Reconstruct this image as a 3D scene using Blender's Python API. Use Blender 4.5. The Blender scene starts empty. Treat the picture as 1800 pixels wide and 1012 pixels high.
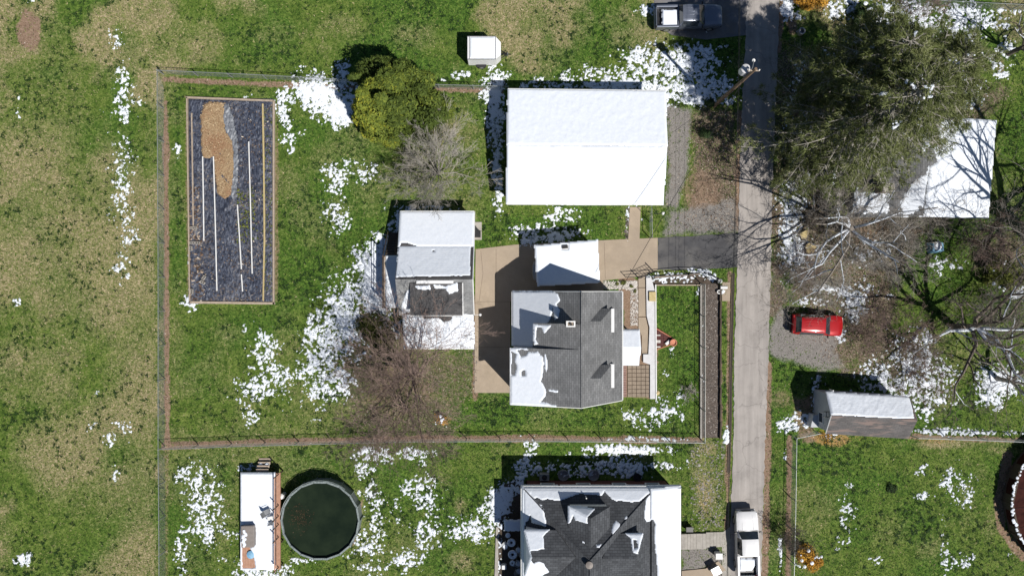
import bpy, math, random
import numpy as np
from mathutils import Vector, noise as mnoise

random.seed(7)
rs = np.random.RandomState(11)
R = math.radians
scene = bpy.context.scene
col = scene.collection

# ------------------------------------------------------------------ camera, sky, sun, exposure
K = 19.5            # photo pixels per metre on the ground
H = 61.54           # height of the drone above the ground
cam_d = bpy.data.cameras.new('camera')
cam_d.sensor_width = 36.0
cam_d.lens = 24.0
cam_d.clip_end = 6000
cam = bpy.data.objects.new('camera', cam_d)
cam.location = (0, 0, H)
cam.rotation_euler = (0, 0, 0)
col.objects.link(cam)
scene.camera = cam

SUN_EL, SUN_DX, SUN_DY = 53.2, 0.686, -0.728       # towards the sun: south-east
world = bpy.data.worlds.new('World')
scene.world = world
world.use_nodes = True
wn = world.node_tree.nodes; wl = world.node_tree.links
wn.clear()
wo = wn.new('ShaderNodeOutputWorld'); wb = wn.new('ShaderNodeBackground')
sk = wn.new('ShaderNodeTexSky'); sk.sky_type = 'NISHITA'; sk.sun_disc = False
sk.sun_elevation = R(SUN_EL); sk.sun_rotation = math.atan2(SUN_DX, SUN_DY)
sk.air_density = 1.0; sk.dust_density = 0.15; sk.ozone_density = 3.0
wb.inputs['Strength'].default_value = 0.05
wl.new(sk.outputs[0], wb.inputs[0]); wl.new(wb.outputs[0], wo.inputs[0])

sd_ = bpy.data.lights.new('sun', 'SUN'); sd_.energy = 5.0; sd_.angle = R(0.5); sd_.color = (1.0, 0.955, 0.89)
sun = bpy.data.objects.new('sun', sd_)
ce = math.cos(R(SUN_EL))
sun.rotation_euler = Vector((SUN_DX*ce, SUN_DY*ce, math.sin(R(SUN_EL)))).to_track_quat('Z', 'Y').to_euler()
sun.location = (30, -30, 60)
col.objects.link(sun)
vs = scene.view_settings
vs.view_transform = 'Standard'; vs.look = 'None'; vs.exposure = 0.04; vs.gamma = 1; vs.use_curve_mapping = False

# ------------------------------------------------------------------ helpers
def W(px, py, h=0.0):
    """photo position of a point at height h -> its place in the world"""
    s = (1 - h/H)/K
    return ((px-900)*s, (506-py)*s)
def W3(px, py, h=0.0):
    x, y = W(px, py, h); return (x, y, h)

def hash2(ix, iy, seed):
    n = (ix.astype(np.int64)*374761393 + iy.astype(np.int64)*668265263 + seed*974634777) & 0xFFFFFFFF
    n = ((n ^ (n >> 13))*1274126177) & 0xFFFFFFFF
    n = (n ^ (n >> 16)) & 0xFFFFFFFF
    return n.astype(np.float64)/4294967295.0
def vnoise(x, y, seed=0):
    ix = np.floor(x); iy = np.floor(y); fx = x-ix; fy = y-iy
    u = fx*fx*(3-2*fx); v = fy*fy*(3-2*fy)
    a = hash2(ix, iy, seed); b = hash2(ix+1, iy, seed); c = hash2(ix, iy+1, seed); d = hash2(ix+1, iy+1, seed)
    return (a*(1-u)+b*u)*(1-v) + (c*(1-u)+d*u)*v
def fbm(x, y, sc, octs=3, seed=0, gain=0.5):
    t = 0; a = 1; s = 0
    for o in range(octs):
        ca, sa = math.cos(0.6+o), math.sin(0.6+o)
        t = t + a*vnoise((x*ca-y*sa)/sc*(2**o)+o*17.3, (x*sa+y*ca)/sc*(2**o)+o*9.1, seed+o*31)
        s += a; a *= gain
    return t/s
def sdist(poly, X, Y):
    """signed distance to a polygon, positive inside"""
    P = np.array(poly, float); n = len(P)
    best = np.full(X.shape, 1e9); ins = np.zeros(X.shape, bool)
    for i in range(n):
        x0, y0 = P[i]; x1, y1 = P[(i+1) % n]
        dx, dy = x1-x0, y1-y0; L = dx*dx+dy*dy+1e-9
        t = np.clip(((X-x0)*dx+(Y-y0)*dy)/L, 0, 1)
        best = np.minimum(best, np.hypot(X-x0-t*dx, Y-y0-t*dy))
        if abs(dy) > 1e-9:
            c = ((y0 > Y) != (y1 > Y)) & (X < dx*(Y-y0)/dy + x0)
            ins ^= c
    return np.where(ins, best, -best)
def pdist(pts, X, Y):
    best = np.full(X.shape, 1e9)
    for i in range(len(pts)-1):
        x0, y0 = pts[i]; x1, y1 = pts[i+1]
        dx, dy = x1-x0, y1-y0; L = dx*dx+dy*dy+1e-9
        t = np.clip(((X-x0)*dx+(Y-y0)*dy)/L, 0, 1)
        best = np.minimum(best, np.hypot(X-x0-t*dx, Y-y0-t*dy))
    return best

# materials -----------------------------------------------------------------
def new_mat(name):
    m = bpy.data.materials.new(name); m.use_nodes = True
    nt = m.node_tree; b = nt.nodes['Principled BSDF']
    return m, nt, b
def tn(nt, kind, **kw):
    n = nt.nodes.new(kind)
    for k, v in kw.items():
        if k in n.inputs: n.inputs[k].default_value = v
        else: setattr(n, k, v)
    return n
def ramp(nt, src, stops):
    r = nt.nodes.new('ShaderNodeValToRGB')
    while len(r.color_ramp.elements) > 1: r.color_ramp.elements.remove(r.color_ramp.elements[-1])
    for i, (p, c) in enumerate(stops):
        e = r.color_ramp.elements[0] if i == 0 else r.color_ramp.elements.new(p)
        e.position = p; e.color = (*c, 1)
    nt.links.new(src, r.inputs[0])
    return r.outputs[0]
def mixc(nt, fac, a, b, mode='MIX'):
    m = nt.nodes.new('ShaderNodeMix'); m.data_type = 'RGBA'; m.blend_type = mode
    for sock, v in ((m.inputs[0], fac), (m.inputs[6], a), (m.inputs[7], b)):
        if isinstance(v, (int, float)): sock.default_value = v
        elif isinstance(v, tuple): sock.default_value = (*v, 1)
        else: nt.links.new(v, sock)
    return m.outputs[2]
def mathn(nt, op, a, b=None, clamp=False):
    m = nt.nodes.new('ShaderNodeMath'); m.operation = op; m.use_clamp = clamp
    for i, v in enumerate((a, b)):
        if v is None: continue
        if isinstance(v, (int, float)): m.inputs[i].default_value = v
        else: nt.links.new(v, m.inputs[i])
    return m.outputs[0]
def gpos(nt):
    return nt.nodes.new('ShaderNodeNewGeometry').outputs['Position']
def noise_n(nt, scale, detail=3, rough=0.55, vec=None, dist=0.0):
    n = tn(nt, 'ShaderNodeTexNoise', Scale=scale, Detail=detail, Roughness=rough, Distortion=dist)
    nt.links.new(vec if vec is not None else gpos(nt), n.inputs['Vector'])
    return n.outputs['Fac']
def bump(nt, b, h, strength=0.4, dist=0.02):
    bn = tn(nt, 'ShaderNodeBump', Strength=strength, Distance=dist)
    nt.links.new(h, bn.inputs['Height']); nt.links.new(bn.outputs[0], b.inputs['Normal'])

def mottled(name, c0, c1, scale=4, rough=0.8, detail=5, lo=0.3, hi=0.7, c2=None, scale2=0.6, bmp=0.0, metal=0.0, spec=None, grain=None):
    m, nt, b = new_mat(name)
    f = noise_n(nt, scale, detail, 0.65)
    c = ramp(nt, f, [(lo, c0), (hi, c1)])
    if c2 is not None:
        g = noise_n(nt, scale2, 4, 0.6)
        gf = ramp(nt, g, [(0.45, (0, 0, 0)), (0.65, (1, 1, 1))])
        c = mixc(nt, gf, c, c2)
    if grain:
        gr = noise_n(nt, 38, 2, 0.7)
        k = ramp(nt, gr, [(0.3, (1-grain,)*3), (0.7, (1+grain,)*3)])
        c = mixc(nt, 1.0, c, k, 'MULTIPLY')
    nt.links.new(c, b.inputs['Base Color'])
    b.inputs['Roughness'].default_value = rough
    b.inputs['Metallic'].default_value = metal
    if spec is not None: b.inputs['Specular IOR Level'].default_value = spec
    if bmp: bump(nt, b, f, bmp, 0.02)
    return m

M = {}
def snow_mat():
    m, nt, b = new_mat('snow')
    f = noise_n(nt, 5, 5, 0.6)
    c = ramp(nt, f, [(0.3, (0.72, 0.77, 0.85)), (0.7, (0.80, 0.84, 0.90))])
    nt.links.new(c, b.inputs['Base Color']); b.inputs['Roughness'].default_value = 0.6
    b.inputs['Specular IOR Level'].default_value = 0.2
    bump(nt, b, noise_n(nt, 9, 4, 0.6), 0.35, 0.03)
    return m
M['snow'] = snow_mat()
M['concrete'] = mottled('concrete', (0.315, 0.255, 0.19), (0.40, 0.325, 0.245), 1.1, 0.9, 8, c2=(0.325, 0.265, 0.205), scale2=0.3, grain=0.13, bmp=0.1)
M['concrete_grey'] = mottled('concrete_grey', (0.30, 0.28, 0.25), (0.42, 0.395, 0.36), 2.5, 0.9, 6, grain=0.12)
M['road'] = mottled('road_asphalt', (0.30, 0.275, 0.255), (0.375, 0.345, 0.322), 0.8, 0.92, 7, c2=(0.31, 0.285, 0.265), scale2=0.22, grain=0.10, bmp=0.1)
M['asphalt'] = mottled('dark_asphalt', (0.045, 0.045, 0.05), (0.085, 0.085, 0.09), 0.9, 0.9, 7, c2=(0.13, 0.125, 0.12), scale2=0.4, grain=0.12)
M['asphalt_grey'] = mottled('grey_gravel_drive', (0.12, 0.12, 0.13), (0.20, 0.20, 0.215), 1.5, 0.95, 7, c2=(0.17, 0.15, 0.13), scale2=0.4, grain=0.3)
M['white'] = mottled('white_siding', (0.66, 0.66, 0.65), (0.78, 0.78, 0.77), 3, 0.6)
M['white_metal'] = mottled('white_metal', (0.74, 0.75, 0.76), (0.82, 0.82, 0.82), 1.5, 0.35)
M['grey_metal'] = mottled('grey_metal', (0.30, 0.31, 0.32), (0.42, 0.43, 0.44), 3, 0.4, metal=0.6)
M['galv'] = mottled('galvanised_wire', (0.24, 0.26, 0.26), (0.38, 0.41, 0.41), 6, 0.5, metal=0.4)
M['black'] = mottled('black_metal', (0.012, 0.012, 0.013), (0.03, 0.03, 0.032), 6, 0.45)
M['rubber'] = mottled('rubber', (0.012, 0.012, 0.012), (0.03, 0.03, 0.03), 8, 0.8)
M['dark_wood'] = mottled('dark_wood', (0.05, 0.035, 0.025), (0.10, 0.075, 0.055), 8, 0.85, bmp=0.3)
M['pole_wood'] = mottled('pole_wood', (0.13, 0.085, 0.055), (0.22, 0.15, 0.10), 7, 0.85, bmp=0.3)
M['deck_wood'] = mottled('red_brown_deck_boards', (0.36, 0.19, 0.12), (0.50, 0.29, 0.20), 4, 0.8, bmp=0.2)
M['grey_wood'] = mottled('weathered_board', (0.30, 0.24, 0.18), (0.46, 0.38, 0.30), 5, 0.85, bmp=0.3)
M['yellow_wood'] = mottled('yellowed_board', (0.42, 0.33, 0.15), (0.55, 0.45, 0.24), 5, 0.85, bmp=0.3)
M['brick'] = mottled('red_brick', (0.065, 0.022, 0.02), (0.12, 0.042, 0.036), 10, 0.9, bmp=0.3)
M['terracotta'] = mottled('terracotta', (0.45, 0.17, 0.10), (0.60, 0.26, 0.16), 6, 0.8)
M['paver'] = mottled('patio_paver', (0.21, 0.165, 0.125), (0.31, 0.25, 0.19), 3, 0.9, grain=0.15)
M['paver_red'] = mottled('reddish_edging_brick', (0.20, 0.12, 0.10), (0.32, 0.21, 0.18), 5, 0.9)
M['wall_pale'] = mottled('pale_painted_block', (0.52, 0.52, 0.53), (0.64, 0.64, 0.66), 2.5, 0.8, grain=0.08)
M['mulch'] = mottled('grey_brown_mulch', (0.035, 0.027, 0.022), (0.15, 0.12, 0.10), 7, 0.95, 5, bmp=0.4, grain=0.3)
M['stone'] = mottled('field_stone', (0.16, 0.14, 0.12), (0.42, 0.38, 0.33), 2.2, 0.9, bmp=0.4)
M['pebble'] = mottled('pale_pebble', (0.40, 0.37, 0.34), (0.66, 0.62, 0.58), 3.2, 0.85)
M['glass'] = mottled('window_glass', (0.02, 0.025, 0.03), (0.04, 0.05, 0.06), 2, 0.06, spec=0.8)
M['bark_grey'] = mottled('pale_grey_bark', (0.24, 0.22, 0.19), (0.44, 0.41, 0.365), 5, 0.9)
M['bark_red'] = mottled('reddish_brown_bark', (0.12, 0.082, 0.068), (0.31, 0.225, 0.19), 4, 0.9)
M['bark_pale'] = mottled('bleached_bark', (0.13, 0.112, 0.095), (0.32, 0.285, 0.25), 3, 0.9)
M['bark_brown'] = mottled('dark_brown_bark', (0.075, 0.06, 0.048), (0.21, 0.175, 0.145), 3, 0.9)
M['bark_twig'] = mottled('dead_pine_twigs', (0.16, 0.145, 0.12), (0.50, 0.47, 0.42), 2.5, 0.9)
M['bark_dark'] = mottled('dark_bark', (0.06, 0.05, 0.04), (0.13, 0.11, 0.09), 5, 0.95, bmp=0.4)
M['trim'] = mottled('white_trim', (0.70, 0.70, 0.69), (0.80, 0.80, 0.79), 5, 0.5)
M['taupe'] = mottled('taupe_plastic', (0.19, 0.165, 0.15), (0.25, 0.22, 0.20), 3, 0.6)
M['blue'] = mottled('blue_plastic', (0.10, 0.30, 0.50), (0.30, 0.50, 0.65), 6, 0.6)
M['shed_siding'] = mottled('pale_grey_siding', (0.40, 0.42, 0.45), (0.50, 0.52, 0.55), 3, 0.7)

def shingle(name, c0, c1, course=0.16, axis='Y', patch=None, k=0.55, rough=0.9):
    """asphalt shingles: thin courses, tab-to-tab tone, granule grain"""
    m, nt, b = new_mat(name)
    pos = gpos(nt)
    sep = nt.nodes.new('ShaderNodeSeparateXYZ'); nt.links.new(pos, sep.inputs[0])
    a = sep.outputs['Y' if axis == 'Y' else 'X']; o = sep.outputs['X' if axis == 'Y' else 'Y']
    comb = nt.nodes.new('ShaderNodeCombineXYZ'); nt.links.new(a, comb.inputs[0]); nt.links.new(o, comb.inputs[1])
    br = nt.nodes.new('ShaderNodeTexBrick')
    nt.links.new(comb.outputs[0], br.inputs['Vector'])
    br.inputs['Scale'].default_value = 1.0
    br.inputs['Brick Width'].default_value = 0.42; br.inputs['Row Height'].default_value = course
    br.inputs['Mortar Size'].default_value = 0.014; br.inputs['Mortar Smooth'].default_value = 0.4
    br.inputs['Color1'].default_value = (*c0, 1); br.inputs['Color2'].default_value = (*c1, 1)
    br.inputs['Mortar'].default_value = (c0[0]*k, c0[1]*k, c0[2]*k, 1)
    g = noise_n(nt, 26, 2, 0.7); kk = ramp(nt, g, [(0.3, (0.8,)*3), (0.7, (1.2,)*3)])
    c = mixc(nt, 1.0, br.outputs['Color'], kk, 'MULTIPLY')
    g2 = noise_n(nt, 0.9, 4, 0.6); k2 = ramp(nt, g2, [(0.35, (0.86,)*3), (0.65, (1.12,)*3)])
    c = mixc(nt, 1.0, c, k2, 'MULTIPLY')
    if patch is not None:
        sc = nt.nodes.new('ShaderNodeVectorMath'); sc.operation = 'MULTIPLY'
        sc.inputs[1].default_value = (0.45, 2.6, 2.6) if axis == 'X' else (2.6, 0.45, 2.6)
        nt.links.new(pos, sc.inputs[0])
        pf = ramp(nt, noise_n(nt, 1.3, 4, 0.6, sc.outputs[0]), [(0.52, (0, 0, 0)), (0.62, (1, 1, 1))])
        c = mixc(nt, pf, c, patch)
    nt.links.new(c, b.inputs['Base Color']); b.inputs['Roughness'].default_value = rough
    b.inputs['Specular IOR Level'].default_value = 0.15
    bump(nt, b, br.outputs['Fac'], -0.5, 0.02)
    return m
M['sh_house'] = shingle('grey_shingles', (0.155, 0.158, 0.162), (0.20, 0.203, 0.208), 0.17, 'Y', k=0.6)
M['sh_garage'] = shingle('charcoal_shingles', (0.075, 0.073, 0.075), (0.10, 0.098, 0.10), 0.15, 'X', k=0.75)
M['sh_garage2'] = shingle('pale_grey_shingles', (0.22, 0.225, 0.23), (0.27, 0.275, 0.28), 0.15, 'X', k=0.75)
M['sh_dark_x'] = shingle('dark_slate_shingles_ns', (0.062, 0.066, 0.073), (0.09, 0.096, 0.105), 0.2, 'X', k=0.45)
M['sh_dark_y'] = shingle('dark_slate_shingles_ew', (0.062, 0.066, 0.073), (0.09, 0.096, 0.105), 0.2, 'Y', k=0.45)
M['sh_shed'] = shingle('worn_brown_grey_shingles', (0.105, 0.10, 0.10), (0.135, 0.127, 0.125), 0.14, 'X', patch=(0.20, 0.155, 0.14), k=0.75)

def attr_tint(name, stops, rough=0.7, trans=0.0):
    m, nt, b = new_mat(name)
    at = nt.nodes.new('ShaderNodeAttribute'); at.attribute_name = 'tint'
    c = ramp(nt, at.outputs['Fac'], stops)
    nt.links.new(c, b.inputs['Base Color']); b.inputs['Roughness'].default_value = rough
    b.inputs['Specular IOR Level'].default_value = 0.15
    return m
M['blades'] = attr_tint('grass_blades', [(0.0, (0.010, 0.026, 0.006)), (0.35, (0.052, 0.105, 0.016)), (0.6, (0.14, 0.20, 0.038)), (0.8, (0.28, 0.26, 0.11)), (1.0, (0.54, 0.43, 0.28))])
M['clover'] = attr_tint('dark_clover', [(0.0, (0.008, 0.022, 0.006)), (1.0, (0.028, 0.062, 0.014))])
M['conifer'] = attr_tint('conifer_sprays', [(0.0, (0.030, 0.046, 0.010)), (0.4, (0.080, 0.115, 0.022)), (0.7, (0.18, 0.215, 0.030)), (1.0, (0.42, 0.38, 0.04))])
M['needles'] = attr_tint('pine_needles', [(0.0, (0.028, 0.040, 0.014)), (0.4, (0.085, 0.105, 0.032)), (0.75, (0.155, 0.18, 0.062)), (1.0, (0.28, 0.29, 0.15))])
M['dark_leaf'] = attr_tint('dark_evergreen_leaves', [(0.0, (0.012, 0.028, 0.010)), (1.0, (0.05, 0.085, 0.03))])
M['olive_leaf'] = attr_tint('olive_shrub_leaves', [(0.0, (0.05, 0.07, 0.015)), (1.0, (0.20, 0.22, 0.05))])
M['dark_olive'] = attr_tint('dark_olive_leaves', [(0.0, (0.018, 0.024, 0.008)), (0.7, (0.06, 0.068, 0.018)), (1.0, (0.12, 0.12, 0.035))])
M['orange_leaf'] = attr_tint('orange_shrub_leaves', [(0.0, (0.16, 0.075, 0.02)), (0.5, (0.40, 0.20, 0.03)), (1.0, (0.62, 0.36, 0.05))])
M['brown_leaf'] = attr_tint('sodden_brown_leaves', [(0.0, (0.03, 0.02, 0.012)), (0.8, (0.10, 0.05, 0.025)), (1.0, (0.25, 0.16, 0.10))])
M['litter'] = attr_tint('leaf_litter', [(0.0, (0.05, 0.032, 0.022)), (0.5, (0.18, 0.12, 0.085)), (0.85, (0.36, 0.28, 0.21)), (1.0, (0.60, 0.54, 0.47))])
M['stones'] = attr_tint('loose_stones', [(0.0, (0.055, 0.047, 0.042)), (0.6, (0.15, 0.13, 0.12)), (0.9, (0.26, 0.235, 0.215)), (1.0, (0.55, 0.50, 0.46))])
M['gravel'] = attr_tint('grey_gravel', [(0.0, (0.15, 0.14, 0.13)), (0.7, (0.26, 0.245, 0.23)), (1.0, (0.42, 0.40, 0.38))])
M['chips'] = attr_tint('wood_chips', [(0.0, (0.12, 0.07, 0.035)), (0.6, (0.40, 0.28, 0.15)), (1.0, (0.75, 0.62, 0.42))])

# mesh builder --------------------------------------------------------------
def setp(o, label=None, cat=None, group=None, kind=None):
    if label: o['label'] = label
    if cat: o['category'] = cat
    if group: o['group'] = group
    if kind: o['kind'] = kind
    return o
def thing(name, label, cat, loc=(0, 0, 0), rz=0.0, group=None):
    o = bpy.data.objects.new(name, None); col.objects.link(o)
    o.empty_display_size = 0.3
    o.location = loc; o.rotation_euler = (0, 0, rz)
    return setp(o, label, cat, group)
def link_mesh(name, me, mat, parent=None, **kw):
    if mat is not None and len(me.materials) == 0: me.materials.append(mat)
    o = bpy.data.objects.new(name, me); col.objects.link(o)
    if parent is not None: o.parent = parent
    return setp(o, **kw)
def np_mesh(name, V, F, tint=None):
    me = bpy.data.meshes.new(name)
    V = np.asarray(V, np.float32); F = np.asarray(F, np.int32); k = F.shape[1]
    me.vertices.add(len(V)); me.vertices.foreach_set('co', V.ravel())
    me.loops.add(F.size); me.loops.foreach_set('vertex_index', F.ravel())
    me.polygons.add(len(F)); me.polygons.foreach_set('loop_start', np.arange(0, F.size, k, dtype=np.int32))
    me.update(calc_edges=True)
    if tint is not None:
        a = me.attributes.new('tint', 'FLOAT', 'POINT'); a.data.foreach_set('value', np.asarray(tint, np.float32))
    return me

class MB:
    def __init__(s): s.v = []; s.f = []; s.t = []
    def add(s, vs, fs):
        b = len(s.v); s.v += [tuple(p) for p in vs]; s.f += [tuple(i+b for i in f) for f in fs]; return s
    def box(s, x0, x1, y0, y1, z0, z1):
        return s.add([(x0, y0, z0), (x1, y0, z0), (x1, y1, z0), (x0, y1, z0), (x0, y0, z1), (x1, y0, z1), (x1, y1, z1), (x0, y1, z1)],
                     [(0, 3, 2, 1), (4, 5, 6, 7), (0, 1, 5, 4), (1, 2, 6, 5), (2, 3, 7, 6), (3, 0, 4, 7)])
    def obox(s, cx, cy, lx, ly, z0, z1, a=0.0):
        c, n = math.cos(a), math.sin(a)
        P = [(cx+dx*c-dy*n, cy+dx*n+dy*c) for dx, dy in ((-lx/2, -ly/2), (lx/2, -ly/2), (lx/2, ly/2), (-lx/2, ly/2))]
        return s.prism(P, z0, z1)
    def prism(s, P, z0, z1):
        a = sum(P[i][0]*P[(i+1) % len(P)][1]-P[(i+1) % len(P)][0]*P[i][1] for i in range(len(P)))
        if a < 0: P = P[::-1]
        n = len(P)
        return s.add([(x, y, z0) for x, y in P]+[(x, y, z1) for x, y in P],
                     [tuple(range(n))[::-1], tuple(range(n, 2*n))]+[(i, (i+1) % n, n+(i+1) % n, n+i) for i in range(n)])
    def slab(s, P, th):
        n = len(P)
        a = sum(P[i][0]*P[(i+1) % n][1]-P[(i+1) % n][0]*P[i][1] for i in range(n))
        if a < 0: P = P[::-1]
        return s.add([(x, y, z-th) for x, y, z in P]+[tuple(p) for p in P],
                     [tuple(range(n))[::-1], tuple(range(n, 2*n))]+[(i, (i+1) % n, n+(i+1) % n, n+i) for i in range(n)])
    def tube(s, path, rad, n=6, caps=True):
        path = [Vector(p) for p in path]; m = len(path)
        if not isinstance(rad, (list, tuple)): rad = [rad]*m
        b = len(s.v)
        for i, p in enumerate(path):
            t = (path[min(i+1, m-1)]-path[max(i-1, 0)])
            if t.length < 1e-7: t = Vector((0, 0, 1))
            t.normalize()
            u = t.cross(Vector((0, 0, 1)) if abs(t.z) < 0.9 else Vector((1, 0, 0))).normalized(); w = t.cross(u)
            for k in range(n):
                a = 2*math.pi*k/n
                q = p+(u*math.cos(a)+w*math.sin(a))*rad[i]
                s.v.append((q.x, q.y, q.z))
        for i in range(m-1):
            for k in range(n):
                s.f.append((b+i*n+k, b+i*n+(k+1) % n, b+(i+1)*n+(k+1) % n, b+(i+1)*n+k))
        if caps and n > 2:
            s.f.append(tuple(b+k for k in range(n))[::-1]); s.f.append(tuple(b+(m-1)*n+k for k in range(n)))
        return s
    def lathe(s, c, prof, n=24):
        """prof: list of (r, z)"""
        b = len(s.v); m = len(prof)
        for r, z in prof:
            for k in range(n):
                a = 2*math.pi*k/n; s.v.append((c[0]+r*math.cos(a), c[1]+r*math.sin(a), c[2]+z))
        for i in range(m-1):
            for k in range(n):
                s.f.append((b+i*n+k, b+i*n+(k+1) % n, b+(i+1)*n+(k+1) % n, b+(i+1)*n+k))
        if prof[0][0] > 1e-4: s.f.append(tuple(b+k for k in range(n))[::-1])
        if prof[-1][0] > 1e-4: s.f.append(tuple(b+(m-1)*n+k for k in range(n)))
        return s
    def build(s, name, mat, parent=None, local=False, smooth=False, bevel=0.0, **kw):
        if parent is not None and not local:
            L = parent.matrix_basis.to_translation() if parent.parent is None else Vector(parent['_o'])
            vv = [(x-L.x, y-L.y, z-L.z) for x, y, z in s.v]
        else: vv = s.v; L = Vector((0, 0, 0))
        me = bpy.data.meshes.new(name); me.from_pydata(vv, [], s.f); me.update()
        o = link_mesh(name, me, mat, parent, **kw)
        if smooth:
            me.shade_smooth(); me.set_sharp_from_angle(angle=R(40))
        if bevel:
            bm = o.modifiers.new('bevel', 'BEVEL'); bm.width = bevel; bm.segments = 2; bm.limit_method = 'ANGLE'
        if s.t:
            a = me.attributes.new('tint', 'FLOAT', 'POINT'); a.data.foreach_set('value', s.t)
        return o
def sub(mb, name, mat, part, **kw):
    """a sub-part: shares its thing's origin"""
    root = part
    while root.parent is not None: root = root.parent
    L = root.location if not kw.pop('local', False) else Vector((0, 0, 0))
    vv = [(x-L.x, y-L.y, z-L.z) for x, y, z in mb.v]
    me = bpy.data.meshes.new(name); me.from_pydata(vv, [], mb.f); me.update()
    sm = kw.pop('smooth', False)
    o = link_mesh(name, me, mat, part, **kw)
    if sm: me.shade_smooth(); me.set_sharp_from_angle(angle=R(40))
    return o

# ------------------------------------------------------------------ the layout, in photo pixels at ground level
road_poly = [(1314, -160), (1312, 0), (1309, 100), (1304, 200), (1300, 300), (1298, 400), (1294, 520), (1290, 640), (1290, 740), (1287, 830), (1285, 900), (1283, 1012), (1278, 1180),
             (1336, 1180), (1338, 1012), (1341, 900), (1345, 780), (1350, 640), (1354, 520), (1356, 400), (1359, 300), (1362, 200), (1367, 100), (1370, 0), (1373, -160)]
drive_poly = [(836, 438), (905, 430), (1018, 424), (1156, 418), (1156, 474), (1128, 486), (1060, 493), (1060, 525), (905, 525), (897, 530), (897, 690), (834, 690)]
apron_poly = [(1156, 418), (1230, 414), (1299, 409), (1297, 470), (1240, 473), (1156, 475)]
walk_n_poly = [(1107, 364), (1126, 364), (1124, 422), (1104, 424)]
top_drive_poly = [(1150, -120), (1313, -120), (1312, 62), (1240, 70), (1180, 62), (1150, 40)]
house_yard_hard = [(1095, 490), (1152, 490), (1152, 700), (1095, 700)]
garden_poly = [(330, 172), (482, 178), (482, 534), (336, 532)]
bldgs = [[(893, 170), (1160, 172), (1155, 350), (893, 350)], [(710, 378), (838, 378), (838, 606), (712, 606)],
         [(898, 513), (1080, 513), (1080, 690), (898, 690)], [(916, 833), (1178, 836), (1178, 1300), (914, 1300)],
         [(1470, 225), (1700, 230), (1695, 370), (1470, 365)], [(1430, 684), (1595, 690), (1590, 760), (1430, 752)],
         [(946, 436), (1044, 427), (1046, 494), (950, 500)]]
pool_c = (570, 906)
bed_poly = [(1236, 500), (1266, 500), (1266, 768), (1236, 768)]

# ------------------------------------------------------------------ ground
step = 3.2
gx = np.arange(-140, 1941, step); gy = np.arange(-120, 1133, step)
ox = np.array([-12000, -5000, -2000, -900, -500, -300, -200]); ox2 = np.array([2000, 2100, 2300, 2700, 3800, 6800, 13800])
oy = np.array([-12000, -5000, -2000, -900, -500, -300, -180]); oy2 = np.array([1190, 1310, 1500, 1900, 3000, 6000, 13000])
ox = np.concatenate([[-12000, -5000, -3000], np.arange(-2000, -140, 24)]); ox2 = np.concatenate([np.arange(1960, 3800, 24), [4800, 6800, 13800]])
oy = np.concatenate([[-12000, -5000, -3000], np.arange(-2000, -120, 24)]); oy2 = np.concatenate([np.arange(1150, 3000, 24), [4000, 6000, 13000]])
NX0, NY0 = len(ox), len(oy)
GX = np.concatenate([ox, gx, ox2]).astype(float); GY = np.concatenate([oy, gy, oy2]).astype(float)
PX, PY = np.meshgrid(GX, GY)

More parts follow.
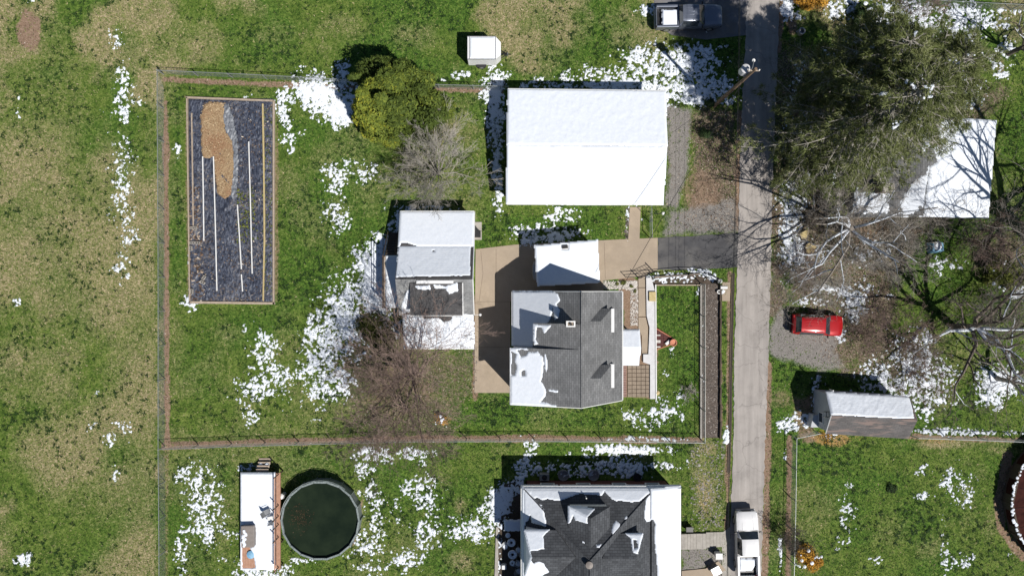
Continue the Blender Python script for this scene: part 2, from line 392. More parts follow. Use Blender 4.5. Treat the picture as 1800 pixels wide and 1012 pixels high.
def zones(X, Y):
    """how dry, lush, earthy, gravelly, leaf-littered and orange the ground is at photo pixel X, Y"""
    wob = (fbm(X, Y, 48, 4, 5, .6)-0.5)*1.5
    wob2 = (fbm(X, Y, 11, 3, 9)-0.5)
    def blob(cx, cy, rx, ry, s=1.0, soft=0.5):
        d = np.sqrt(((X-cx)/rx)**2+((Y-cy)/ry)**2) + wob*0.9 + wob2*0.35
        return s*np.clip((1.15-d)/soft, 0, 1)
    def poly(P, soft=6, s=1.0, w=8):
        return s*np.clip((sdist(P, X, Y)+wob*w*2+wob2*w)/soft+0.5, 0, 1)
    def line(P, wd, soft=4, s=1.0, w=4):
        return s*np.clip((wd-pdist(P, X, Y)+wob*w+wob2*w)/soft+0.5, 0, 1)
    mx = np.maximum
    big = fbm(X, Y, 150, 4, 21); mid = fbm(X, Y, 46, 3, 33)
    dry = np.clip((big-0.44)*2.6+(mid-0.5)*2.0, 0, 0.8)*np.clip(0.45+np.maximum((292-X)/12, (132-Y)/12), 0.45, 1.0)
    for b in [(340, 75, 60, 50, 1), (60, 395, 120, 90, .8), (190, 300, 60, 90, .8), (210, 500, 80, 70, .85), (60, 480, 90, 80, .8), (30, 640, 70, 90, .8), (235, 640, 70, 60, .75), (285, 560, 40, 200, .35),
              (150, 720, 70, 60, .5), (190, 880, 80, 50, .5), (290, 830, 40, 80, .6), (60, 760, 60, 60, .6), (720, 60, 60, 40, .7), (940, 95, 80, 42, .95), (600, 45, 90, 36, .5), (1000, 60, 60, 40, .6),
              (480, 60, 80, 40, .5), (800, 240, 90, 80, .8), (640, 300, 36, 20, .5), (870, 330, 40, 40, .4), (310, 580, 30, 130, .5), (540, 150, 40, 14, .7), (400, 590, 50, 26, .5), (820, 985, 36, 30, 1.1),
              (560, 800, 60, 16, .6), (1010, 378, 60, 14, .3), (1238, 850, 34, 90, 1.2), (1245, 790, 30, 24, 1), (100, 460, 110, 220, .7), (180, 330, 70, 140, .65), (30, 300, 50, 120, .5), (240, 570, 60, 120, .6), (80, 640, 120, 130, .75), (160, 460, 110, 90, .8), (200, 600, 90, 120, .65), (240, 860, 60, 120, .5), (1760, 790, 90, 18, .7), (1420, 855, 30, 60, .35), (1560, 930, 60, 50, .5), (1640, 960, 40, 40, .6), (1100, 60, 60, 40, .2),
              (1180, 690, 30, 30, .2), (680, 640, 120, 110, .6), (600, 720, 70, 30, .5), (250, 960, 80, 60, .4), (110, 130, 50, 60, .3), (1480, 150, 140, 90, .2), (1780, 350, 60, 90, .5), (760, 830, 40, 40, .4),
              (808, 888, 16, 20, .8), (780, 840, 20, 12, .6), (1640, 610, 120, 60, .4), (1660, 780, 140, 10, 1)]:
        dry = mx(dry, 0.95*blob(*b[:5], 1.25))
    dry = mx(dry, np.clip((283-X)/14, 0, 1)*np.clip(.22+(fbm(X, Y, 120, 3, 91)-.38)*2.0, 0, .75)*np.clip((Y-150)/120, .4, 1))
    lush = np.clip((fbm(X, Y, 90, 4, 77)-0.40)*3.0, 0, 1)*np.clip(0.6+(X-285)/60, 0.6, 0.95)
    for b in [(600, 340, 110, 150, 1), (560, 230, 70, 60, 1), (980, 395, 110, 24, 1), (1070, 60, 80, 60, 1), (700, 760, 400, 40, .4), (900, 735, 160, 20, 1), (1190, 620, 40, 130, .7), (350, 640, 60, 120, .6),
              (310, 350, 14, 200, 1), (800, 900, 110, 100, .7), (1500, 860, 110, 90, .8), (1700, 860, 80, 90, .6), (1635, 440, 30, 45, 1.3), (1400, 60, 60, 40, .9), (215, 200, 50, 240, .7), (350, 870, 60, 120, 1), (120, 420, 20, 30, .5),
              (90, 130, 40, 30, .8), (520, 950, 30, 60, .2), (1180, 760, 60, 30, .7), (1760, 50, 60, 40, 1.2), (1800, 250, 60, 80, .9)]:
        lush = mx(lush, blob(*b[:5], 0.8))
    dirt = blob(52, 50, 22, 36, 1.0)
    for P, wd, s in [([(291, 180), (292, 400), (294, 780)], 5, 1), ([(293, 790), (292, 1100)], 4, .5), ([(290, 140), (560, 152), (880, 160)], 5, .9), ([(290, 783), (500, 776), (700, 771), (940, 770), (1232, 774)], 6, 1),
                     ([(1388, 768), (1384, 1100)], 5, 1), ([(1282, 480), (1280, 780), (1277, 1000)], 4, .9), ([(1600, 766), (1820, 775)], 5, .8), ([(1350, 640), (1348, 900), (1344, 1012)], 7, .9), ([(838, 520), (836, 700)], 6, .8),
                     ([(1772, 800), (1755, 880), (1760, 930), (1800, 980)], 8, .9), ([(1374, 0), (1369, 90)], 4, 1), ([(1385, 20), (1395, 55)], 8, .7), ([(487, 180), (486, 530)], 3, .6), ([(327, 170), (331, 530)], 3, .6),
                     ([(1302, 200), (1297, 400)], 7, .8), ([(636, 880), (620, 955)], 3, .7)]:
        dirt = mx(dirt, line(P, wd, 4, s))
    for P, s in [([(1095, 490), (1152, 490), (1152, 700), (1095, 700)], 1), ([(1240, 775), (1275, 775), (1272, 860), (1250, 860)], .35), ([(1395, 700), (1432, 690), (1440, 780), (1398, 770)], .7), (bed_poly, 1)]:
        dirt = mx(dirt, poly(P, 6, s))
    for b in [(820, 560, 16, 60, .6), (700, 680, 110, 80, .55), (1380, 700, 30, 30, .5), (1760, 120, 20, 30, .6), (1540, 400, 90, 40, .5), (1240, 330, 50, 60, .6), (1630, 90, 40, 20, .3)]:
        dirt = mx(dirt, blob(*b[:5], 0.8))
    grav = poly([(1170, 180), (1218, 190), (1212, 300), (1190, 370), (1168, 362)], 14, 1)
    grav = mx(grav, poly([(1172, 365), (1292, 350), (1298, 412), (1164, 418)], 16, .8))
    grav = mx(grav, poly([(1350, 575), (1375, 545), (1400, 560), (1475, 592), (1460, 640), (1400, 640), (1350, 620)], 14, 1))
    grav = mx(grav, poly([(1440, 610), (1480, 620), (1490, 650), (1440, 655)], 14, .7))
    grav = mx(grav, poly([(1197, 962), (1268, 962), (1268, 1100), (1197, 1100)], 8, .9))
    lit = poly([(1205, 190), (1300, 190), (1300, 412), (1190, 400), (1215, 300)], 20, .85, 12)
    for P, s in [([(1352, 330), (1388, 330), (1378, 530), (1352, 560)], 1), ([(1385, 330), (1600, 380), (1660, 400), (1600, 450), (1560, 600), (1480, 660), (1400, 560), (1385, 470)], .85),
                 ([(1500, 590), (1640, 600), (1640, 680), (1500, 660)], .8), ([(1700, 400), (1830, 400), (1830, 520), (1700, 480)], .7), ([(1362, 100), (1400, 60), (1500, 120), (1800, 150), (1740, 210), (1470, 300), (1362, 330)], .7),
                 ([(620, 560), (700, 610), (830, 612), (835, 700), (790, 765), (620, 760), (590, 650)], .6), ([(1540, 30), (1600, 60), (1600, 110), (1540, 80)], .8)]:
        lit = mx(lit, poly(P, 24, s, 16))
    lit = mx(lit, blob(750, 290, 70, 50, .45, .8))
    org = blob(1462, 772, 34, 12, 1.0, .6)
    for b in [(1425, 12, 34, 12, .8), (775, 740, 22, 12, .6), (1236, 870, 18, 50, .35), (1640, 772, 60, 7, .5), (1420, 975, 26, 36, .5), (480, 945, 20, 20, .4), (1505, 770, 30, 6, .4)]:
        org = mx(org, blob(*b[:5], 0.6))
    # grass gives way to bare cover under the hard surfaces' edges
    return [np.clip(a, 0, 1) for a in (dry, lush, dirt, grav, lit, org)]
Z = zones(PX, PY)
far_ = np.clip((np.maximum(np.maximum(-1900-PX, PX-3700), np.maximum(-1900-PY, PY-2900)))/100, 0, 1)
Z = [a*(1-far_)+c*far_ for a, c in zip(Z, (.4, .45, 0, 0, 0, 0))]
wx = (PX-900)/K; wy = (506-PY)/K
hard = np.full(PX.shape, -1e9)
for P in [road_poly, drive_poly, apron_poly, walk_n_poly, top_drive_poly, garden_poly, house_yard_hard]+bldgs:
    hard = np.maximum(hard, sdist(P, PX, PY))
soft_edge = np.clip(-hard/14, 0, 1)
gz = ((fbm(wx, wy, 1.1, 4, 3)-0.5)*0.10 + (fbm(wx, wy, 0.35, 2, 8)-0.5)*0.05)*soft_edge - 0.012
gz = np.where((PX < -140) | (PX > 1940) | (PY < -120) | (PY > 1132), (fbm(wx, wy, 60, 3, 4)-0.5)*0.5*np.clip(np.maximum(np.abs(wx)-60, np.abs(wy)-40)/60, 0, 1), gz)
ny, nx = PX.shape
idx = np.arange(ny*nx).reshape(ny, nx)
F = np.stack([idx[1:, :-1], idx[1:, 1:], idx[:-1, 1:], idx[:-1, :-1]], -1).reshape(-1, 4)
gme = np_mesh('ground', np.stack([wx, wy, gz], -1).reshape(-1, 3), F)
for nm, ch in (('zone_a', Z[0:3]), ('zone_b', Z[3:6])):
    a = gme.attributes.new(nm, 'FLOAT_COLOR', 'POINT')
    a.data.foreach_set('color', np.stack([ch[0].ravel(), ch[1].ravel(), ch[2].ravel(), np.ones(ny*nx)], -1).astype(np.float32).ravel())
gme.shade_smooth()
def ground_mat():
    m, nt, b = new_mat('ground_cover')
    pos = gpos(nt)
    za = nt.nodes.new('ShaderNodeAttribute'); za.attribute_name = 'zone_a'
    zb = nt.nodes.new('ShaderNodeAttribute'); zb.attribute_name = 'zone_b'
    sa = nt.nodes.new('ShaderNodeSeparateColor'); nt.links.new(za.outputs['Color'], sa.inputs[0])
    sb = nt.nodes.new('ShaderNodeSeparateColor'); nt.links.new(zb.outputs['Color'], sb.inputs[0])
    n1 = noise_n(nt, 0.9, 5, 0.65, pos); n2 = noise_n(nt, 3.2, 5, 0.8, pos); n3 = noise_n(nt, 9, 4, 0.8, pos)
    g = ramp(nt, mathn(nt, 'ADD', mathn(nt, 'MULTIPLY', n1, 0.45), mathn(nt, 'MULTIPLY', n2, 0.55)),
             [(0.35, (0.014, 0.034, 0.007)), (0.43, (0.052, 0.096, 0.016)), (0.50, (0.100, 0.155, 0.028)), (0.58, (0.160, 0.205, 0.050)), (0.70, (0.25, 0.25, 0.10))])
    def fac(att, nz, k=1.6, off=0.0, gain=2.2):
        v = mathn(nt, 'ADD', att, mathn(nt, 'MULTIPLY', mathn(nt, 'SUBTRACT', nz, 0.5), k))
        v = mathn(nt, 'MULTIPLY', mathn(nt, 'SUBTRACT', v, 0.30+off), gain, True)
        return mathn(nt, 'MULTIPLY', v, mathn(nt, 'MULTIPLY', att, 4.0, True))
    lush = ramp(nt, n2, [(0.37, (0.010, 0.036, 0.006)), (0.5, (0.056, 0.128, 0.019)), (0.63, (0.14, 0.225, 0.036))])
    c = mixc(nt, mathn(nt, 'MULTIPLY', fac(sa.outputs[1], n1, 1.0), 0.8), g, lush)
    dryc = ramp(nt, mathn(nt, 'ADD', mathn(nt, 'MULTIPLY', n2, 0.5), mathn(nt, 'MULTIPLY', n3, 0.5)), [(0.35, (0.085, 0.085, 0.032)), (0.46, (0.215, 0.185, 0.092)), (0.56, (0.36, 0.29, 0.185)), (0.66, (0.52, 0.43, 0.31))])
    c = mixc(nt, mathn(nt, 'MULTIPLY', fac(sa.outputs[0], mathn(nt, 'ADD', mathn(nt, 'MULTIPLY', n2, 0.6), mathn(nt, 'MULTIPLY', n3, 0.4)), 1.7, -0.10, 1.35), 0.95), c, dryc)
    litc = ramp(nt, n3, [(0.36, (0.035, 0.026, 0.018)), (0.5, (0.14, 0.11, 0.08)), (0.64, (0.33, 0.27, 0.21))])
    c = mixc(nt, fac(sb.outputs[1], n2, 1.8, 0.05), c, litc)
    dirtc = ramp(nt, mathn(nt, 'ADD', mathn(nt, 'MULTIPLY', n2, 0.4), mathn(nt, 'MULTIPLY', n3, 0.6)), [(0.32, (0.12, 0.075, 0.05)), (0.5, (0.24, 0.165, 0.115)), (0.7, (0.38, 0.28, 0.21))])
    c = mixc(nt, fac(sa.outputs[2], n2, 1.3), c, dirtc)
    vor = tn(nt, 'ShaderNodeTexVoronoi', Scale=14); nt.links.new(pos, vor.inputs['Vector'])
    gravc = ramp(nt, mathn(nt, 'ADD', mathn(nt, 'MULTIPLY', n3, 0.5), mathn(nt, 'MULTIPLY', vor.outputs['Distance'], 0.6)), [(0.25, (0.30, 0.285, 0.27)), (0.5, (0.24, 0.225, 0.21)), (0.75, (0.15, 0.14, 0.13))])
    c = mixc(nt, fac(sb.outputs[0], n2, 1.2), c, gravc)
    orgc = ramp(nt, n3, [(0.3, (0.14, 0.08, 0.03)), (0.5, (0.36, 0.21, 0.08)), (0.7, (0.52, 0.36, 0.18))])
    c = mixc(nt, mathn(nt, 'MULTIPLY', fac(sb.outputs[2], n2, 1.6), 0.85), c, orgc)
    nt.links.new(c, b.inputs['Base Color']); b.inputs['Roughness'].default_value = 0.95
    b.inputs['Specular IOR Level'].default_value = 0.1
    bump(nt, b, mathn(nt, 'ADD', mathn(nt, 'MULTIPLY', n2, 0.6), mathn(nt, 'MULTIPLY', n3, 0.5)), 0.9, 0.06)
    return m
M['ground'] = ground_mat()
link_mesh('ground', gme, M['ground'], kind='structure')

# paved sheets
def rough_edge(P, amp=0.9, stp=6, seed=1):
    out = []; r = np.random.RandomState(seed)
    for i in range(len(P)):
        a, b = P[i], P[(i+1) % len(P)]; L = math.hypot(b[0]-a[0], b[1]-a[1]); n = max(1, int(L/stp)); nx_, ny_ = -(b[1]-a[1])/L, (b[0]-a[0])/L
        for k in range(n):
            u = k/n; o = r.randn()*amp*.5+math.sin(i*3+k*.7)*amp*.3 if k else 0; out.append((a[0]+(b[0]-a[0])*u+nx_*o, a[1]+(b[1]-a[1])*u+ny_*o))
    return out
def road_material():
    m, nt, b = new_mat('worn_road_asphalt'); pos = gpos(nt)
    sc = nt.nodes.new('ShaderNodeVectorMath'); sc.operation = 'MULTIPLY'; sc.inputs[1].default_value = (1.6, .12, 1); nt.links.new(pos, sc.inputs[0])
    lane = ramp(nt, noise_n(nt, 1.0, 5, .6, sc.outputs[0]), [(.35, (.285, .262, .245)), (.5, (.335, .308, .288)), (.65, (.385, .355, .332))])
    blot = ramp(nt, noise_n(nt, .55, 6, .7, pos), [(.35, (.84,)*3), (.5, (1,)*3), (.68, (1.07,)*3)])
    gr = ramp(nt, noise_n(nt, 30, 2, .7, pos), [(.3, (.9,)*3), (.7, (1.1,)*3)])
    vo = tn(nt, 'ShaderNodeTexVoronoi', Scale=.32); vo.feature = 'DISTANCE_TO_EDGE'; dn = nt.nodes.new('ShaderNodeVectorMath'); dn.operation = 'ADD'
    nz = tn(nt, 'ShaderNodeTexNoise', Scale=1.4, Detail=5); nt.links.new(pos, nz.inputs['Vector']); nt.links.new(nz.outputs['Color'], dn.inputs[0]); nt.links.new(pos, dn.inputs[1]); nt.links.new(dn.outputs[0], vo.inputs['Vector'])
    ck = ramp(nt, vo.outputs['Distance'], [(0.0, (.62,)*3), (.006, (.72,)*3), (.014, (1,)*3)])
    c = mixc(nt, 1.0, lane, blot, 'MULTIPLY'); c = mixc(nt, 1.0, c, gr, 'MULTIPLY'); c = mixc(nt, .7, c, ck, 'MULTIPLY')
    nt.links.new(c, b.inputs['Base Color']); b.inputs['Roughness'].default_value = .92; bump(nt, b, noise_n(nt, 30, 2, .7, pos), .15, .01)
    return m
M['road'] = road_material()
def sheet(name, P, z, mat, th=0.03, **kw):
    mb = MB(); mb.prism([W(*p) for p in P], z-th, z)
    return mb.build(name, mat, None, kind='structure')
sheet('road', rough_edge(road_poly, 1.3, 5, 3), 0.030, M['road'])
sheet('driveway', drive_poly, 0.034, M['concrete'])
sheet('driveway', rough_edge(apron_poly, 1.0, 5, 4), 0.026, M['asphalt'])
sheet('path', walk_n_poly, 0.040, M['concrete'])
sheet('driveway', top_drive_poly, 0.022, M['asphalt_grey'])
sheet('pavement', [(1269, 935), (1284, 925), (1284, 1150), (1269, 1150)], 0.038, M['concrete_grey'])
sheet('pavement', [(1269, 496), (1283, 496), (1283, 529), (1269, 529)], 0.05, M['concrete'])
# drive joints, cracks and crease lines are real grooves of darker filler
mb = MB()
for a, b_ in [((872, 437), (872, 530)), ((836, 530), (897, 530)), ((836, 610), (897, 610)), ((1062, 427), (1064, 490)), ((845, 440), (849, 480)), ((849, 480), (842, 530))]:
    (x0, y0), (x1, y1) = W(*a), W(*b_)
    mb.tube([(x0, y0, 0.034), (x1, y1, 0.034)], 0.010, 4)
mb.build('driveway_joint', M['dark_wood'], None, kind='structure')
# kerb between the road and the planting strip
mb = MB(); P = [(1303, 100), (1298, 200), (1292, 400)]
pts = [W(1288, 480), W(1284, 640), W(1283, 740), W(1280, 830)]
for i in range(len(pts)-1):
    (x0, y0), (x1, y1) = pts[i], pts[i+1]
    mb.prism([(x0-0.12, y0), (x0+0.16, y0), (x1+0.16, y1), (x1-0.12, y1)], -0.02, 0.055)
mb.build('kerb', M['litter'] if False else M['dark_wood'], None, kind='structure')

# ------------------------------------------------------------------ snow on the ground
def grid_mesh(X, Y, Zv, keep, name):
    ny, nx = X.shape; ids = np.arange(ny*nx).reshape(ny, nx)
    q = keep[:-1, :-1] | keep[1:, :-1] | keep[:-1, 1:] | keep[1:, 1:]
    F = np.stack([ids[1:, :-1][q], ids[1:, 1:][q], ids[:-1, 1:][q], ids[:-1, :-1][q]], -1)
    used = np.unique(F); remap = np.full(ny*nx, -1, np.int64); remap[used] = np.arange(len(used))
    V = np.stack([X.ravel()[used], Y.ravel()[used], Zv.ravel()[used]], -1)
    me = np_mesh(name, V, remap[F]); me.shade_smooth()
    return me
st = 1.15
SX, SY = np.meshgrid(np.arange(-60, 1860, st), np.arange(-60, 1080, st))
f = np.full(SX.shape, -9.0)
nA = fbm(SX, SY, 9, 3, 101, 0.6)-0.5; nB = fbm(SX, SY, 3.4, 2, 202)-0.5; nC = fbm(SX, SY, 26, 2, 303)-0.5
nR = fbm(SX, SY, 6.5, 3, 505, 0.6); nR = 0.5-np.abs(nR-0.5)*6.0
nn = nA*1.3+nB*2.3+nC*0.8+np.clip(nR, -0.7, 0.5)*0.28
# (cx, cy, rx, ry, rotation, cover): cover 1 = whole sheet, 0.2 = scattered crumbs
SB = [(215, 175, 12, 55, 0, .62), (215, 320, 20, 90, 0, .45), (215, 175, 30, 40, 0, .32), (200, 70, 18, 22, 0, .25), (225, 415, 18, 18, 0, .45), (228, 380, 12, 16, 0, .3), (212, 470, 16, 12, 0, .35), (220, 460, 12, 50, 0, .15), (33, 190, 8, 24, 0, .2), (55, 0, 10, 4, 0, .7),
      (160, 748, 7, 7, 0, .5), (215, 752, 16, 12, 0, .5), (200, 772, 16, 12, 0, .4), (203, 830, 9, 12, 0, .5), (42, 983, 12, 9, 0, .7), (30, 532, 6, 6, 0, .55), (170, 690, 4, 4, 0, .5), (360, 585, 3, 3, 0, .4),
      (345, 860, 22, 45, 0, .5), (365, 900, 28, 60, 0, .48), (325, 840, 16, 22, 0, .42), (320, 960, 14, 40, 0, .42), (398, 985, 20, 12, 0, .3), (400, 940, 20, 12, 0, .5), (440, 985, 30, 12, 0, .45), (455, 1006, 28, 8, 0, .85), (405, 800, 8, 8, 0, .45), (440, 822, 26, 6, 0, .4),
      (500, 175, 12, 18, 0, .6), (497, 195, 9, 20, 0, .5), (505, 215, 9, 14, 0, .45), (505, 245, 14, 12, 0, .45), (528, 232, 10, 8, 0, .35), (510, 262, 8, 12, 0, .3), (435, 167, 6, 5, 0, .55), (590, 350, 14, 50, 0, .45), (600, 300, 28, 22, 0, .45), (572, 350, 10, 40, 0, .3), (640, 308, 18, 14, 0, .45), (600, 385, 18, 18, 0, .5), (655, 296, 12, 10, 0, .4), (312, 262, 8, 14, 0, .35),
      (560, 166, 26, 20, .6, 1.0), (580, 180, 26, 18, .8, 1.0), (600, 195, 14, 16, .8, .95), (595, 130, 16, 24, 0, .6), (615, 150, 40, 10, 0, .5), (545, 150, 20, 8, 0, .8),
      (605, 570, 36, 66, .3, .84), (572, 620, 34, 60, .2, .74), (625, 515, 40, 26, -.6, .82), (650, 480, 22, 40, 0, .9), (658, 505, 18, 40, 0, 1.0), (590, 670, 24, 26, 0, .78), (560, 560, 20, 26, 0, .45), (545, 590, 16, 20, 0, .5), (560, 690, 20, 14, 0, .7), (640, 470, 20, 16, -.5, .6), (600, 520, 34, 18, -.5, .55),
      (460, 620, 24, 36, .3, .5), (480, 660, 30, 22, .2, .68), (450, 680, 30, 22, 0, .66), (440, 700, 20, 16, 0, .55), (440, 735, 14, 14, 0, .5), (500, 690, 14, 18, 0, .45), (465, 600, 14, 16, 0, .55), (535, 660, 22, 14, 0, .55), (558, 740, 12, 7, 0, .5), (430, 578, 5, 8, 0, .4),
      (670, 800, 40, 10, 0, .55), (720, 798, 34, 10, 0, .6), (640, 800, 20, 12, 0, .5), (640, 825, 18, 10, .4, .6), (655, 870, 18, 32, -.3, .58), (662, 920, 14, 40, .1, .58), (640, 955, 24, 20, .7, .7), (615, 965, 10, 10, 0, .5), (600, 970, 10, 6, 0, .4), (525, 985, 20, 6, 0, .5), (700, 890, 8, 40, 0, .3), (585, 920, 2, 2, 0, .1),
      (745, 850, 30, 20, 0, .42), (750, 900, 22, 50, 0, .48), (740, 930, 10, 34, 0, .5), (735, 860, 40, 16, 0, .38), (760, 945, 16, 20, 0, .42), (715, 985, 24, 18, 0, .5), (825, 930, 30, 20, .3, .62), (800, 938, 16, 12, 0, .5), (745, 810, 12, 10, 0, .5), (718, 850, 10, 10, 0, .5), (500, 1000, 20, 10, 0, .4), (650, 1000, 30, 14, 0, .3),
      (880, 880, 12, 20, .2, 1.0), (870, 900, 10, 26, .3, .9), (905, 855, 20, 14, -.5, .9), (855, 895, 14, 10, 0, .6), (880, 920, 6, 14, 0, .8), (878, 975, 4, 30, 0, .8), (915, 835, 12, 30, .2, .6), (925, 790, 12, 20, 0, .5), (940, 783, 8, 16, 0, .5), (960, 822, 26, 14, 0, .5), (1010, 825, 60, 14, 0, .58), (1085, 825, 50, 16, 0, .66), (1030, 800, 30, 6, 0, .4), (1100, 790, 60, 7, 0, .8), (1165, 818, 22, 6, 0, .7), (1050, 786, 30, 5, 0, .45), (1180, 790, 12, 10, 0, .3), (1165, 780, 20, 10, 0, .3), (1210, 812, 12, 8, 0, .35),
      (1130, 735, 26, 14, 0, .55), (1165, 720, 20, 16, 0, .68), (1140, 745, 16, 10, 0, .6), (1110, 730, 18, 10, 0, .55), (1195, 692, 8, 8, 0, .7), (1178, 722, 12, 16, 0, .55), (1180, 620, 6, 10, 0, .4), (1115, 770, 30, 4, 0, .6), (1160, 772, 40, 3, 0, .6), (1198, 735, 4, 8, 0, .55), (1175, 655, 16, 10, 0, .2),
      (1205, 120, 50, 34, 0, .68), (1150, 125, 60, 26, 0, .58), (1210, 163, 56, 18, 0, .80), (1255, 155, 36, 22, 0, .66), (1090, 150, 70, 10, 0, .9), (1000, 150, 60, 10, 0, .55), (1010, 138, 30, 14, .2, .6), (1060, 130, 34, 12, 0, .6), (1120, 100, 30, 16, 0, .6), (1170, 95, 30, 16, 0, .6), (1230, 95, 26, 16, 0, .75), (950, 148, 40, 8, 0, .45), (1240, 178, 50, 8, 0, .7), (1135, 18, 12, 8, 0, .7), (1150, 80, 12, 12, 0, .4),
      (870, 180, 9, 40, 0, 1.0), (877, 225, 8, 55, .05, .85), (865, 165, 14, 8, 0, .9), (862, 240, 8, 12, 0, .7), (872, 300, 6, 50, 0, .8), (877, 340, 5, 20, 0, .8), (800, 132, 12, 6, 0, .5), (820, 130, 10, 6, 0, .5), (862, 142, 14, 8, 0, .6), (885, 133, 16, 8, 0, .5), (780, 138, 8, 4, 0, .4), (850, 112, 8, 3, 0, .5), (1115, 378, 8, 14, 0, .6), (1105, 395, 5, 30, 0, .5),
      (985, 382, 26, 14, 0, .5), (965, 410, 44, 12, 0, .78), (940, 398, 26, 8, 0, .4), (935, 420, 20, 10, 0, .7), (1000, 408, 36, 8, 0, .55), (745, 366, 60, 5, 0, .55), (700, 385, 5, 16, 0, .9), (696, 430, 8, 16, 0, .9), (690, 400, 8, 20, 0, .5), (685, 430, 10, 16, 0, .6),
      (655, 470, 14, 26, .3, 1.0), (668, 500, 14, 50, 0, 1.0), (697, 575, 8, 24, 0, .6),
      (1195, 487, 40, 6, 0, .8), (1230, 480, 20, 6, .4, .8), (1255, 490, 14, 5, .7, .9), (1190, 492, 50, 5, 0, .62), (1225, 515, 5, 8, 0, .6), (1270, 510, 4, 6, 0, .6), (1277, 765, 5, 18, 0, .7), (1233, 590, 3, 20, 0, .4), (1236, 660, 4, 12, 0, .4),
      (1392, 385, 16, 66, 0, .9), (1395, 440, 16, 30, 0, .92), (1390, 340, 12, 30, 0, .6), (1400, 470, 20, 6, 0, .6), (1485, 512, 50, 7, .1, .8), (1508, 525, 18, 22, .3, .75), (1440, 530, 40, 8, 0, .35), (1480, 590, 10, 18, 0, .3), (1500, 560, 10, 16, 0, .4), (1500, 340, 40, 20, 0, .55), (1500, 375, 50, 14, 0, .3), (1535, 440, 50, 30, 0, .25), (1430, 450, 40, 20, 0, .35),
      (1610, 640, 38, 44, 0, .66), (1620, 600, 22, 20, 0, .62), (1580, 680, 50, 20, .2, .72), (1540, 655, 26, 16, 0, .78), (1640, 670, 34, 24, 0, .62), (1590, 700, 60, 14, 0, .6), (1620, 715, 22, 24, 0, .6), (1650, 705, 10, 8, 0, .7), (1520, 660, 12, 20, 0, .6), (1755, 672, 22, 16, 0, .95), (1735, 700, 14, 10, 0, .9), (1752, 700, 8, 16, 0, .8), (1730, 680, 10, 8, 0, .6), (1790, 515, 14, 14, 0, .6), (1765, 508, 6, 6, 0, .6), (1665, 465, 26, 12, 0, .55), (1650, 432, 8, 10, 0, .5),
      (1385, 748, 16, 10, 0, .85), (1410, 735, 20, 12, 0, .6), (1433, 690, 6, 30, 0, .55), (1440, 668, 12, 12, 0, .3), (1460, 766, 12, 5, 0, .6), (1650, 757, 50, 5, 0, .75), (1720, 760, 50, 4, 0, .7), (1780, 760, 30, 3, 0, .5), (1381, 795, 3, 20, 0, .5), (1372, 965, 3, 26, 0, .75),
      (1492, 852, 6, 10, 0, .55), (1488, 900, 14, 30, 0, .46), (1490, 925, 6, 24, 0, .4), (1480, 950, 20, 14, 0, .3), (1624, 828, 14, 10, 0, .45), (1620, 870, 12, 8, 0, .35), (1680, 850, 26, 30, .3, .42), (1690, 875, 20, 20, 0, .42), (1660, 965, 8, 36, 0, .4), (1692, 985, 24, 12, 0, .45), (1540, 985, 14, 8, 0, .3), (1770, 975, 6, 4, 0, .4),
      (1650, 28, 90, 20, .1, .78), (1600, 40, 60, 26, 0, .6), (1690, 50, 34, 20, 0, .6), (1560, 14, 40, 16, 0, .6), (1490, 12, 26, 20, 0, .66), (1385, 8, 8, 14, 0, .95), (1470, 25, 20, 10, 0, .6), (1710, 50, 5, 40, 0, .9), (1750, 45, 9, 8, 0, .7), (1770, 85, 12, 10, .5, .8), (1740, 110, 30, 14, .3, .45), (1404, 34, 8, 4, 0, .7), (1406, 58, 5, 5, 0, .7), (1452, 42, 4, 5, 0, .4), (1760, 130, 14, 8, 0, .6), (1530, 95, 60, 30, 0, .45), (1780, 20, 40, 3, 0, .6),
      (1395, 160, 10, 60, .2, .4), (1440, 230, 60, 60, 0, .4), (1500, 200, 90, 60, 0, .3), (1380, 260, 8, 40, 0, .35), (1600, 150, 80, 50, 0, .3), (1700, 170, 30, 20, 0, .4), (1440, 300, 50, 30, 0, .4),
      (775, 742, 12, 6, 0, .5), (345, 430, 6, 14, 0, .45), (335, 475, 5, 50, 0, .55), (336, 528, 9, 8, 0, .9), (338, 300, 6, 34, 0, .35), (462, 500, 6, 12, 0, .4), (1420, 990, 18, 10, 0, .45)]
for cx, cy, rx, ry, rot, cov in SB:
    m = 3.0
    sel = (np.abs(SX-cx) < max(rx, ry)*1.7+6) & (np.abs(SY-cy) < max(rx, ry)*1.7+6)
    ys, xs = np.where(sel)
    if len(ys) == 0: continue
    y0, y1, x0, x1 = ys.min(), ys.max()+1, xs.min(), xs.max()+1
    dx = SX[y0:y1, x0:x1]-cx; dy = SY[y0:y1, x0:x1]-cy
    c_, s_ = math.cos(rot), math.sin(rot)
    d = np.sqrt(((dx*c_+dy*s_)/rx)**2+((-dx*s_+dy*c_)/ry)**2)
    base = (cov-0.735)*1.35 + (0.35 if cov > 0.93 else 0) - np.clip(d-0.62, 0, 9)*0.95 + 0.10
    f[y0:y1, x0:x1] = np.maximum(f[y0:y1, x0:x1], base)
f = f + nn*0.95
for P in [road_poly, walk_n_poly, [(1156, 414), (1298, 409), (1297, 466), (1156, 470)], [(836, 438), (905, 432), (910, 690), (834, 690)]]:
    f = np.where(sdist(P, SX, SY) > -1, -1, f)
for P in bldgs: f = np.where(sdist(P, SX, SY) > 5, -1, f)
f = np.where(np.hypot(SX-pool_c[0], SY-pool_c[1]) < 66, -1, f)
keep = f > 0
hgt = np.clip(f*3.2, 0, 1)
sz = np.where(keep, 0.05+0.035*hgt*(0.7+0.6*fbm(SX, SY, 8, 2, 404)), 0.0)
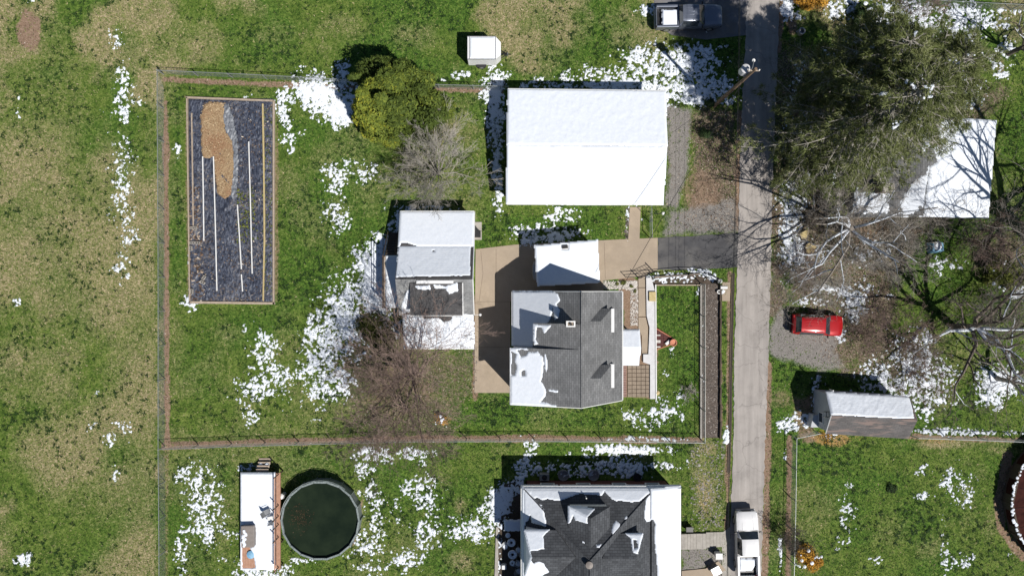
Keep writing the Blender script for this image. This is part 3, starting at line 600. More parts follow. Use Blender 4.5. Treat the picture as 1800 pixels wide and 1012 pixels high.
me = grid_mesh((SX-900)/K, (506-SY)/K, sz, keep, 'snow_patches')
link_mesh('snow_patches', me, M['snow'], kind='stuff', label='broken patches of melting white snow lying over the grass and beds', cat='snow')
SNOWF = f
r = np.random.RandomState(77)
def snow_look(px, py):
    i = np.clip(((py+60)/st).astype(int), 0, f.shape[0]-1); j = np.clip(((px+60)/st).astype(int), 0, f.shape[1]-1); return f[i, j]
px = r.uniform(-50, 1850, 900000); py = r.uniform(-50, 1070, 900000); fv = snow_look(px, py)
k = (fv < 0.0) & (fv > -0.42) & (r.rand(len(px)) < 0.75*np.exp(fv*6)); px = px[k]; py = py[k]; n = len(px)
x = (px-900)/K; y = (506-py)/K; a = r.uniform(0, 6.28, n); sx_ = r.uniform(.02, .07, n); sy_ = sx_*r.uniform(.4, 1, n); V = []
for q in range(5):
    if q < 4:
        aa = a+q*np.pi/2; ss = np.where(q % 2 == 0, sx_, sy_); V.append(np.stack([x+np.cos(aa)*ss, y+np.sin(aa)*ss, np.full(n, .015)], -1))
    else: V.append(np.stack([x, y, .035+sx_*.5], -1))
V = np.stack(V, 1).reshape(-1, 3); b5 = np.arange(n)[:, None, None]*5
Fc = (b5+np.array([(0, 1, 4), (1, 2, 4), (2, 3, 4), (3, 0, 4)])[None]).reshape(-1, 3)
link_mesh('snow_crumbs', np_mesh('snow_crumbs', V, Fc), M['snow'], kind='stuff', label='small crumbs of melting snow fraying out from the patches', cat='snow')
px = r.uniform(-50, 1850, 1100000); py = r.uniform(-50, 1070, 1100000); fv = snow_look(px, py)
k = (fv > 0.0) & (r.rand(len(px)) < 0.75*np.exp(-fv*5)); px = px[k]; py = py[k]; n = len(px)
x = (px-900)/K; y = (506-py)/K; a = r.uniform(0, 6.28, n); L = r.uniform(.03, .12, n); w = r.uniform(.012, .035, n); dx, dy = np.cos(a), np.sin(a)
V = np.stack([np.stack([x-dy*w, y+dx*w, np.full(n, .075)], -1), np.stack([x+dy*w, y-dx*w, np.full(n, .075)], -1), np.stack([x+dx*L, y+dy*L, r.uniform(.10, .16, n)], -1)], 1).reshape(-1, 3)
link_mesh('grass_in_snow', np_mesh('grass_in_snow', V, np.arange(3*n).reshape(-1, 3), np.repeat(r.uniform(0.0, .6, n), 3)), M['blades'], kind='stuff', label='grass tips poking up through the thin snow patches', cat='grass')

# ------------------------------------------------------------------ scattered ground stuff
RX = gx; RY = gy
def zlook(px, py, A):
    i = np.clip(((py-RY[0])/step+0.5).astype(int)+NY0, 0, A.shape[0]-1); j = np.clip(((px-RX[0])/step+0.5).astype(int)+NX0, 0, A.shape[1]-1)
    return A[i, j]
def scatter_tris(n, size, wid, lift, keepf, seed, tintf, area=(-100, 1900, -80, 1090), bend=0.5):
    r = np.random.RandomState(seed)
    px = r.uniform(area[0], area[1], n); py = r.uniform(area[2], area[3], n)
    k = keepf(px, py, r); px = px[k]; py = py[k]; n = len(px)
    x = (px-900)/K; y = (506-py)/K; z0 = zlook(px, py, gz)
    a = r.uniform(0, 2*np.pi, n); L = size*r.uniform(0.5, 1.4, n); w = wid*r.uniform(0.6, 1.4, n)
    hz = lift*r.uniform(0.2, 1.0, n)
    dx, dy = np.cos(a), np.sin(a)
    V = np.empty((n, 3, 3))
    V[:, 0] = np.stack([x-dy*w, y+dx*w, z0+0.002], -1); V[:, 1] = np.stack([x+dy*w, y-dx*w, z0+0.002], -1)
    V[:, 2] = np.stack([x+dx*L, y+dy*L, z0+hz+0.01], -1)
    t = np.repeat(tintf(px, py, r), 3)
    return V.reshape(-1, 3), np.arange(3*n).reshape(-1, 3), t
def grass_keep(px, py, r):
    bad = zlook(px, py, Z[2])*0.9+zlook(px, py, Z[3])*0.9+zlook(px, py, Z[4])*0.6+zlook(px, py, Z[5])*0.3
    return (zlook(px, py, hard) < -2) & (r.rand(len(px)) > bad) & (np.hypot(px-pool_c[0], py-pool_c[1]) > 70)
def grass_tint(px, py, r):
    d = zlook(px, py, Z[0]); l = zlook(px, py, Z[1])
    return np.clip(0.37+r.randn(len(px))*0.20+(d*0.48)*(r.rand(len(px)) < 0.35+0.55*d)-l*0.06, 0, 1)
V, Fc, t = scatter_tris(460000, 0.17, 0.030, 0.10, grass_keep, 5, grass_tint)
link_mesh('grass', np_mesh('grass', V, Fc, t), M['blades'], kind='stuff', label='short green and straw coloured grass covering the lawns and the field', cat='grass')
# dark clover and wild onion clumps
def clump_pts():
    r = np.random.RandomState(9)
    px = r.uniform(-60, 1860, 110000); py = r.uniform(-60, 1070, 110000)
    den = np.clip((fbm(px, py, 50, 3, 61)-0.42)*4, 0.05, 1)*(0.35+0.8*zlook(px, py, Z[1]))*(1-0.7*zlook(px, py, Z[0]))
    den *= np.where(px < 285, 0.9, 0.55)
    k = (r.rand(len(px)) < den*0.5) & (zlook(px, py, hard) < -8) & (zlook(px, py, Z[2]) < .3) & (zlook(px, py, Z[3]) < .3) & (zlook(px, py, Z[4]) < .4) & (np.hypot(px-pool_c[0], py-pool_c[1]) > 72)
    return px[k], py[k], r
px, py, r = clump_pts(); n = len(px); m_ = 9
ang = r.uniform(0, 2*np.pi, (n, m_)); L = r.uniform(0.08, 0.24, (n, m_))*r.uniform(0.5, 1.5, (n, 1)); cx = ((px-900)/K)[:, None]; cy = ((506-py)/K)[:, None]
ox_ = r.randn(n, m_)*0.07; oy_ = r.randn(n, m_)*0.07; w = 0.035
dx, dy = np.cos(ang), np.sin(ang)
V = np.stack([np.stack([cx+ox_-dy*w, cy+oy_+dx*w, np.full_like(dx, 0.03)], -1), np.stack([cx+ox_+dy*w, cy+oy_-dx*w, np.full_like(dx, 0.03)], -1), np.stack([cx+ox_+dx*L, cy+oy_+dy*L, r.uniform(0.05, 0.14, (n, m_))], -1)], 2).reshape(-1, 3)
link_mesh('clover', np_mesh('clover', V, np.arange(len(V)).reshape(-1, 3), np.repeat(r.rand(n*m_), 3)), M['clover'], kind='stuff', label='dark green clover and wild onion tufts dotted through the grass', cat='clover')
# leaf litter, twigs and stones
def lit_keep(px, py, r):
    return (zlook(px, py, hard) < -1) & (r.rand(len(px)) < np.maximum(zlook(px, py, Z[4]), np.maximum(zlook(px, py, Z[2])*0.5, zlook(px, py, Z[5])*0.5)))
V, Fc, t = scatter_tris(240000, 0.13, 0.035, 0.05, lit_keep, 15, lambda px, py, r: np.clip(r.rand(len(px))**1.2, 0, 1))
link_mesh('leaf_litter', np_mesh('leaf_litter', V, Fc, t), M['litter'], kind='stuff', label='brown fallen leaves and twigs strewn under the trees and along the road', cat='leaves')
def rocks(name, polys, n, s0, s1, mat, label, seed, z=0.02, cat='stones'):
    r = np.random.RandomState(seed); V = []; F_ = []; T = []
    oc = np.array([(1, 0, 0), (0, 1, 0), (-1, 0, 0), (0, -1, 0), (0, 0, 1)], float)
    fc = np.array([(0, 1, 4), (1, 2, 4), (2, 3, 4), (3, 0, 4)])
    A = [abs(sum(P[i][0]*P[(i+1) % len(P)][1]-P[(i+1) % len(P)][0]*P[i][1] for i in range(len(P)))) for P in polys]
    for P, a_ in zip(polys, A):
        xs = [p[0] for p in P]; ys = [p[1] for p in P]; k = int(n*a_/sum(A)*1.3)+2
        px = r.uniform(min(xs), max(xs), k); py = r.uniform(min(ys), max(ys), k)
        ins = sdist(P, px, py) > 0
        for x, y in zip(px[ins], py[ins]):
            s = r.uniform(s0, s1)*(1 if r.rand() < .9 else 1.7); a = r.uniform(0, 6.28)
            q = oc*np.array([s, s*r.uniform(.5, .9), s*r.uniform(.35, .7)])*(1+r.randn(5, 1)*0.15)
            c, sn = math.cos(a), math.sin(a)
            q = np.stack([q[:, 0]*c-q[:, 1]*sn+(x-900)/K, q[:, 0]*sn+q[:, 1]*c+(506-y)/K, q[:, 2]+z], -1)
            F_.append(fc+len(V)*5); V.append(q); T += [r.rand()]*5
    me = np_mesh(name, np.concatenate(V), np.concatenate(F_), T)
    return link_mesh(name, me, mat, kind='stuff', label=label, cat=cat)
mb = MB(); mb.prism([W(*p) for p in [(1234, 499), (1263, 499), (1263, 769), (1234, 769)]], -.02, .06); mb.build('soil', M['mulch'], None, kind='structure')
rocks('bed_stones', [bed_poly], 2600, 0.015, 0.05, M['stones'], 'dark mulch and small stones filling the long bed beside the road', 3, 0.06)
rocks('pebbles', [[(1099, 494), (1121, 494), (1121, 572), (1108, 572), (1108, 510), (1099, 510)], [(1060, 494), (1120, 494), (1120, 508), (1060, 508)]], 1500, 0.03, 0.06, M['pebble'], 'pale pebbles in the bed beside the house entrance walk', 4, 0.04)
rocks('rubble', [[(1215, 775), (1275, 775), (1270, 930), (1215, 932)]], 420, 0.03, 0.11, M['gravel'], 'tan stones and rubble on the bank north of the plank walk', 5, 0.01)
rocks('gravel', [[(1172, 180), (1218, 190), (1212, 300), (1190, 365), (1170, 362)], [(1350, 575), (1390, 560), (1475, 595), (1460, 640), (1350, 620)], [(1172, 365), (1292, 350), (1298, 410), (1164, 416)]], 5200, 0.012, 0.03, M['gravel'], 'loose grey gravel on the parking areas', 6, 0.0)
rocks('edge_stones', [[(1100, 368), (1107, 368), (1104, 422), (1099, 422)], [(833, 600), (838, 600), (838, 690), (833, 690)], [(655, 770), (668, 790), (640, 790)]], 110, 0.06, 0.15, M['stones'], 'field stones edging the short walk south of the barn', 7, 0.0)
rocks('yard_rocks', [[(1360, 380), (1500, 400), (1560, 470), (1400, 470)], [(1540, 620), (1640, 600), (1660, 680), (1540, 690)], [(1370, 30), (1410, 20), (1420, 70), (1390, 80)]], 300, 0.04, 0.12, M['stones'], 'scattered rocks in the brushy yard east of the road', 8, 0.0)

# ------------------------------------------------------------------ fences
post_cache = {}
def chain_fence(pts, label, h=1.2, spacing=3.0, group=None, mesh=True, mat=None, skip_last=False):
    mat = mat or M['galv']
    P = [Vector((*W(*p), 0)) for p in pts]
    t = thing('chain_link_fence', label, 'fence', P[0], 0, group)
    key = (h, mat.name)
    if key not in post_cache:
        mb = MB(); mb.tube([(0, 0, -0.2), (0, 0, h+0.05)], 0.045, 8); mb.tube([(0, 0, h+0.05), (0, 0, h+0.09)], [0.045, 0.015], 8)
        me = bpy.data.meshes.new('post'); me.from_pydata(mb.v, [], mb.f); me.materials.append(mat); post_cache[key] = me
    cum = [0]
    for i in range(len(P)-1): cum.append(cum[-1]+(P[i+1]-P[i]).length)
    def at(s):
        for i in range(len(P)-1):
            if s <= cum[i+1]+1e-6:
                u = (s-cum[i])/max(cum[i+1]-cum[i], 1e-6); return P[i].lerp(P[i+1], u)
        return P[-1]
    n = max(1, round(cum[-1]/spacing))
    for k in range(n+1):
        if skip_last and k == n: continue
        p = at(cum[-1]*k/n)
        o = bpy.data.objects.new('post', post_cache[key]); col.objects.link(o); o.parent = t
        o.location = p-P[0]; o.rotation_euler = (random.uniform(-.03, .03), random.uniform(-.03, .03), 0)
    mb = MB(); mb.tube([at(cum[-1]*k/(n*2))+Vector((0, 0, h+random.uniform(-.01, .02))) for k in range(2*n+1)], 0.028, 6)
    mb.build('top_rail', mat, t)
    if mesh:
        mb = MB(); s = 0.0; pit = 0.085; tot = cum[-1]
        up = Vector((0, 0, 1))
        while s < tot:
            for sg in (1, -1):
                a = s if sg > 0 else min(s+h, tot); b = min(s+h, tot) if sg > 0 else s
                za, zb = 0.04, 0.04+abs(b-a)
                if zb > h: zb = h
                p, q = at(a)+up*za, at(b)+up*zb
                mb.tube([p, q], 0.0024, 3, False)
            s += pit
        mb.build('wire_mesh', mat, t, kind='stuff')
    return t
chain_fence([(288, 131), (289, 300), (290, 500), (290, 784)], 'long chain link fence along the open field west of the garden bed')
chain_fence([(290, 784), (291, 900), (292, 1090)], 'chain link fence continuing south past the pool lawn on its west side')
chain_fence([(288, 131), (420, 137), (560, 144), (745, 155), (893, 159)], 'chain link fence along the north edge of the yard between field and barn')
chain_fence([(290, 784), (420, 779), (560, 775), (720, 771), (940, 770), (1100, 771), (1233, 773)], 'chain link fence with bare soil strip between the two back yards')
chain_fence([(1233, 773), (1233, 640), (1233, 500)], 'chain link fence between the front lawn and the long roadside bed')
chain_fence([(1148, 489), (1190, 485), (1229, 483), (1258, 494), (1266, 505)], 'short curved black fence around the snowy corner bed by the asphalt drive', h=0.9, spacing=1.5, mesh=False, mat=M['black'])
chain_fence([(1391, 765), (1389, 900), (1384, 1090)], 'chain link fence along the east side of the road past the orange shrub')
chain_fence([(1391, 765), (1432, 757)], 'short piece of fence joining the road corner to the grey shed', spacing=2.2)
chain_fence([(1600, 765), (1700, 768), (1900, 776)], 'chain link fence running east from the grey shed between two lawns')
chain_fence([(1590, 8), (1700, 14), (1900, 24)], 'chain link fence at the far north east corner behind the snow patch')
chain_fence([(1709, 18), (1703, 84)], 'short chain link fence with snow along it in the north east corner')
chain_fence([(1141, 362), (1142, 418)], 'short fence beside the concrete walk south of the barn', spacing=1.4)

# ------------------------------------------------------------------ buildings
def plane_z(P):
    a, b, c = [Vector(p) for p in (P[0], P[1], P[2])]
    n = (b-a).cross(c-a).normalized()
    return lambda x, y: a.z - (n.x*(x-a.x)+n.y*(y-a.y))/n.z
def snow_on(name, P, label, include=None, exclude=(), th=0.09, amp=3.0, cell=0.07, edge=0.0, seed=1, lift=0.0, relief=0.02, sc=9, ridged=0.0, noise2=2.0, part=None):
    """snow lying on the sloping plane through P (metres); include/exclude are outlines as seen in the photo"""
    pz = plane_z(P); xs = [p[0] for p in P]; ys = [p[1] for p in P]
    X, Y = np.meshgrid(np.arange(min(xs)-cell, max(xs)+cell*2, cell), np.arange(min(ys)-cell, max(ys)+cell*2, cell))
    Zp = pz(X, Y)
    s = K/(1-Zp/H); U = 900+X*s; Vv = 506-Y*s
    e = sdist([(p[0], p[1]) for p in P], X, Y)*K + edge
    nz = (fbm(U, Vv, sc, 4, seed*13+5, 0.6)-0.5)*2*amp
    fd = e + np.minimum(nz, 0)*0.15 + (fbm(U, Vv, 3, 2, seed)-0.5)*0.6
    if include is not None:
        inc = np.full(X.shape, -1e9)
        for q in include: inc = np.maximum(inc, sdist(q, U, Vv))
        fd = np.minimum(fd, inc+nz)
    for q in exclude: fd = np.minimum(fd, -sdist(q, U, Vv)+nz)
    k = fd > 0
    hh = np.clip(fd/2.2, 0, 1)
    bump_ = (fbm(U, Vv, 7, 3, seed+50)-0.5)*relief
    if ridged: bump_ = bump_+np.sin((Y if ridged > 0 else X)*2*np.pi/0.16+fbm(U, Vv, 6, 2, seed)*2)*0.006
    Zs = np.where(k, Zp+lift+th*(0.25+0.75*hh)+bump_*hh, Zp-0.03)
    if k.sum() < 4: return None
    me = grid_mesh(X, Y[::-1], Zs[::-1], k[::-1], name) if False else None
    ny, nx = X.shape; ids = np.arange(ny*nx).reshape(ny, nx)
    q = k[:-1, :-1] | k[1:, :-1] | k[:-1, 1:] | k[1:, 1:]
    Fq = np.stack([ids[:-1, :-1][q], ids[:-1, 1:][q], ids[1:, 1:][q], ids[1:, :-1][q]], -1)
    used = np.unique(Fq); remap = np.full(ny*nx, -1, np.int64); remap[used] = np.arange(len(used))
    Vt = np.stack([X.ravel()[used], Y.ravel()[used], Zs.ravel()[used]], -1)
    me = np_mesh(name, Vt, remap[Fq]); me.shade_smooth()
    return link_mesh(name, me, M['snow'], kind='stuff', label=label, cat='snow')

def walls(t, pts, mat, name='wall', z0=-0.1):
    """one wall panel (0.12 m thick) per side; pts = (x, y, top) round the plan"""
    out = []
    n = len(pts)
    cx = sum(p[0] for p in pts)/n; cy = sum(p[1] for p in pts)/n
    for i in range(n):
        a, b = pts[i], pts[(i+1) % n]
        d = Vector((b[0]-a[0], b[1]-a[1], 0)); nn_ = Vector((-d.y, d.x, 0)).normalized()*0.12
        if nn_.dot(Vector((cx-a[0], cy-a[1], 0))) < 0: nn_ = -nn_
        top = (lambda p: p[3]) if False else None
        mids = [(a[0], a[1], a[2]), (b[0], b[1], b[2])]
        if len(a) > 3 and a[3] is not None: mids.insert(1, (a[3][0], a[3][1], a[3][2]))
        mb = MB(); m = len(mids)
        vs_ = [(p[0], p[1], z0) for p in mids]+[(p[0], p[1], p[2]) for p in mids]
        vs_ += [(p[0]+nn_.x, p[1]+nn_.y, z0) for p in mids]+[(p[0]+nn_.x, p[1]+nn_.y, p[2]) for p in mids]
        fs = []
        for j in range(m-1):
            fs += [(j, j+1, m+j+1, m+j), (2*m+j+1, 2*m+j, 3*m+j, 3*m+j+1), (m+j, m+j+1, 3*m+j+1, 3*m+j)]
        fs += [(0, m, 3*m, 2*m), (m-1, 3*m-1, 4*m-1, 2*m-1)]
        mb.add(vs_, fs)
        out.append((mb.build(name, mat, t), a, b, -nn_.normalized()))
    return out
def window(wl_, u, z, w=0.9, h=1.2, door=False):
    o, a, b, n = wl_
    A = Vector((a[0], a[1], 0)); B = Vector((b[0], b[1], 0)); d = (B-A).normalized(); c = A.lerp(B, u)
    def bx(mb, s0, s1, z0, z1, t0, t1):
        p = [c+d*s0+n*t0, c+d*s1+n*t0, c+d*s1+n*t1, c+d*s0+n*t1]
        mb.prism([(q.x, q.y) for q in p], z0, z1)
    mb = MB()
    bx(mb, -w/2-.07, -w/2, z-h/2, z+h/2, 0.004, 0.05); bx(mb, w/2, w/2+.07, z-h/2, z+h/2, 0.004, 0.05)
    bx(mb, -w/2-.07, w/2+.07, z+h/2, z+h/2+.08, 0.004, 0.055); bx(mb, -w/2-.09, w/2+.09, z-h/2-.07, z-h/2, 0.004, 0.08)
    fr = sub(mb, 'door_frame' if door else 'window', M['trim'], o)
    mb = MB()
    if door: bx(mb, -w/2, w/2, z-h/2, z+h/2, 0.003, 0.03)
    else:
        bx(mb, -w/2, w/2, z-h/2, z-.02, 0.003, 0.018); bx(mb, -w/2, w/2, z+.02, z+h/2, 0.003, 0.018)
    # pane sits with the frame under the same wall
    sub(mb, 'door' if door else 'pane', M['taupe'] if door else M['glass'], o)
def roof(t, P, th, mat, name='roof_slope'):
    mb = MB(); mb.slab(P, th); return mb.build(name, mat, t)
def gutter(t, a, b, mat=None, r=0.06):
    mb = MB(); mb.tube([a, b], r, 6); mb.build('gutter', mat or M['trim'], t)

# --- A: big white barn
eh, rh = 3.0, 4.05
M['barn_roof'] = mottled('grey_barn_roof', (.30, .31, .33), (.38, .39, .41), 2, .5)
t = thing('barn', 'large barn with a low pitched roof wholly covered in smooth snow', 'barn', (*W(1030, 260), 0))
NW, NE, SE, SW = W3(893, 157, eh), W3(1170, 160, eh), W3(1165, 359, eh), W3(891, 358, eh)
RW, RE = W3(892, 254, rh), W3(1172, 256, rh)
roof(t, [NW, NE, RE, RW], 0.12, M['barn_roof']); roof(t, [RW, RE, SE, SW], 0.12, M['barn_roof'])
ins = 0.35
wx0, wx1 = NW[0]+ins, NE[0]-ins; wy0, wy1 = NW[1]-ins, SW[1]+ins
ry = (RW[1]+RE[1])/2
wl_ = walls(t, [(wx0, wy0, eh-.1), (wx1, wy0, eh-.1, (wx1, ry, rh-.16)), (wx1, wy1, eh-.1), (wx0, wy1, eh-.1, (wx0, ry, rh-.16))], M['white'])
for u in (.2, .5, .8): window(wl_[2], u, 1.6)
window(wl_[1], .5, 1.15, 2.6, 2.3, True); window(wl_[3], .3, 1.7)
gutter(t, (NW[0], NW[1]+.03, eh-.03), (NE[0], NE[1]+.03, eh-.03)); gutter(t, (SW[0], SW[1]-.03, eh-.03), (SE[0], SE[1]-.03, eh-.03))
snow_on('roof_snow', [NW, NE, RE, RW], 'smooth unbroken snow on the north slope of the large barn', amp=1.5, th=0.10, edge=0.6, cell=0.08, relief=0.04, seed=2)
snow_on('roof_snow', [RW, RE, SE, SW], 'smooth unbroken snow on the south slope of the large barn', exclude=[[(903, 252), (1162, 254), (1162, 257.5), (903, 255.5)]], amp=1.6, th=0.10, edge=0.6, cell=0.08, relief=0.03, seed=3)

# --- B: small skewed garage with flat snowy roof beside the house
gh = 2.8
t = thing('garage', 'small garage set at a slant beside the house under a flat snow covered roof', 'garage', (*W(996, 464), 0))
Q = [W3(940, 432, gh), W3(1050, 422, gh), W3(1054, 496, gh), W3(945, 502, gh)]
roof(t, Q, 0.14, M['white_metal'], 'roof')
c = Vector((sum(q[0] for q in Q)/4, sum(q[1] for q in Q)/4, 0))
wp = [(c.x+(q[0]-c.x)*.94, c.y+(q[1]-c.y)*.92, gh-.15) for q in Q]
wl_ = walls(t, wp, M['white']); window(wl_[1], .5, 1.15, 2.4, 2.2, True); window(wl_[0], .3, 1.6)
mb = MB(); x, y = W(993, 434, gh); mb.obox(x, y, .5, .28, gh, gh+.16, .09); mb.build('roof_vent', M['black'], t)
snow_on('roof_snow', Q, 'thick even snow on the flat roof of the small slanted garage', exclude=[[(987, 430), (999, 430), (999, 438), (987, 438)]], amp=0.5, th=0.10, edge=0.2, cell=0.07, seed=5)
mb = MB(); x, y = W(941, 475, 1.5)
mb.lathe((0, 0, 0), [(0.02, 0), (0.5, 0.03), (0.62, 0.2), (0.62, 1.2), (0.5, 1.42), (0.02, 1.5)], 20)
mb.v = [(vx*0.42+x, vy*1.45+y, vz) for vx, vy, vz in mb.v]
o = mb.build('storage_tank', M['grey_metal'], None, smooth=True); setp(o, 'pale grey round ended tank against the west wall of the small slanted garage', 'tank')

# --- C: the grey shingled house
rz_, we, ee, ne = 7.3, 5.6, 3.6, 3.0
t = thing('house', 'grey shingled house with two small dormers on its east slope', 'house', (*W(990, 610), 0))
yS = -9.50; yN = W(0, 513, 3)[1]+0.02; yD = W(0, 612, 6)[1]; yE = W(0, 568, 6)[1]
xR = W(1022, 0, rz_)[0]; xE = W(1094, 0, ee)[0]; xW = W(897.5, 0, we)[0]; xWn = W(900.5, 0, ne)[0]; xDm = W(938, 0, 5.85)[0]
ES = [(xR, yN, rz_), (xR, yS, rz_), (xE, yS, ee), (xE, yN, ee)]
WS = [(xR, yD, rz_-.002), (xR, yS, rz_-.002), (xW, yS, we), (xW, yD, we)]
WN = [(xR, yN, rz_-.004), (xR, yD+.01, rz_-.004), (xWn, yD+.01, ne), (xWn, yN, ne)]
DM = [(xR, yE, rz_-.006), (xR, yD+.012, rz_-.006), (xDm, yD+.012, 5.75), (xDm, yE, 5.75)]
for P in (ES, WS, WN, DM): roof(t, P, 0.14, M['sh_house'])
mb = MB(); mb.tube([(xR, yN+.01, rz_+.01), (xR, yS-.01, rz_+.01)], 0.06, 6); mb.build('ridge_cap', M['sh_house'], t)
i_ = .25
wl_ = walls(t, [(xWn+i_, yN-i_, ne+.05), (xE-i_, yN-i_, ee+.05, None), (xE-i_, yS+i_, ee+.05), (xWn+i_, yS+i_, 2.9)], M['white'])
# gable ends and raised west side
def gable(pts, nrm, name='gable_wall'):
    mb = MB(); n = len(pts); k = Vector(nrm)*0.1
    mb.add([*pts, *[(p[0]+k.x, p[1]+k.y, p[2]) for p in pts]], [tuple(range(n)), tuple(range(n, 2*n))[::-1]]+[(i, n+i, n+(i+1) % n, (i+1) % n) for i in range(n)])
    return mb.build(name, M['white'], t)
gable([(xWn+i_, yN-i_, ne-.05), (xE-i_, yN-i_, ee-.1), (xR, yN-i_, rz_-.2)], (0, -1, 0))
gable([(xW+i_, yS+i_, 2.8), (xE-i_, yS+i_, ee-.1), (xR, yS+i_, rz_-.2), (xW+i_, yS+i_, we-.15)], (0, 1, 0))
ws = walls(t, [(xW+i_, yD-.08, we-.12), (xW+i_, yS+i_, we-.12), (xW+i_+.3, yS+i_, we-.05), (xR, yD-.1, rz_-.2)], M['white'])
window(ws[0], .3, 4.4); window(ws[0], .7, 4.4)
gable([(xDm+.12, yE-.1, 3.5), (xR, yE-.1, 3.5), (xR, yE-.1, rz_-.2), (xDm+.12, yE-.1, 5.6)], (0, -1, 0), 'dormer_cheek')
wd = walls(t, [(xDm+.12, yE-.1, 5.6), (xDm+.12, yD+.0, 5.6), (xDm+.4, yD, 5.6), (xDm+.4, yE-.1, 5.6)], M['white'], 'dormer_front', 3.2)
window(wl_[0], .25, 1.7); window(wl_[0], .7, 1.7); window(wl_[2], .3, 1.6); window(wl_[2], .7, 1.6); window(wl_[1], .2, 1.6); window(wl_[3], .6, 1.6)
gutter(t, (xE+.02, yN, ee-.05), (xE+.02, yS, ee-.05)); gutter(t, (xW-.02, yD, we-.05), (xW-.02, yS, we-.05)); gutter(t, (xWn-.02, yN, ne-.05), (xWn-.02, yD, ne-.05))
# fascia along the rakes
for (a, b) in (((xW, yS-.03, we-.06), (xR, yS-.03, rz_-.06)), ((xR, yS-.03, rz_-.06), (xE, yS-.03, ee-.06)), ((xWn, yN+.03, ne-.06), (xR, yN+.03, rz_-.06)), ((xR, yN+.03, rz_-.06), (xE, yN+.03, ee-.06))):
    mb = MB(); mb.tube([a, b], 0.055, 4); mb.build('fascia', M['trim'], t)
# the two hipped dormers on the east slope, plus their snow-capped sills
ez = plane_z(ES)
for cyp in (563.5, 662):
    zf = 5.5
    yc = W(0, cyp, zf)[1]; xf = W(1074, 0, 5.4)[0]; hw = 1.0
    zr = 6.55; xa = W(1056, 0, zr)[0]; xb = xR+(rz_-zr)*(xE-xR)/(rz_-ee)
    zeV = 5.62; xbe = xR+(rz_-zeV)*(xE-xR)/(rz_-ee)-.05
    A = (xa, yc, zr); Rr = (xb-.05, yc, zr)
    F1, F2 = (xf, yc+hw, zeV), (xf, yc-hw, zeV); B1, B2 = (xbe, yc+hw, zeV), (xbe, yc-hw, zeV)
    roof(t, [F1, F2, A], 0.08, M['sh_house'], 'dormer_roof'); roof(t, [F1, A, Rr, B1], 0.08, M['sh_house'], 'dormer_roof'); roof(t, [F2, B2, Rr, A], 0.08, M['sh_house'], 'dormer_roof')
    dw = MB(); dw.box(xbe, xf-.12, yc-hw+.12, yc+hw-.12, 3.9, zeV-.02); o = dw.build('dormer_wall', M['white'], t)
    mb = MB(); mb.box(xf-.12, xf-.09, yc-.45, yc+.45, 4.35, 5.15); sub(mb, 'pane', M['glass'], o)
    zs = ez(xf+.2, yc)
    mb = MB(); mb.box(xf-.02, xf+.34, yc-.98, yc+.98, zs-.02, zs+.36); mb.build('dormer_sill', M['white_metal'], t, bevel=.02)
# chimney
mb = MB(); x, y = W(1003, 569, 7.7); mb.box(x-.32, x+.32, y-.2, y+.2, 5.5, 7.8); ch = mb.build('chimney', M['paver'], t)
mb = MB(); mb.box(x-.36, x+.36, y-.24, y-.14, 7.8, 7.88); mb.box(x-.36, x+.36, y+.14, y+.24, 7.8, 7.88); mb.box(x-.36, x-.24, y-.14, y+.14, 7.8, 7.88); mb.box(x+.24, x+.36, y-.14, y+.14, 7.8, 7.88); sub(mb, 'chimney_cap', M['trim'], ch)
mb = MB(); mb.tube([(x, y, 7.8), (x, y, 8.05)], .09, 10); sub(mb, 'flue', M['black'], ch)
# entrance porch on the east side
pz0, pz1 = 2.75, 3.35
P1 = [W3(1085, 611, pz1), W3(1125, 611, pz1), W3(1123, 580, pz0), W3(1090, 580, pz0)]
P2 = [W3(1092, 640, pz0), W3(1121, 641, pz0), W3(1125, 611.5, pz1), W3(1085, 611.5, pz1)]
for P in (P1, P2): roof(t, P, .1, M['sh_house'], 'porch_roof')
for px_, py_ in ((1117, 588), (1117, 634)):
    x, y = W(px_, py_, 0); mb = MB(); x *= .97; mb.box(x-.06, x+.06, y-.06, y+.06, 0, 2.7); mb.build('porch_post', M['trim'], t)
snow_on('roof_snow', P1, 'bluish snow on the north side of the entrance porch roof', th=.14, edge=1.5, seed=8, cell=.06)
snow_on('roof_snow', P2, 'bright ragged snow on the south side of the entrance porch roof', th=.14, edge=1.5, amp=1.0, exclude=[[(1084, 608), (1092, 612), (1094, 620), (1091, 632), (1093, 642), (1080, 642)]], seed=9, cell=.06)
snow_on('roof_snow', WN, 'snow in shade on the lower north west roof of the grey house',
        include=[[(896, 508), (968, 511), (980, 516), (984, 528), (978, 535), (984, 545), (982, 558), (975, 562), (972, 540), (968, 560), (962, 568), (940, 572), (936, 618), (896, 618)]], amp=1.2, th=.11, edge=.8, seed=10, cell=.065)
snow_on('roof_snow', WS, 'large ragged sheet of snow on the south west roof of the grey house',
        include=[[(896, 611), (926, 612), (930, 618), (946, 617), (953, 626), (956, 640), (955, 655), (952, 670), (960, 684), (958, 698), (950, 706), (978, 712), (978, 716), (896, 716)]],
        exclude=[[(900, 618), (907, 622), (904, 632), (909, 640), (906, 660), (899, 660)], [(916, 654), (923, 651), (924, 660), (917, 660)], [(911, 615), (930, 614), (926, 624), (915, 628)]], amp=2.4, th=.09, edge=.5, seed=11, cell=.065, sc=8)
snow_on('roof_snow', WS, 'thin streaks of snow on the south west roof of the grey house beside the large sheet',
        include=[[(964, 684), (981, 686), (980, 689), (965, 688)], [(958, 620), (963, 640), (960, 655), (957, 640)], [(945, 707), (962, 706), (960, 712), (948, 712)]], amp=1.6, th=.07, seed=12, cell=.06, sc=5)
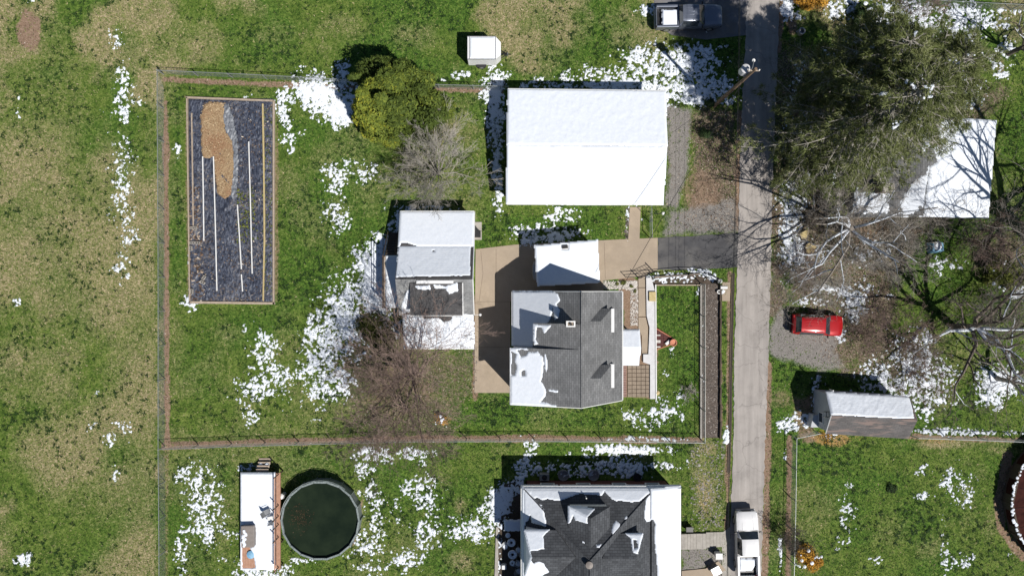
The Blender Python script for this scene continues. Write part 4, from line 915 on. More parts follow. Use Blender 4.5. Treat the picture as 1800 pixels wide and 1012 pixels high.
snow_on('roof_snow', DM, 'last scraps of snow on the west dormer roof of the grey house',
        include=[[(937, 570), (960, 571), (968, 572), (963, 580), (957, 585), (952, 576), (944, 574), (941, 596), (946, 604), (937, 607)]], amp=1.5, th=.08, seed=13, cell=.06, sc=6)

# --- D: the middle garage with loft and flat dormer
t = thing('workshop', 'long outbuilding with snowy north roofs and a dark flat dormer beside the drive', 'outbuilding', (*W(768, 490), 0))
eN, eM, rR, eS = 2.3, 3.3, 5.0, 3.05
xw, xe = W(704, 0, eN)[0], W(833.5, 0, eN)[0]
yn, ym, yr, ys, yp = W(0, 372, eN)[1], W(0, 433, eM)[1], W(0, 491, rR)[1], W(0, 554, eS)[1], W(0, 612, 2.4)[1]
N1 = [(xw, yn, eN), (xe, yn, eN), (xe, ym, eM), (xw, ym, eM)]
N2 = [(xw, ym, eM+.002), (xe, ym, eM+.002), (xe, yr, rR), (xw, yr, rR)]
S1 = [(xw, yr, rR), (xe, yr, rR), (xe, ys, eS), (xw, ys, eS)]
xw2 = W(710, 0, 2.6)[0]
S2 = [(xw2, ys+.3, eS+.02), (xe, ys+.3, eS+.02), (xe, yp, 2.4), (xw2, yp, 2.4)]
roof(t, N1, .12, M['sh_garage']); roof(t, N2, .12, M['sh_garage']); roof(t, S1, .12, M['sh_garage2']); roof(t, S2, .12, M['sh_garage'])
xd0, xd1 = W(721, 0, 4.7)[0], W(813, 0, 4.7)[0]; yd = W(0, 554, 4.5)[1]
FD = [(xd0, yr-.28, 4.93), (xd1, yr-.28, 4.93), (xd1, yd, 4.5), (xd0, yd, 4.5)]
roof(t, FD, .12, M['sh_garage'], 'dormer_roof')
mb = MB(); mb.box(xd0+.1, xd1-.1, yd+.15, yr-.5, 3.0, 4.45); o = mb.build('dormer_wall', M['white'], t)
for s_ in (.2, .5, .8):
    xx = xd0+(xd1-xd0)*s_; mb = MB(); mb.box(xx-.5, xx+.5, yd+.12, yd+.15, 3.3, 4.2); sub(mb, 'pane', M['glass'], o)
mb = MB(); mb.tube([(xd0, yd-.02, 4.46), (xd1, yd-.02, 4.46)], .05, 5); mb.build('gutter', M['trim'], t)
mb = MB(); mb.tube([(xd1+.02, yd, 4.48), (xd1+.02, yr-.28, 4.92)], .05, 5); mb.build('fascia', M['trim'], t)
mb = MB(); x0, y0 = W(732, 495, 5.0); x1, _ = W(797, 495, 5.0); mb.box(x0, x1, y0-.16, y0+.1, 4.93, 5.06); mb.build('ridge_flashing', M['white_metal'], t)
wl_ = walls(t, [(xw+.25, yn-.25, eN-.08), (xe-.25, yn-.25, eN-.08), (xe-.25, yp+.25, 2.3), (xw2+.25, yp+.25, 2.3)], M['white'])
for xx in (xw+.25, xe-.25):
    pts = [(xx, yn-.25, 2.1), (xx, ym, eM-.15), (xx, yr, rR-.18), (xx, ys, eS-.2), (xx, yp+.25, 2.1)]
    mb = MB(); n = 5; kx = .1 if xx < (xw+xe)/2 else -.1
    mb.add([*pts, *[(p[0]+kx, p[1], p[2]) for p in pts]], [tuple(range(n)), tuple(range(n, 2*n))[::-1]]+[(i, n+i, n+(i+1) % n, (i+1) % n) for i in range(n)]); mb.build('gable_wall', M['white'], t)
window(wl_[1], .25, 1.2, 2.4, 2.2, True); window(wl_[1], .7, 1.2, 2.4, 2.2, True); window(wl_[0], .5, 1.3, 1, .8)
gutter(t, (xw, yn+.03, eN-.03), (xe, yn+.03, eN-.03)); gutter(t, (xw2, yp-.03, 2.36), (xe, yp-.03, 2.36))
for a, b in (((xe+.03, yn, eN), (xe+.03, ym, eM)), ((xe+.03, ym, eM), (xe+.03, yr, rR)), ((xe+.03, yr, rR), (xe+.03, ys, eS))):
    mb = MB(); mb.tube([a, b], .05, 4); mb.build('fascia', M['trim'], t)
snow_on('roof_snow', N1, 'smooth snow on the lower north roof of the long outbuilding', th=.1, edge=.3, amp=1.0, seed=21, exclude=[[(705, 427), (716, 427), (732, 432), (730, 435), (710, 435), (703, 433)]], cell=.07)
snow_on('roof_snow', N2, 'rippled snow on the upper north roof of the long outbuilding', th=.06, amp=1.6, seed=22, exclude=[[(690, 487), (836, 484), (836, 496), (690, 496)], [(827.5, 430), (840, 430), (840, 495), (826, 495)], [(760, 440), (764, 440), (764, 442), (760, 442)]], cell=.06, ridged=1, relief=.03, sc=5)
snow_on('roof_snow', S2, 'thin snow under the tree branches on the south roof of the long outbuilding', th=.08, edge=.2, amp=1.8, seed=23, exclude=[[(742, 552), (790, 552), (798, 560), (780, 566), (770, 558), (745, 560)]], include=[[(704, 551), (722, 551), (724, 556), (810, 556), (812, 549), (840, 549), (840, 620), (704, 620)]], cell=.06, sc=5, relief=.05)
snow_on('roof_snow', FD, 'broken strips of snow along the top of the dark flat dormer', th=.07, amp=2.6, seed=24, include=[[(727, 502), (756, 501), (757, 509), (735, 509)], [(762, 500), (784, 502), (804, 498), (805, 512), (790, 516), (783, 508), (764, 506)]], cell=.05, sc=5)
snow_on('roof_snow', S1, 'wedge of snow beside the dormer on the south roof of the long outbuilding', th=.08, amp=1.2, seed=25, include=[[(715, 510), (721, 508), (721, 548), (706, 552), (706, 535)]], cell=.05, sc=5)

# raised deck with stairs west of the workshop
dz = 2.3
DP = [(677, 452), (704, 452), (704, 541), (676, 541)]
t = thing('raised_deck', 'raised wooden deck under snow with stairs, west of the long outbuilding', 'deck', (*W(690, 500), 0))
x0, x1 = W(675, 0, dz)[0], xw+.2; y0, y1 = W(0, 541, dz)[1], W(0, 449, dz)[1]
nb = 11
for k in range(nb):
    a = x0+(x1-x0)*k/nb; mb = MB(); mb.box(a, a+(x1-x0)/nb-.012, y0, y1, dz-.04, dz+random.uniform(-.003, .003)); mb.build('board', M['grey_wood'], t)
for px_ in (x0+.06, x1-.1):
    for yy in (y0+.08, (y0+y1)/2, y1-.08):
        mb = MB(); mb.box(px_-.05, px_+.05, yy-.05, yy+.05, -.1, dz+(.95 if px_ < x0+.2 else -.04)); mb.build('post', M['dark_wood'], t)
for a, b in (((x0+.06, y0, dz+.92), (x0+.06, y1, dz+.92)), ((x0+.06, y0, dz+.5), (x0+.06, y1, dz+.5))):
    mb = MB(); mb.tube([a, b], .035, 4); mb.build('rail', M['dark_wood'], t)
for k in range(9):
    yy = y1+.12+k*.24; zz = dz-.22*(k+1)
    mb = MB(); mb.box(x0+.12, x0+1.05, yy-.11, yy+.11, zz-.04, zz); mb.build('stair_tread', M['dark_wood'], t)
for xx in (x0+.08, x0+1.08):
    mb = MB(); mb.tube([(xx, y1+2.2, .05), (xx, y1, dz-.1)], .06, 4); mb.build('stringer', M['black'], t)
    mb = MB(); mb.tube([(xx, y1+2.2, .95), (xx, y1, dz+.9)], .04, 4); mb.build('handrail', M['dark_wood'], t)
snow_on('deck_snow', [(x0+.12, y0, dz), (x1, y0, dz), (x1, y1, dz), (x0+.12, y1, dz)], 'shaded snow lying on the raised deck beside the long outbuilding', th=.12, edge=.0, seed=31, cell=.06)
for s_ in (0, 3, 6): pass

# --- E: the big hip roofed house at the bottom
t = thing('house', 'large hip roofed house with dark slate shingles and snow along its eaves', 'house', (*W(1050, 1000), 0))
eh = 3.5; uh = 4.2; ah = 8.0
eh, uh, ah = 3.3, 3.5, 6.5
x0, x1 = W(917, 0, eh)[0], W(1195, 0, eh)[0]; y0 = W(0, 855, eh)[1]; y9 = -29.5
ux0, ux1 = W(921, 0, uh)[0], W(1150, 0, uh)[0]; uy = y0-.12; uy9 = y9+.5
ax, ay = W(1037, 985, ah); ay2 = uy9+4.0
def T(x, y, z): return (x, y, z)
low = [[T(x0, y0, eh), T(x1, y0, eh), T(ux1, uy, uh), T(ux0, uy, uh)], [T(x1, y0, eh), T(x1, y9, eh), T(ux1-.3, uy9, uh+.36), T(ux1-.3, uy, uh+.36)],
       [T(x1, y9, eh), T(x0, y9, eh), T(ux0, uy9, uh), T(ux1, uy9, uh)], [T(x0, y9, eh), T(x0, y0, eh), T(ux0, uy, uh), T(ux0, uy9, uh)]]
upp = [[T(ux0, uy, uh), T(ux1, uy, uh), T(ax, ay, ah)], [T(ux1, uy, uh), T(ux1, uy9, uh), T(ax, ay2, ah), T(ax, ay, ah)],
       [T(ux1, uy9, uh), T(ux0, uy9, uh), T(ax, ay2, ah)], [T(ux0, uy9, uh), T(ux0, uy, uh), T(ax, ay, ah), T(ax, ay2, ah)]]
sd_mats = [M['sh_dark_x'], M['sh_dark_y'], M['sh_dark_x'], M['sh_dark_y']]
for P, m_ in zip(low, sd_mats): roof(t, P, .12, m_)
for P, m_ in zip(upp, sd_mats): roof(t, P, .12, m_)
for a, b in (((ux0, uy, uh), (ax, ay, ah)), ((ux1, uy, uh), (ax, ay, ah)), ((ax, ay, ah), (ax, ay2, ah))):
    mb = MB(); mb.tube([a, b], .07, 5); mb.build('hip_cap', M['sh_dark_x'], t)
wl_ = walls(t, [(x0+.4, y0-.4, eh-.05), (x1-.4, y0-.4, eh-.05), (x1-.4, y9+.4, eh-.05), (x0+.4, y9+.4, eh-.05)], M['brick'])
for u in (.15, .4, .65, .88): window(wl_[0], u, 1.7, 1.1, 1.3)
for u in (.2, .5): window(wl_[1], u, 1.7, 1.1, 1.3); window(wl_[3], 1-u, 1.7, 1.1, 1.3)
gutter(t, (x0, y0+.03, eh-.04), (x1, y0+.03, eh-.04), M['trim'], .07); gutter(t, (x1+.03, y0, eh-.04), (x1+.03, y9, eh-.04), M['trim'], .08); gutter(t, (x0-.03, y0, eh-.04), (x0-.03, y9, eh-.04), M['trim'], .07)
gz0, gz1 = 5.15, 6.05
def hip_dormer(F1, F2, A, Rr, B1, B2, m1, m2, inset):
    roof(t, [F1, F2, A], .1, m1, 'dormer_roof'); roof(t, [F1, A, Rr, B1], .1, m2, 'dormer_roof'); roof(t, [F2, B2, Rr, A], .1, m2, 'dormer_roof')
    mb = MB(); cx_ = (F1[0]+F2[0]+B1[0]+B2[0])/4; cy_ = (F1[1]+F2[1]+B1[1]+B2[1])/4
    mb.prism([(cx_+(p[0]-cx_)*.88, cy_+(p[1]-cy_)*.88) for p in (F1, F2, B2, B1)], 3.6, gz0-.05)
    mb.build('dormer_wall', M['white'], t)
# north
nx0, nx1 = W(999, 0, gz0)[0], W(1072, 0, gz0)[0]; nyf = W(0, 890, gz0)[1]; nxr = W(1038, 0, gz1)[0]
D1 = ((nx0, nyf, gz0), (nx1, nyf, gz0), (nxr, W(0, 911, gz1)[1], gz1), (nxr, W(0, 961, gz1)[1]-.1, gz1), (nx0, nyf-1.9, gz0), (nx1, nyf-1.9, gz0))
hip_dormer(*D1, M['sh_dark_x'], M['sh_dark_y'], .2)
# west
wyr = W(0, 979, gz1)[1]; wy0_, wy1_ = W(0, 931, gz0)[1], W(0, 1012, gz0)[1]; wxf = W(922, 0, gz0)[0]
D2 = ((wxf, wy1_, gz0), (wxf, wy0_, gz0), (W(934, 0, gz1)[0], wyr, gz1), (W(1010, 0, gz1)[0]+.1, wyr, gz1), (wxf+2.6, wy1_, gz0), (wxf+2.6, wy0_, gz0))
hip_dormer(*D2, M['sh_dark_y'], M['sh_dark_x'], .2)
# east
exf = W(1130, 0, gz0)[0]; eyr = W(0, 981, gz1)[1]
D3 = ((exf, W(0, 937, gz0)[1], gz0), (exf, W(0, 1020, gz0)[1], gz0), (W(1118, 0, gz1)[0], eyr, gz1), (W(1061, 0, gz1)[0]-.1, eyr, gz1), (exf-2.6, W(0, 937, gz0)[1], gz0), (exf-2.6, W(0, 1020, gz0)[1], gz0))
hip_dormer(*D3, M['sh_dark_y'], M['sh_dark_x'], .2)
mb = MB(); x, y = W(1036, 993, 6.7); mb.lathe((x, y, 6.2), [(.2, 0), (.2, .35), (.3, .4), (.3, .5), (.02, .6)], 16); mb.build('roof_vent', M['taupe'], t, smooth=True)
mb = MB(); x, y = W(1030, 873, 4.0); mb.tube([(x, y, 3.7), (x, y, 4.4)], .05, 8); mb.build('vent_pipe', M['white'], t)
bare = [(933, 867), (938, 874), (945, 874), (952, 879), (963, 876), (975, 878), (985, 879), (1000, 874), (1010, 870), (1022, 867), (1040, 868), (1058, 870), (1063, 862), (1068, 868), (1075, 876), (1084, 880), (1100, 880), (1112, 882), (1124, 880), (1134, 872), (1141, 867),
        (1138, 880), (1134, 895), (1131, 910), (1137, 917), (1148, 912), (1152, 920), (1150, 940), (1152, 965), (1155, 985), (1156, 1012), (1158, 1250), (928, 1250), (930, 1000), (931, 965), (950, 965), (960, 950), (958, 940), (968, 925), (956, 915), (956, 903), (950, 896), (944, 890), (938, 880), (934, 874)]
lowL = 'snow along the low %s eave roof of the large hip roofed house'
snow_on('roof_snow', low[0], lowL % 'north', exclude=[bare], amp=1.8, th=.1, edge=1, seed=41, cell=.08)
snow_on('roof_snow', low[1], lowL % 'east', exclude=[bare], amp=1.8, th=.1, edge=1, seed=42, cell=.08, ridged=-1)
snow_on('roof_snow', low[3], lowL % 'west', exclude=[bare], amp=1.8, th=.1, edge=1, seed=43, cell=.08)
snow_on('roof_snow', upp[0], 'ragged snow on the upper north slope of the large hip roofed house', exclude=[bare], amp=1.6, th=.09, edge=.3, seed=44, cell=.07)
snow_on('roof_snow', upp[3], 'ragged snow on the upper west slope of the large hip roofed house', include=[[(916, 860), (936, 867), (944, 882), (956, 896), (959, 912), (960, 925), (935, 918), (932, 905), (928, 915), (916, 920)]], amp=1.2, th=.09, edge=.3, seed=45, cell=.06)
snow_on('roof_snow', upp[1], 'ragged snow on the upper east slope of the large hip roofed house', include=[[(1138, 866), (1146, 868), (1160, 910), (1150, 912), (1137, 917), (1132, 908)]], amp=1.0, th=.09, edge=.3, seed=46, cell=.06)
snow_on('roof_snow', upp[0], 'two small islands of snow near the north dormer of the large hip roofed house', include=[[(1083, 914), (1090, 920), (1089, 928), (1082, 934), (1077, 942), (1075, 935), (1077, 922)], [(1098, 906), (1103, 906), (1103, 912), (1098, 912)], [(1048, 957), (1057, 956), (1054, 962), (1049, 961)], [(1022, 944), (1028, 948), (1030, 955), (1024, 953)], [(947, 885), (954, 887), (950, 890)]], amp=1.0, th=.07, seed=47, cell=.05, sc=5)
dwl = [D1[0], D1[2], D1[3], D1[4]]
snow_on('roof_snow', dwl, 'snow on the west side of the north dormer of the large hip roofed house', include=[[(997, 886), (1047, 893), (1046, 897), (1032, 905), (1033, 920), (1020, 916), (1012, 914), (1008, 905), (1003, 917), (998, 920)]], amp=1.2, th=.09, edge=.5, seed=48, cell=.05, sc=6)
snow_on('roof_snow', [D1[0], D1[1], D1[2]], 'snow on the front of the north dormer of the large hip roofed house', include=[[(997, 886), (1047, 893), (1040, 900), (1030, 910), (997, 900)]], amp=1.0, th=.09, edge=.5, seed=49, cell=.05, sc=6)
snow_on('roof_snow', [D2[1], D2[5], D2[3], D2[2]], 'snow on the north side of the west dormer of the large hip roofed house', include=[[(920, 929), (967, 930), (955, 942), (957, 964), (945, 966), (934, 968), (925, 975), (920, 1000)]], amp=1.4, th=.09, edge=.5, seed=50, cell=.05, sc=6)
snow_on('roof_snow', [D2[0], D2[1], D2[2]], 'snow on the front of the west dormer of the large hip roofed house', th=.09, edge=.5, seed=51, cell=.05, amp=.8)
snow_on('roof_snow', [D2[0], D2[2], D2[3], D2[4]], 'snow on the south side of the west dormer of the large hip roofed house', include=[[(920, 975), (934, 985), (938, 990), (945, 986), (955, 990), (966, 1005), (950, 1012), (920, 1012)]], amp=1.6, th=.09, edge=.5, seed=52, cell=.05, sc=6)
snow_on('roof_snow', [D3[0], D3[4], D3[3], D3[2]], 'snow on the north side of the east dormer of the large hip roofed house', include=[[(1098, 936), (1132, 936), (1130, 955), (1124, 974), (1112, 970), (1108, 945)]], exclude=[[(1113, 948), (1119, 948), (1121, 962), (1114, 964)]], amp=1.2, th=.09, edge=.5, seed=53, cell=.05, sc=6)
snow_on('roof_snow', upp[1], 'snow strip low on the upper east slope south of the east dormer', include=[[(1100, 1005), (1126, 1005), (1124, 1010), (1098, 1010)]], amp=.8, th=.07, seed=54, cell=.05, sc=5)

# --- F: house under the pines
t = thing('house', 'house half hidden under the big pine with a wide snow covered east roof', 'house', (*W(1600, 290), 0))
e1, r1 = 3.2, 4.6
NE_, SE_ = W3(1750, 213, e1), W3(1737, 382, e1); RN, RS = W3(1645, 216, r1), W3(1625, 384, r1); NW_, SW_ = W3(1512, 226, e1), W3(1500, 366, e1)
NW_ = (NW_[0], NE_[1], e1); RN = (RN[0], NE_[1], r1); SW_ = (SW_[0], SE_[1]+.0, e1); RS = (RS[0], SE_[1], r1)
EP = [RN, RS, SE_, NE_]; WP = [RN, NW_, SW_, RS]
roof(t, EP, .12, M['sh_house']); roof(t, WP, .12, M['sh_house'])
wl_ = walls(t, [(NW_[0]+.3, NW_[1]-.3, e1-.05), (NE_[0]-.5, NE_[1]-.3, e1-.05), (SE_[0]-.3, SE_[1]+.3, e1-.05), (SW_[0]+.3, SW_[1]+.3, e1-.05)], M['white'])
for y_, s_ in ((NE_[1]-.3, -1), (SE_[1]+.3, 1)):
    pts = [(SW_[0]+.3, y_, e1-.1), (SE_[0]-.3, y_, e1-.1), (RS[0], y_, r1-.15)]
    mb = MB(); mb.add([*pts, *[(p[0], p[1]+.1*s_, p[2]) for p in pts]], [(0, 1, 2), (5, 4, 3), (0, 3, 4, 1), (1, 4, 5, 2), (2, 5, 3, 0)]); mb.build('gable_wall', M['white'], t)
for u in (.25, .6): window(wl_[3], u, 1.6); window(wl_[2], u, 1.6); window(wl_[0], u, 1.6)
mb = MB(); x, y = W(1562, 330, 5); mb.box(x-.4, x+.4, y-.3, y+.3, 2.5, 5.0); ch = mb.build('chimney', M['paver'], t)
mb = MB(); mb.box(x-.46, x+.46, y-.36, y+.36, 5.0, 5.08); sub(mb, 'chimney_cap', M['concrete_grey'], ch)
snow_on('roof_snow', EP, 'wide sheet of snow crossed by branch shadows on the house under the pine', exclude=[[(1620, 210), (1652, 210), (1652, 235), (1640, 262), (1648, 285), (1630, 300), (1610, 330), (1600, 345), (1580, 345), (1580, 210)]], amp=4, th=.1, edge=.5, seed=61, cell=.09, sc=12)
snow_on('roof_snow', WP, 'broken snow on the west roof of the house under the pine', include=[[(1585, 345), (1610, 315), (1650, 280), (1645, 384), (1580, 384)], [(1610, 220), (1650, 216), (1645, 260), (1620, 270)], [(1500, 335), (1560, 340), (1560, 375), (1500, 375)]], amp=15, th=.08, seed=62, cell=.09, sc=14)
# porch canopy and its white board
t = thing('porch_canopy', 'white slanted canopy on a tall panel in front of the house under the pine', 'canopy', (*W(1480, 330), 0))
P = [W3(1463, 315, 2.6), W3(1467, 301, 2.9), W3(1486, 300, 2.9), W3(1484, 316, 2.6)]
roof(t, P, .06, M['white_metal'], 'canopy_roof')
mb = MB(); (xa, ya), (xb, yb) = W(1478, 317, 2.4), W(1478, 371, 2.4); mb.prism([(xa-.3, ya), (xa+.25, ya), (xb+.25, yb), (xb-.3, yb)], 0, 2.3); mb.build('panel', M['concrete_grey'], t)
mb = MB(); mb.tube([(xa+.28, ya, 2.4), (xb+.28, yb, 2.4)], .05, 5); mb.build('edge_pipe', M['black'], t)
for yy in (ya-.4, yb+.3):
    mb = MB(); mb.tube([(xa-.28, yy, 0), (xa-.28, yy, 2.6)], .05, 6); mb.build('post', M['trim'], t)
t = thing('garden_wall', 'narrow low white wall topped with snow running east from the canopy', 'wall', (*W(1515, 322), 0))
mb = MB(); (xa, ya), (xb, yb) = W(1486, 322, 1), W(1552, 322, 1); mb.prism([(xa, ya-.2), (xb, yb-.2), (xb, yb+.25), (xa, ya+.3)], 0, 1.0); mb.build('wall', M['concrete_grey'], t)
mb = MB(); mb.prism([(xa, ya-.26), (xb, yb-.26), (xb, yb+.3), (xa, ya+.36)], 1.0, 1.08); mb.build('coping', M['white'], t)

# --- G: grey shed
t = thing('shed', 'grey gabled shed with snow on its north slope and bare worn south shingles', 'shed', (*W(1510, 720), 0))
e1, r1 = 2.75, 3.75
A1, A2 = W3(1452, 688, e1), W3(1600, 697, e1); B1, B2 = W3(1447, 762, e1), W3(1597, 771, e1); C1, C2 = W3(1461, 730, r1), W3(1613, 738, r1)
A1 = (A1[0]+.03, A1[1], A1[2]); B1 = (A1[0]-.02, B1[1], B1[2]); C1 = (A1[0]+.0, C1[1], C1[2])
NP = [A1, A2, C2, C1]; SP = [C1, C2, B2, B1]
roof(t, NP, .1, M['sh_shed']); roof(t, SP, .1, M['sh_shed'])
ix = .12
wl_ = walls(t, [(A1[0]+ix, A1[1]-.2, e1-.05), (A2[0]-ix, A2[1]-.2, e1-.05), (B2[0]-ix, B2[1]+.2, e1-.05), (B1[0]+ix, B1[1]+.2, e1-.05)], M['shed_siding'])
for xx, yy0, yy1, cc in ((A1[0]+ix, A1[1]-.2, B1[1]+.2, C1), (A2[0]-ix, A2[1]-.2, B2[1]+.2, C2)):
    kx = .1 if xx < A1[0]+1 else -.1; pts = [(xx-.003*np.sign(kx), yy0, e1-.1), (xx-.003*np.sign(kx), yy1, e1-.1), (xx-.003*np.sign(kx), cc[1], r1-.12)]
    mb = MB(); mb.add([*pts, *[(p[0]+kx, p[1], p[2]) for p in pts]], [(0, 1, 2), (5, 4, 3), (0, 3, 4, 1), (1, 4, 5, 2), (2, 5, 3, 0)]); mb.build('gable_wall', M['shed_siding'], t)
xx = A1[0]+ix
mb = MB()
for yy in (C1[1]-.25, C1[1]+.2): mb.tube([(xx, yy, 3.0), (xx-.55, yy, 3.05)], .03, 5)
mb.tube([(xx-.25, C1[1]-.25, 3.03), (xx-.25, C1[1]+.2, 3.03)], .03, 5); mb.tube([(xx-.0, C1[1]-.25, 3.0), (xx-.0, C1[1]+.2, 3.0)], .03, 5)
mb.build('wall_bracket', M['black'], t)
mb = MB(); mb.prism([(xx-.7, B1[1]+.2), (xx, B1[1]+.2), (xx, B1[1]+1.3), (xx-.45, B1[1]+1.3)], -.05, 1.0); mb.build('lean_to', M['shed_siding'], t)
mb = MB(); x, y = W(1464, 686, 3.0); mb.tube([(x, y, 2.4), (x, y, 3.1)], .05, 6); mb.build('vent_pipe', M['white'], t)
for (a, b) in ((A1, C1), (C1, B1)):
    mb = MB(); mb.tube([(a[0]-.02, a[1], a[2]-.03), (b[0]-.02, b[1], b[2]-.03)], .045, 4); mb.build('fascia', M['trim'], t)
window(wl_[3], .3, 1.5, .8, .7); window(wl_[2], .5, 1.5, .9, .8)
snow_on('roof_snow', NP, 'rippled snow sheet on the north slope of the grey shed', th=.08, edge=.2, seed=71, amp=1.0, cell=.06, relief=.06, ridged=1, exclude=[[(1590, 690), (1620, 690), (1620, 745), (1608, 742), (1604, 720), (1599, 700)], [(1455, 727.5), (1500, 730), (1580, 735), (1614, 735), (1614, 745), (1455, 745)]], sc=6)

# ------------------------------------------------------------------ the vegetable bed
t = thing('garden_bed', 'long timber edged vegetable bed lined with wrinkled black plastic sheet', 'garden bed', (*W(406, 354), 0))
gX, gY = np.meshgrid(np.arange(332, 481.5, 1.4), np.arange(174, 534, 1.4))
wr = (fbm(gX*1.0+fbm(gX, gY, 12, 2, 5)*14, gY*0.55, 5, 4, 9, .65)-0.5)*0.16 + (fbm(gX, gY, 20, 2, 6)-.5)*.12
rowz = 0.05*np.cos((gX-334)/10.5)
edge_ = np.clip(np.minimum(np.minimum(gX-331, 482-gX), np.minimum(gY-173, 535-gY))/6, 0, 1)
zz = 0.05+(0.06+rowz+np.abs(wr)*1.4)*edge_
me = grid_mesh((gX-900)/K, (506-gY)/K, zz, np.ones(gX.shape, bool), 'plastic_sheet')
me.transform(__import__('mathutils').Matrix.Translation(-t.location)); me.shade_smooth()
m, nt, b = new_mat('black_plastic')
sp_ = gpos(nt)
st1 = nt.nodes.new('ShaderNodeVectorMath'); st1.operation = 'MULTIPLY'; st1.inputs[1].default_value = (3.2, 1.2, 1); nt.links.new(sp_, st1.inputs[0])
cc = ramp(nt, noise_n(nt, 1.6, 6, .75, st1.outputs[0], 1.6), [(.38, (.010, .012, .020)), (.48, (.035, .042, .065)), (.56, (.075, .088, .125)), (.66, (.20, .215, .25)), (.74, (.42, .43, .45))])  # bluish highlights on the wrinkles are painted into the colour as pale streaks
sepx = nt.nodes.new('ShaderNodeSeparateXYZ'); nt.links.new(sp_, sepx.inputs[0])
lf = mathn(nt, 'MULTIPLY', ramp(nt, noise_n(nt, 4.5, 5, .75, sp_), [(.53, (0, 0, 0)), (.6, (1, 1, 1))]), ramp(nt, noise_n(nt, .45, 2, .5, sp_), [(.45, (0, 0, 0)), (.6, (.6, .6, .6))]))
cc = mixc(nt, lf, cc, (.27, .22, .17)); nt.links.new(cc, b.inputs['Base Color']); b.inputs['Roughness'].default_value = .42
bump(nt, b, noise_n(nt, 7, 5, .7, sp_, .8), .8, .05); M['plastic'] = m
link_mesh('plastic_sheet', me, M['plastic'], t)
chip_poly = [(360, 183), (372, 180), (398, 182), (396, 205), (399, 232), (412, 250), (414, 290), (413, 325), (408, 345), (397, 350), (385, 343), (380, 320), (377, 277), (357, 277), (355, 240), (354, 205)]
cX, cY = np.meshgrid(np.arange(350, 418, 1.2), np.arange(178, 353, 1.2)); sdc = sdist(chip_poly, cX, cY)+(fbm(cX, cY, 5, 2, 4)-.5)*4
me = grid_mesh((cX-900)/K, (506-cY)/K, .24+(fbm(cX, cY, 2.4, 3, 3)-.5)*.08-np.clip(2-sdc, 0, 3)*.05, sdc > 0, 'wood_chips')
me.transform(__import__('mathutils').Matrix.Translation(-t.location))
M['chip_ground'] = mottled('bark_mulch', (.20, .125, .065), (.44, .32, .19), 7, .95, 6, c2=(.27, .155, .085), scale2=.5, bmp=.6, grain=.35)
link_mesh('mulch_bed', me, M['chip_ground'], t, kind='stuff')
for P in ([(329, 171), (482, 177), (482, 180), (329, 174)], [(481, 178), (484, 178), (483.5, 535), (481, 535)], [(335, 529), (484, 531), (484, 535), (335, 533)], [(329.5, 172), (331.5, 172), (336.5, 532), (334.5, 532)], [(338, 200), (340, 200), (343, 400), (341, 400)]):
    mb = MB(); mb.prism([W(*p) for p in P], -.05, .26); mb.build('edging_board', M['grey_wood'], t)
mb = MB(); mb.prism([W(*p) for p in [(462.5, 184), (465, 184), (467, 300), (468, 420), (465.5, 528), (463.5, 528), (465.5, 420), (464.5, 300)]], .1, .3); mb.build('edging_board', M['yellow_wood'], t, label='long yellowed board lying inside the bed')
def debris(name, poly, n, seed, mat, label, z, s=0.10, cat='debris'):
    r = np.random.RandomState(seed); xs = [p[0] for p in poly]; ys = [p[1] for p in poly]
    px = r.uniform(min(xs), max(xs), n*2); py = r.uniform(min(ys), max(ys), n*2); k = sdist(poly, px, py) > 0; px = px[k][:n]; py = py[k][:n]; n = len(px)
    x = (px-900)/K; y = (506-py)/K; a = r.uniform(0, 6.28, n); L = s*r.uniform(.4, 1.6, n); w = L*r.uniform(.2, .6, n); dx, dy = np.cos(a), np.sin(a)
    z0 = z+r.uniform(0, .06, n); z1 = z+r.uniform(0, .10, n)
    V = np.stack([np.stack([x-dx*L-dy*w, y-dy*L+dx*w, z0], -1), np.stack([x-dx*L+dy*w, y-dy*L-dx*w, z0], -1), np.stack([x+dx*L+dy*w, y+dy*L-dx*w, z1], -1), np.stack([x+dx*L-dy*w, y+dy*L+dx*w, z1], -1)], 1).reshape(-1, 3)
    return link_mesh(name, np_mesh(name, V, np.arange(4*n).reshape(-1, 4), np.repeat(r.rand(n), 4)), mat, kind='stuff', label=label, cat=cat)
fold_poly = [(398, 186), (404, 184), (412, 212), (419, 245), (421, 290), (418, 330), (412, 352), (409, 342), (414, 300), (412, 252), (400, 232), (396, 208)]
fX, fY = np.meshgrid(np.arange(392, 425, 1.0), np.arange(180, 356, 1.0)); sdf = sdist(fold_poly, fX, fY)+(fbm(fX, fY, 4, 2, 8)-.5)*3
fz = .30+(fbm(fX+fY*.3, fY*.4, 3, 3, 6)-.5)*.22
me = grid_mesh((fX-900)/K, (506-fY)/K, fz, sdf > 0, 'folded_sheet'); me.transform(__import__('mathutils').Matrix.Translation(-t.location))
M['grey_plastic'] = mottled('mottled_grey_plastic', (.05, .055, .07), (.30, .32, .35), 5, .5, 6)  # folded strip mottled from dark to light grey
link_mesh('folded_sheet', me, M['grey_plastic'], t)
debris('wood_chips', chip_poly, 3200, 2, M['chips'], 'tan wood chips spread on the mulched strip of the bed', .23, .028, 'wood chips')
debris('plant_debris', [(415, 190), (480, 185), (480, 530), (350, 530), (335, 400), (352, 400), (380, 420), (415, 380)], 900, 4, M['litter'], 'dry stalks and leaves on the black plastic', .16, .05)
debris('plant_debris', [(333, 330), (352, 330), (362, 530), (336, 530)], 200, 5, M['litter'], 'pale rubbish along the west edge of the black plastic', .17, .09)
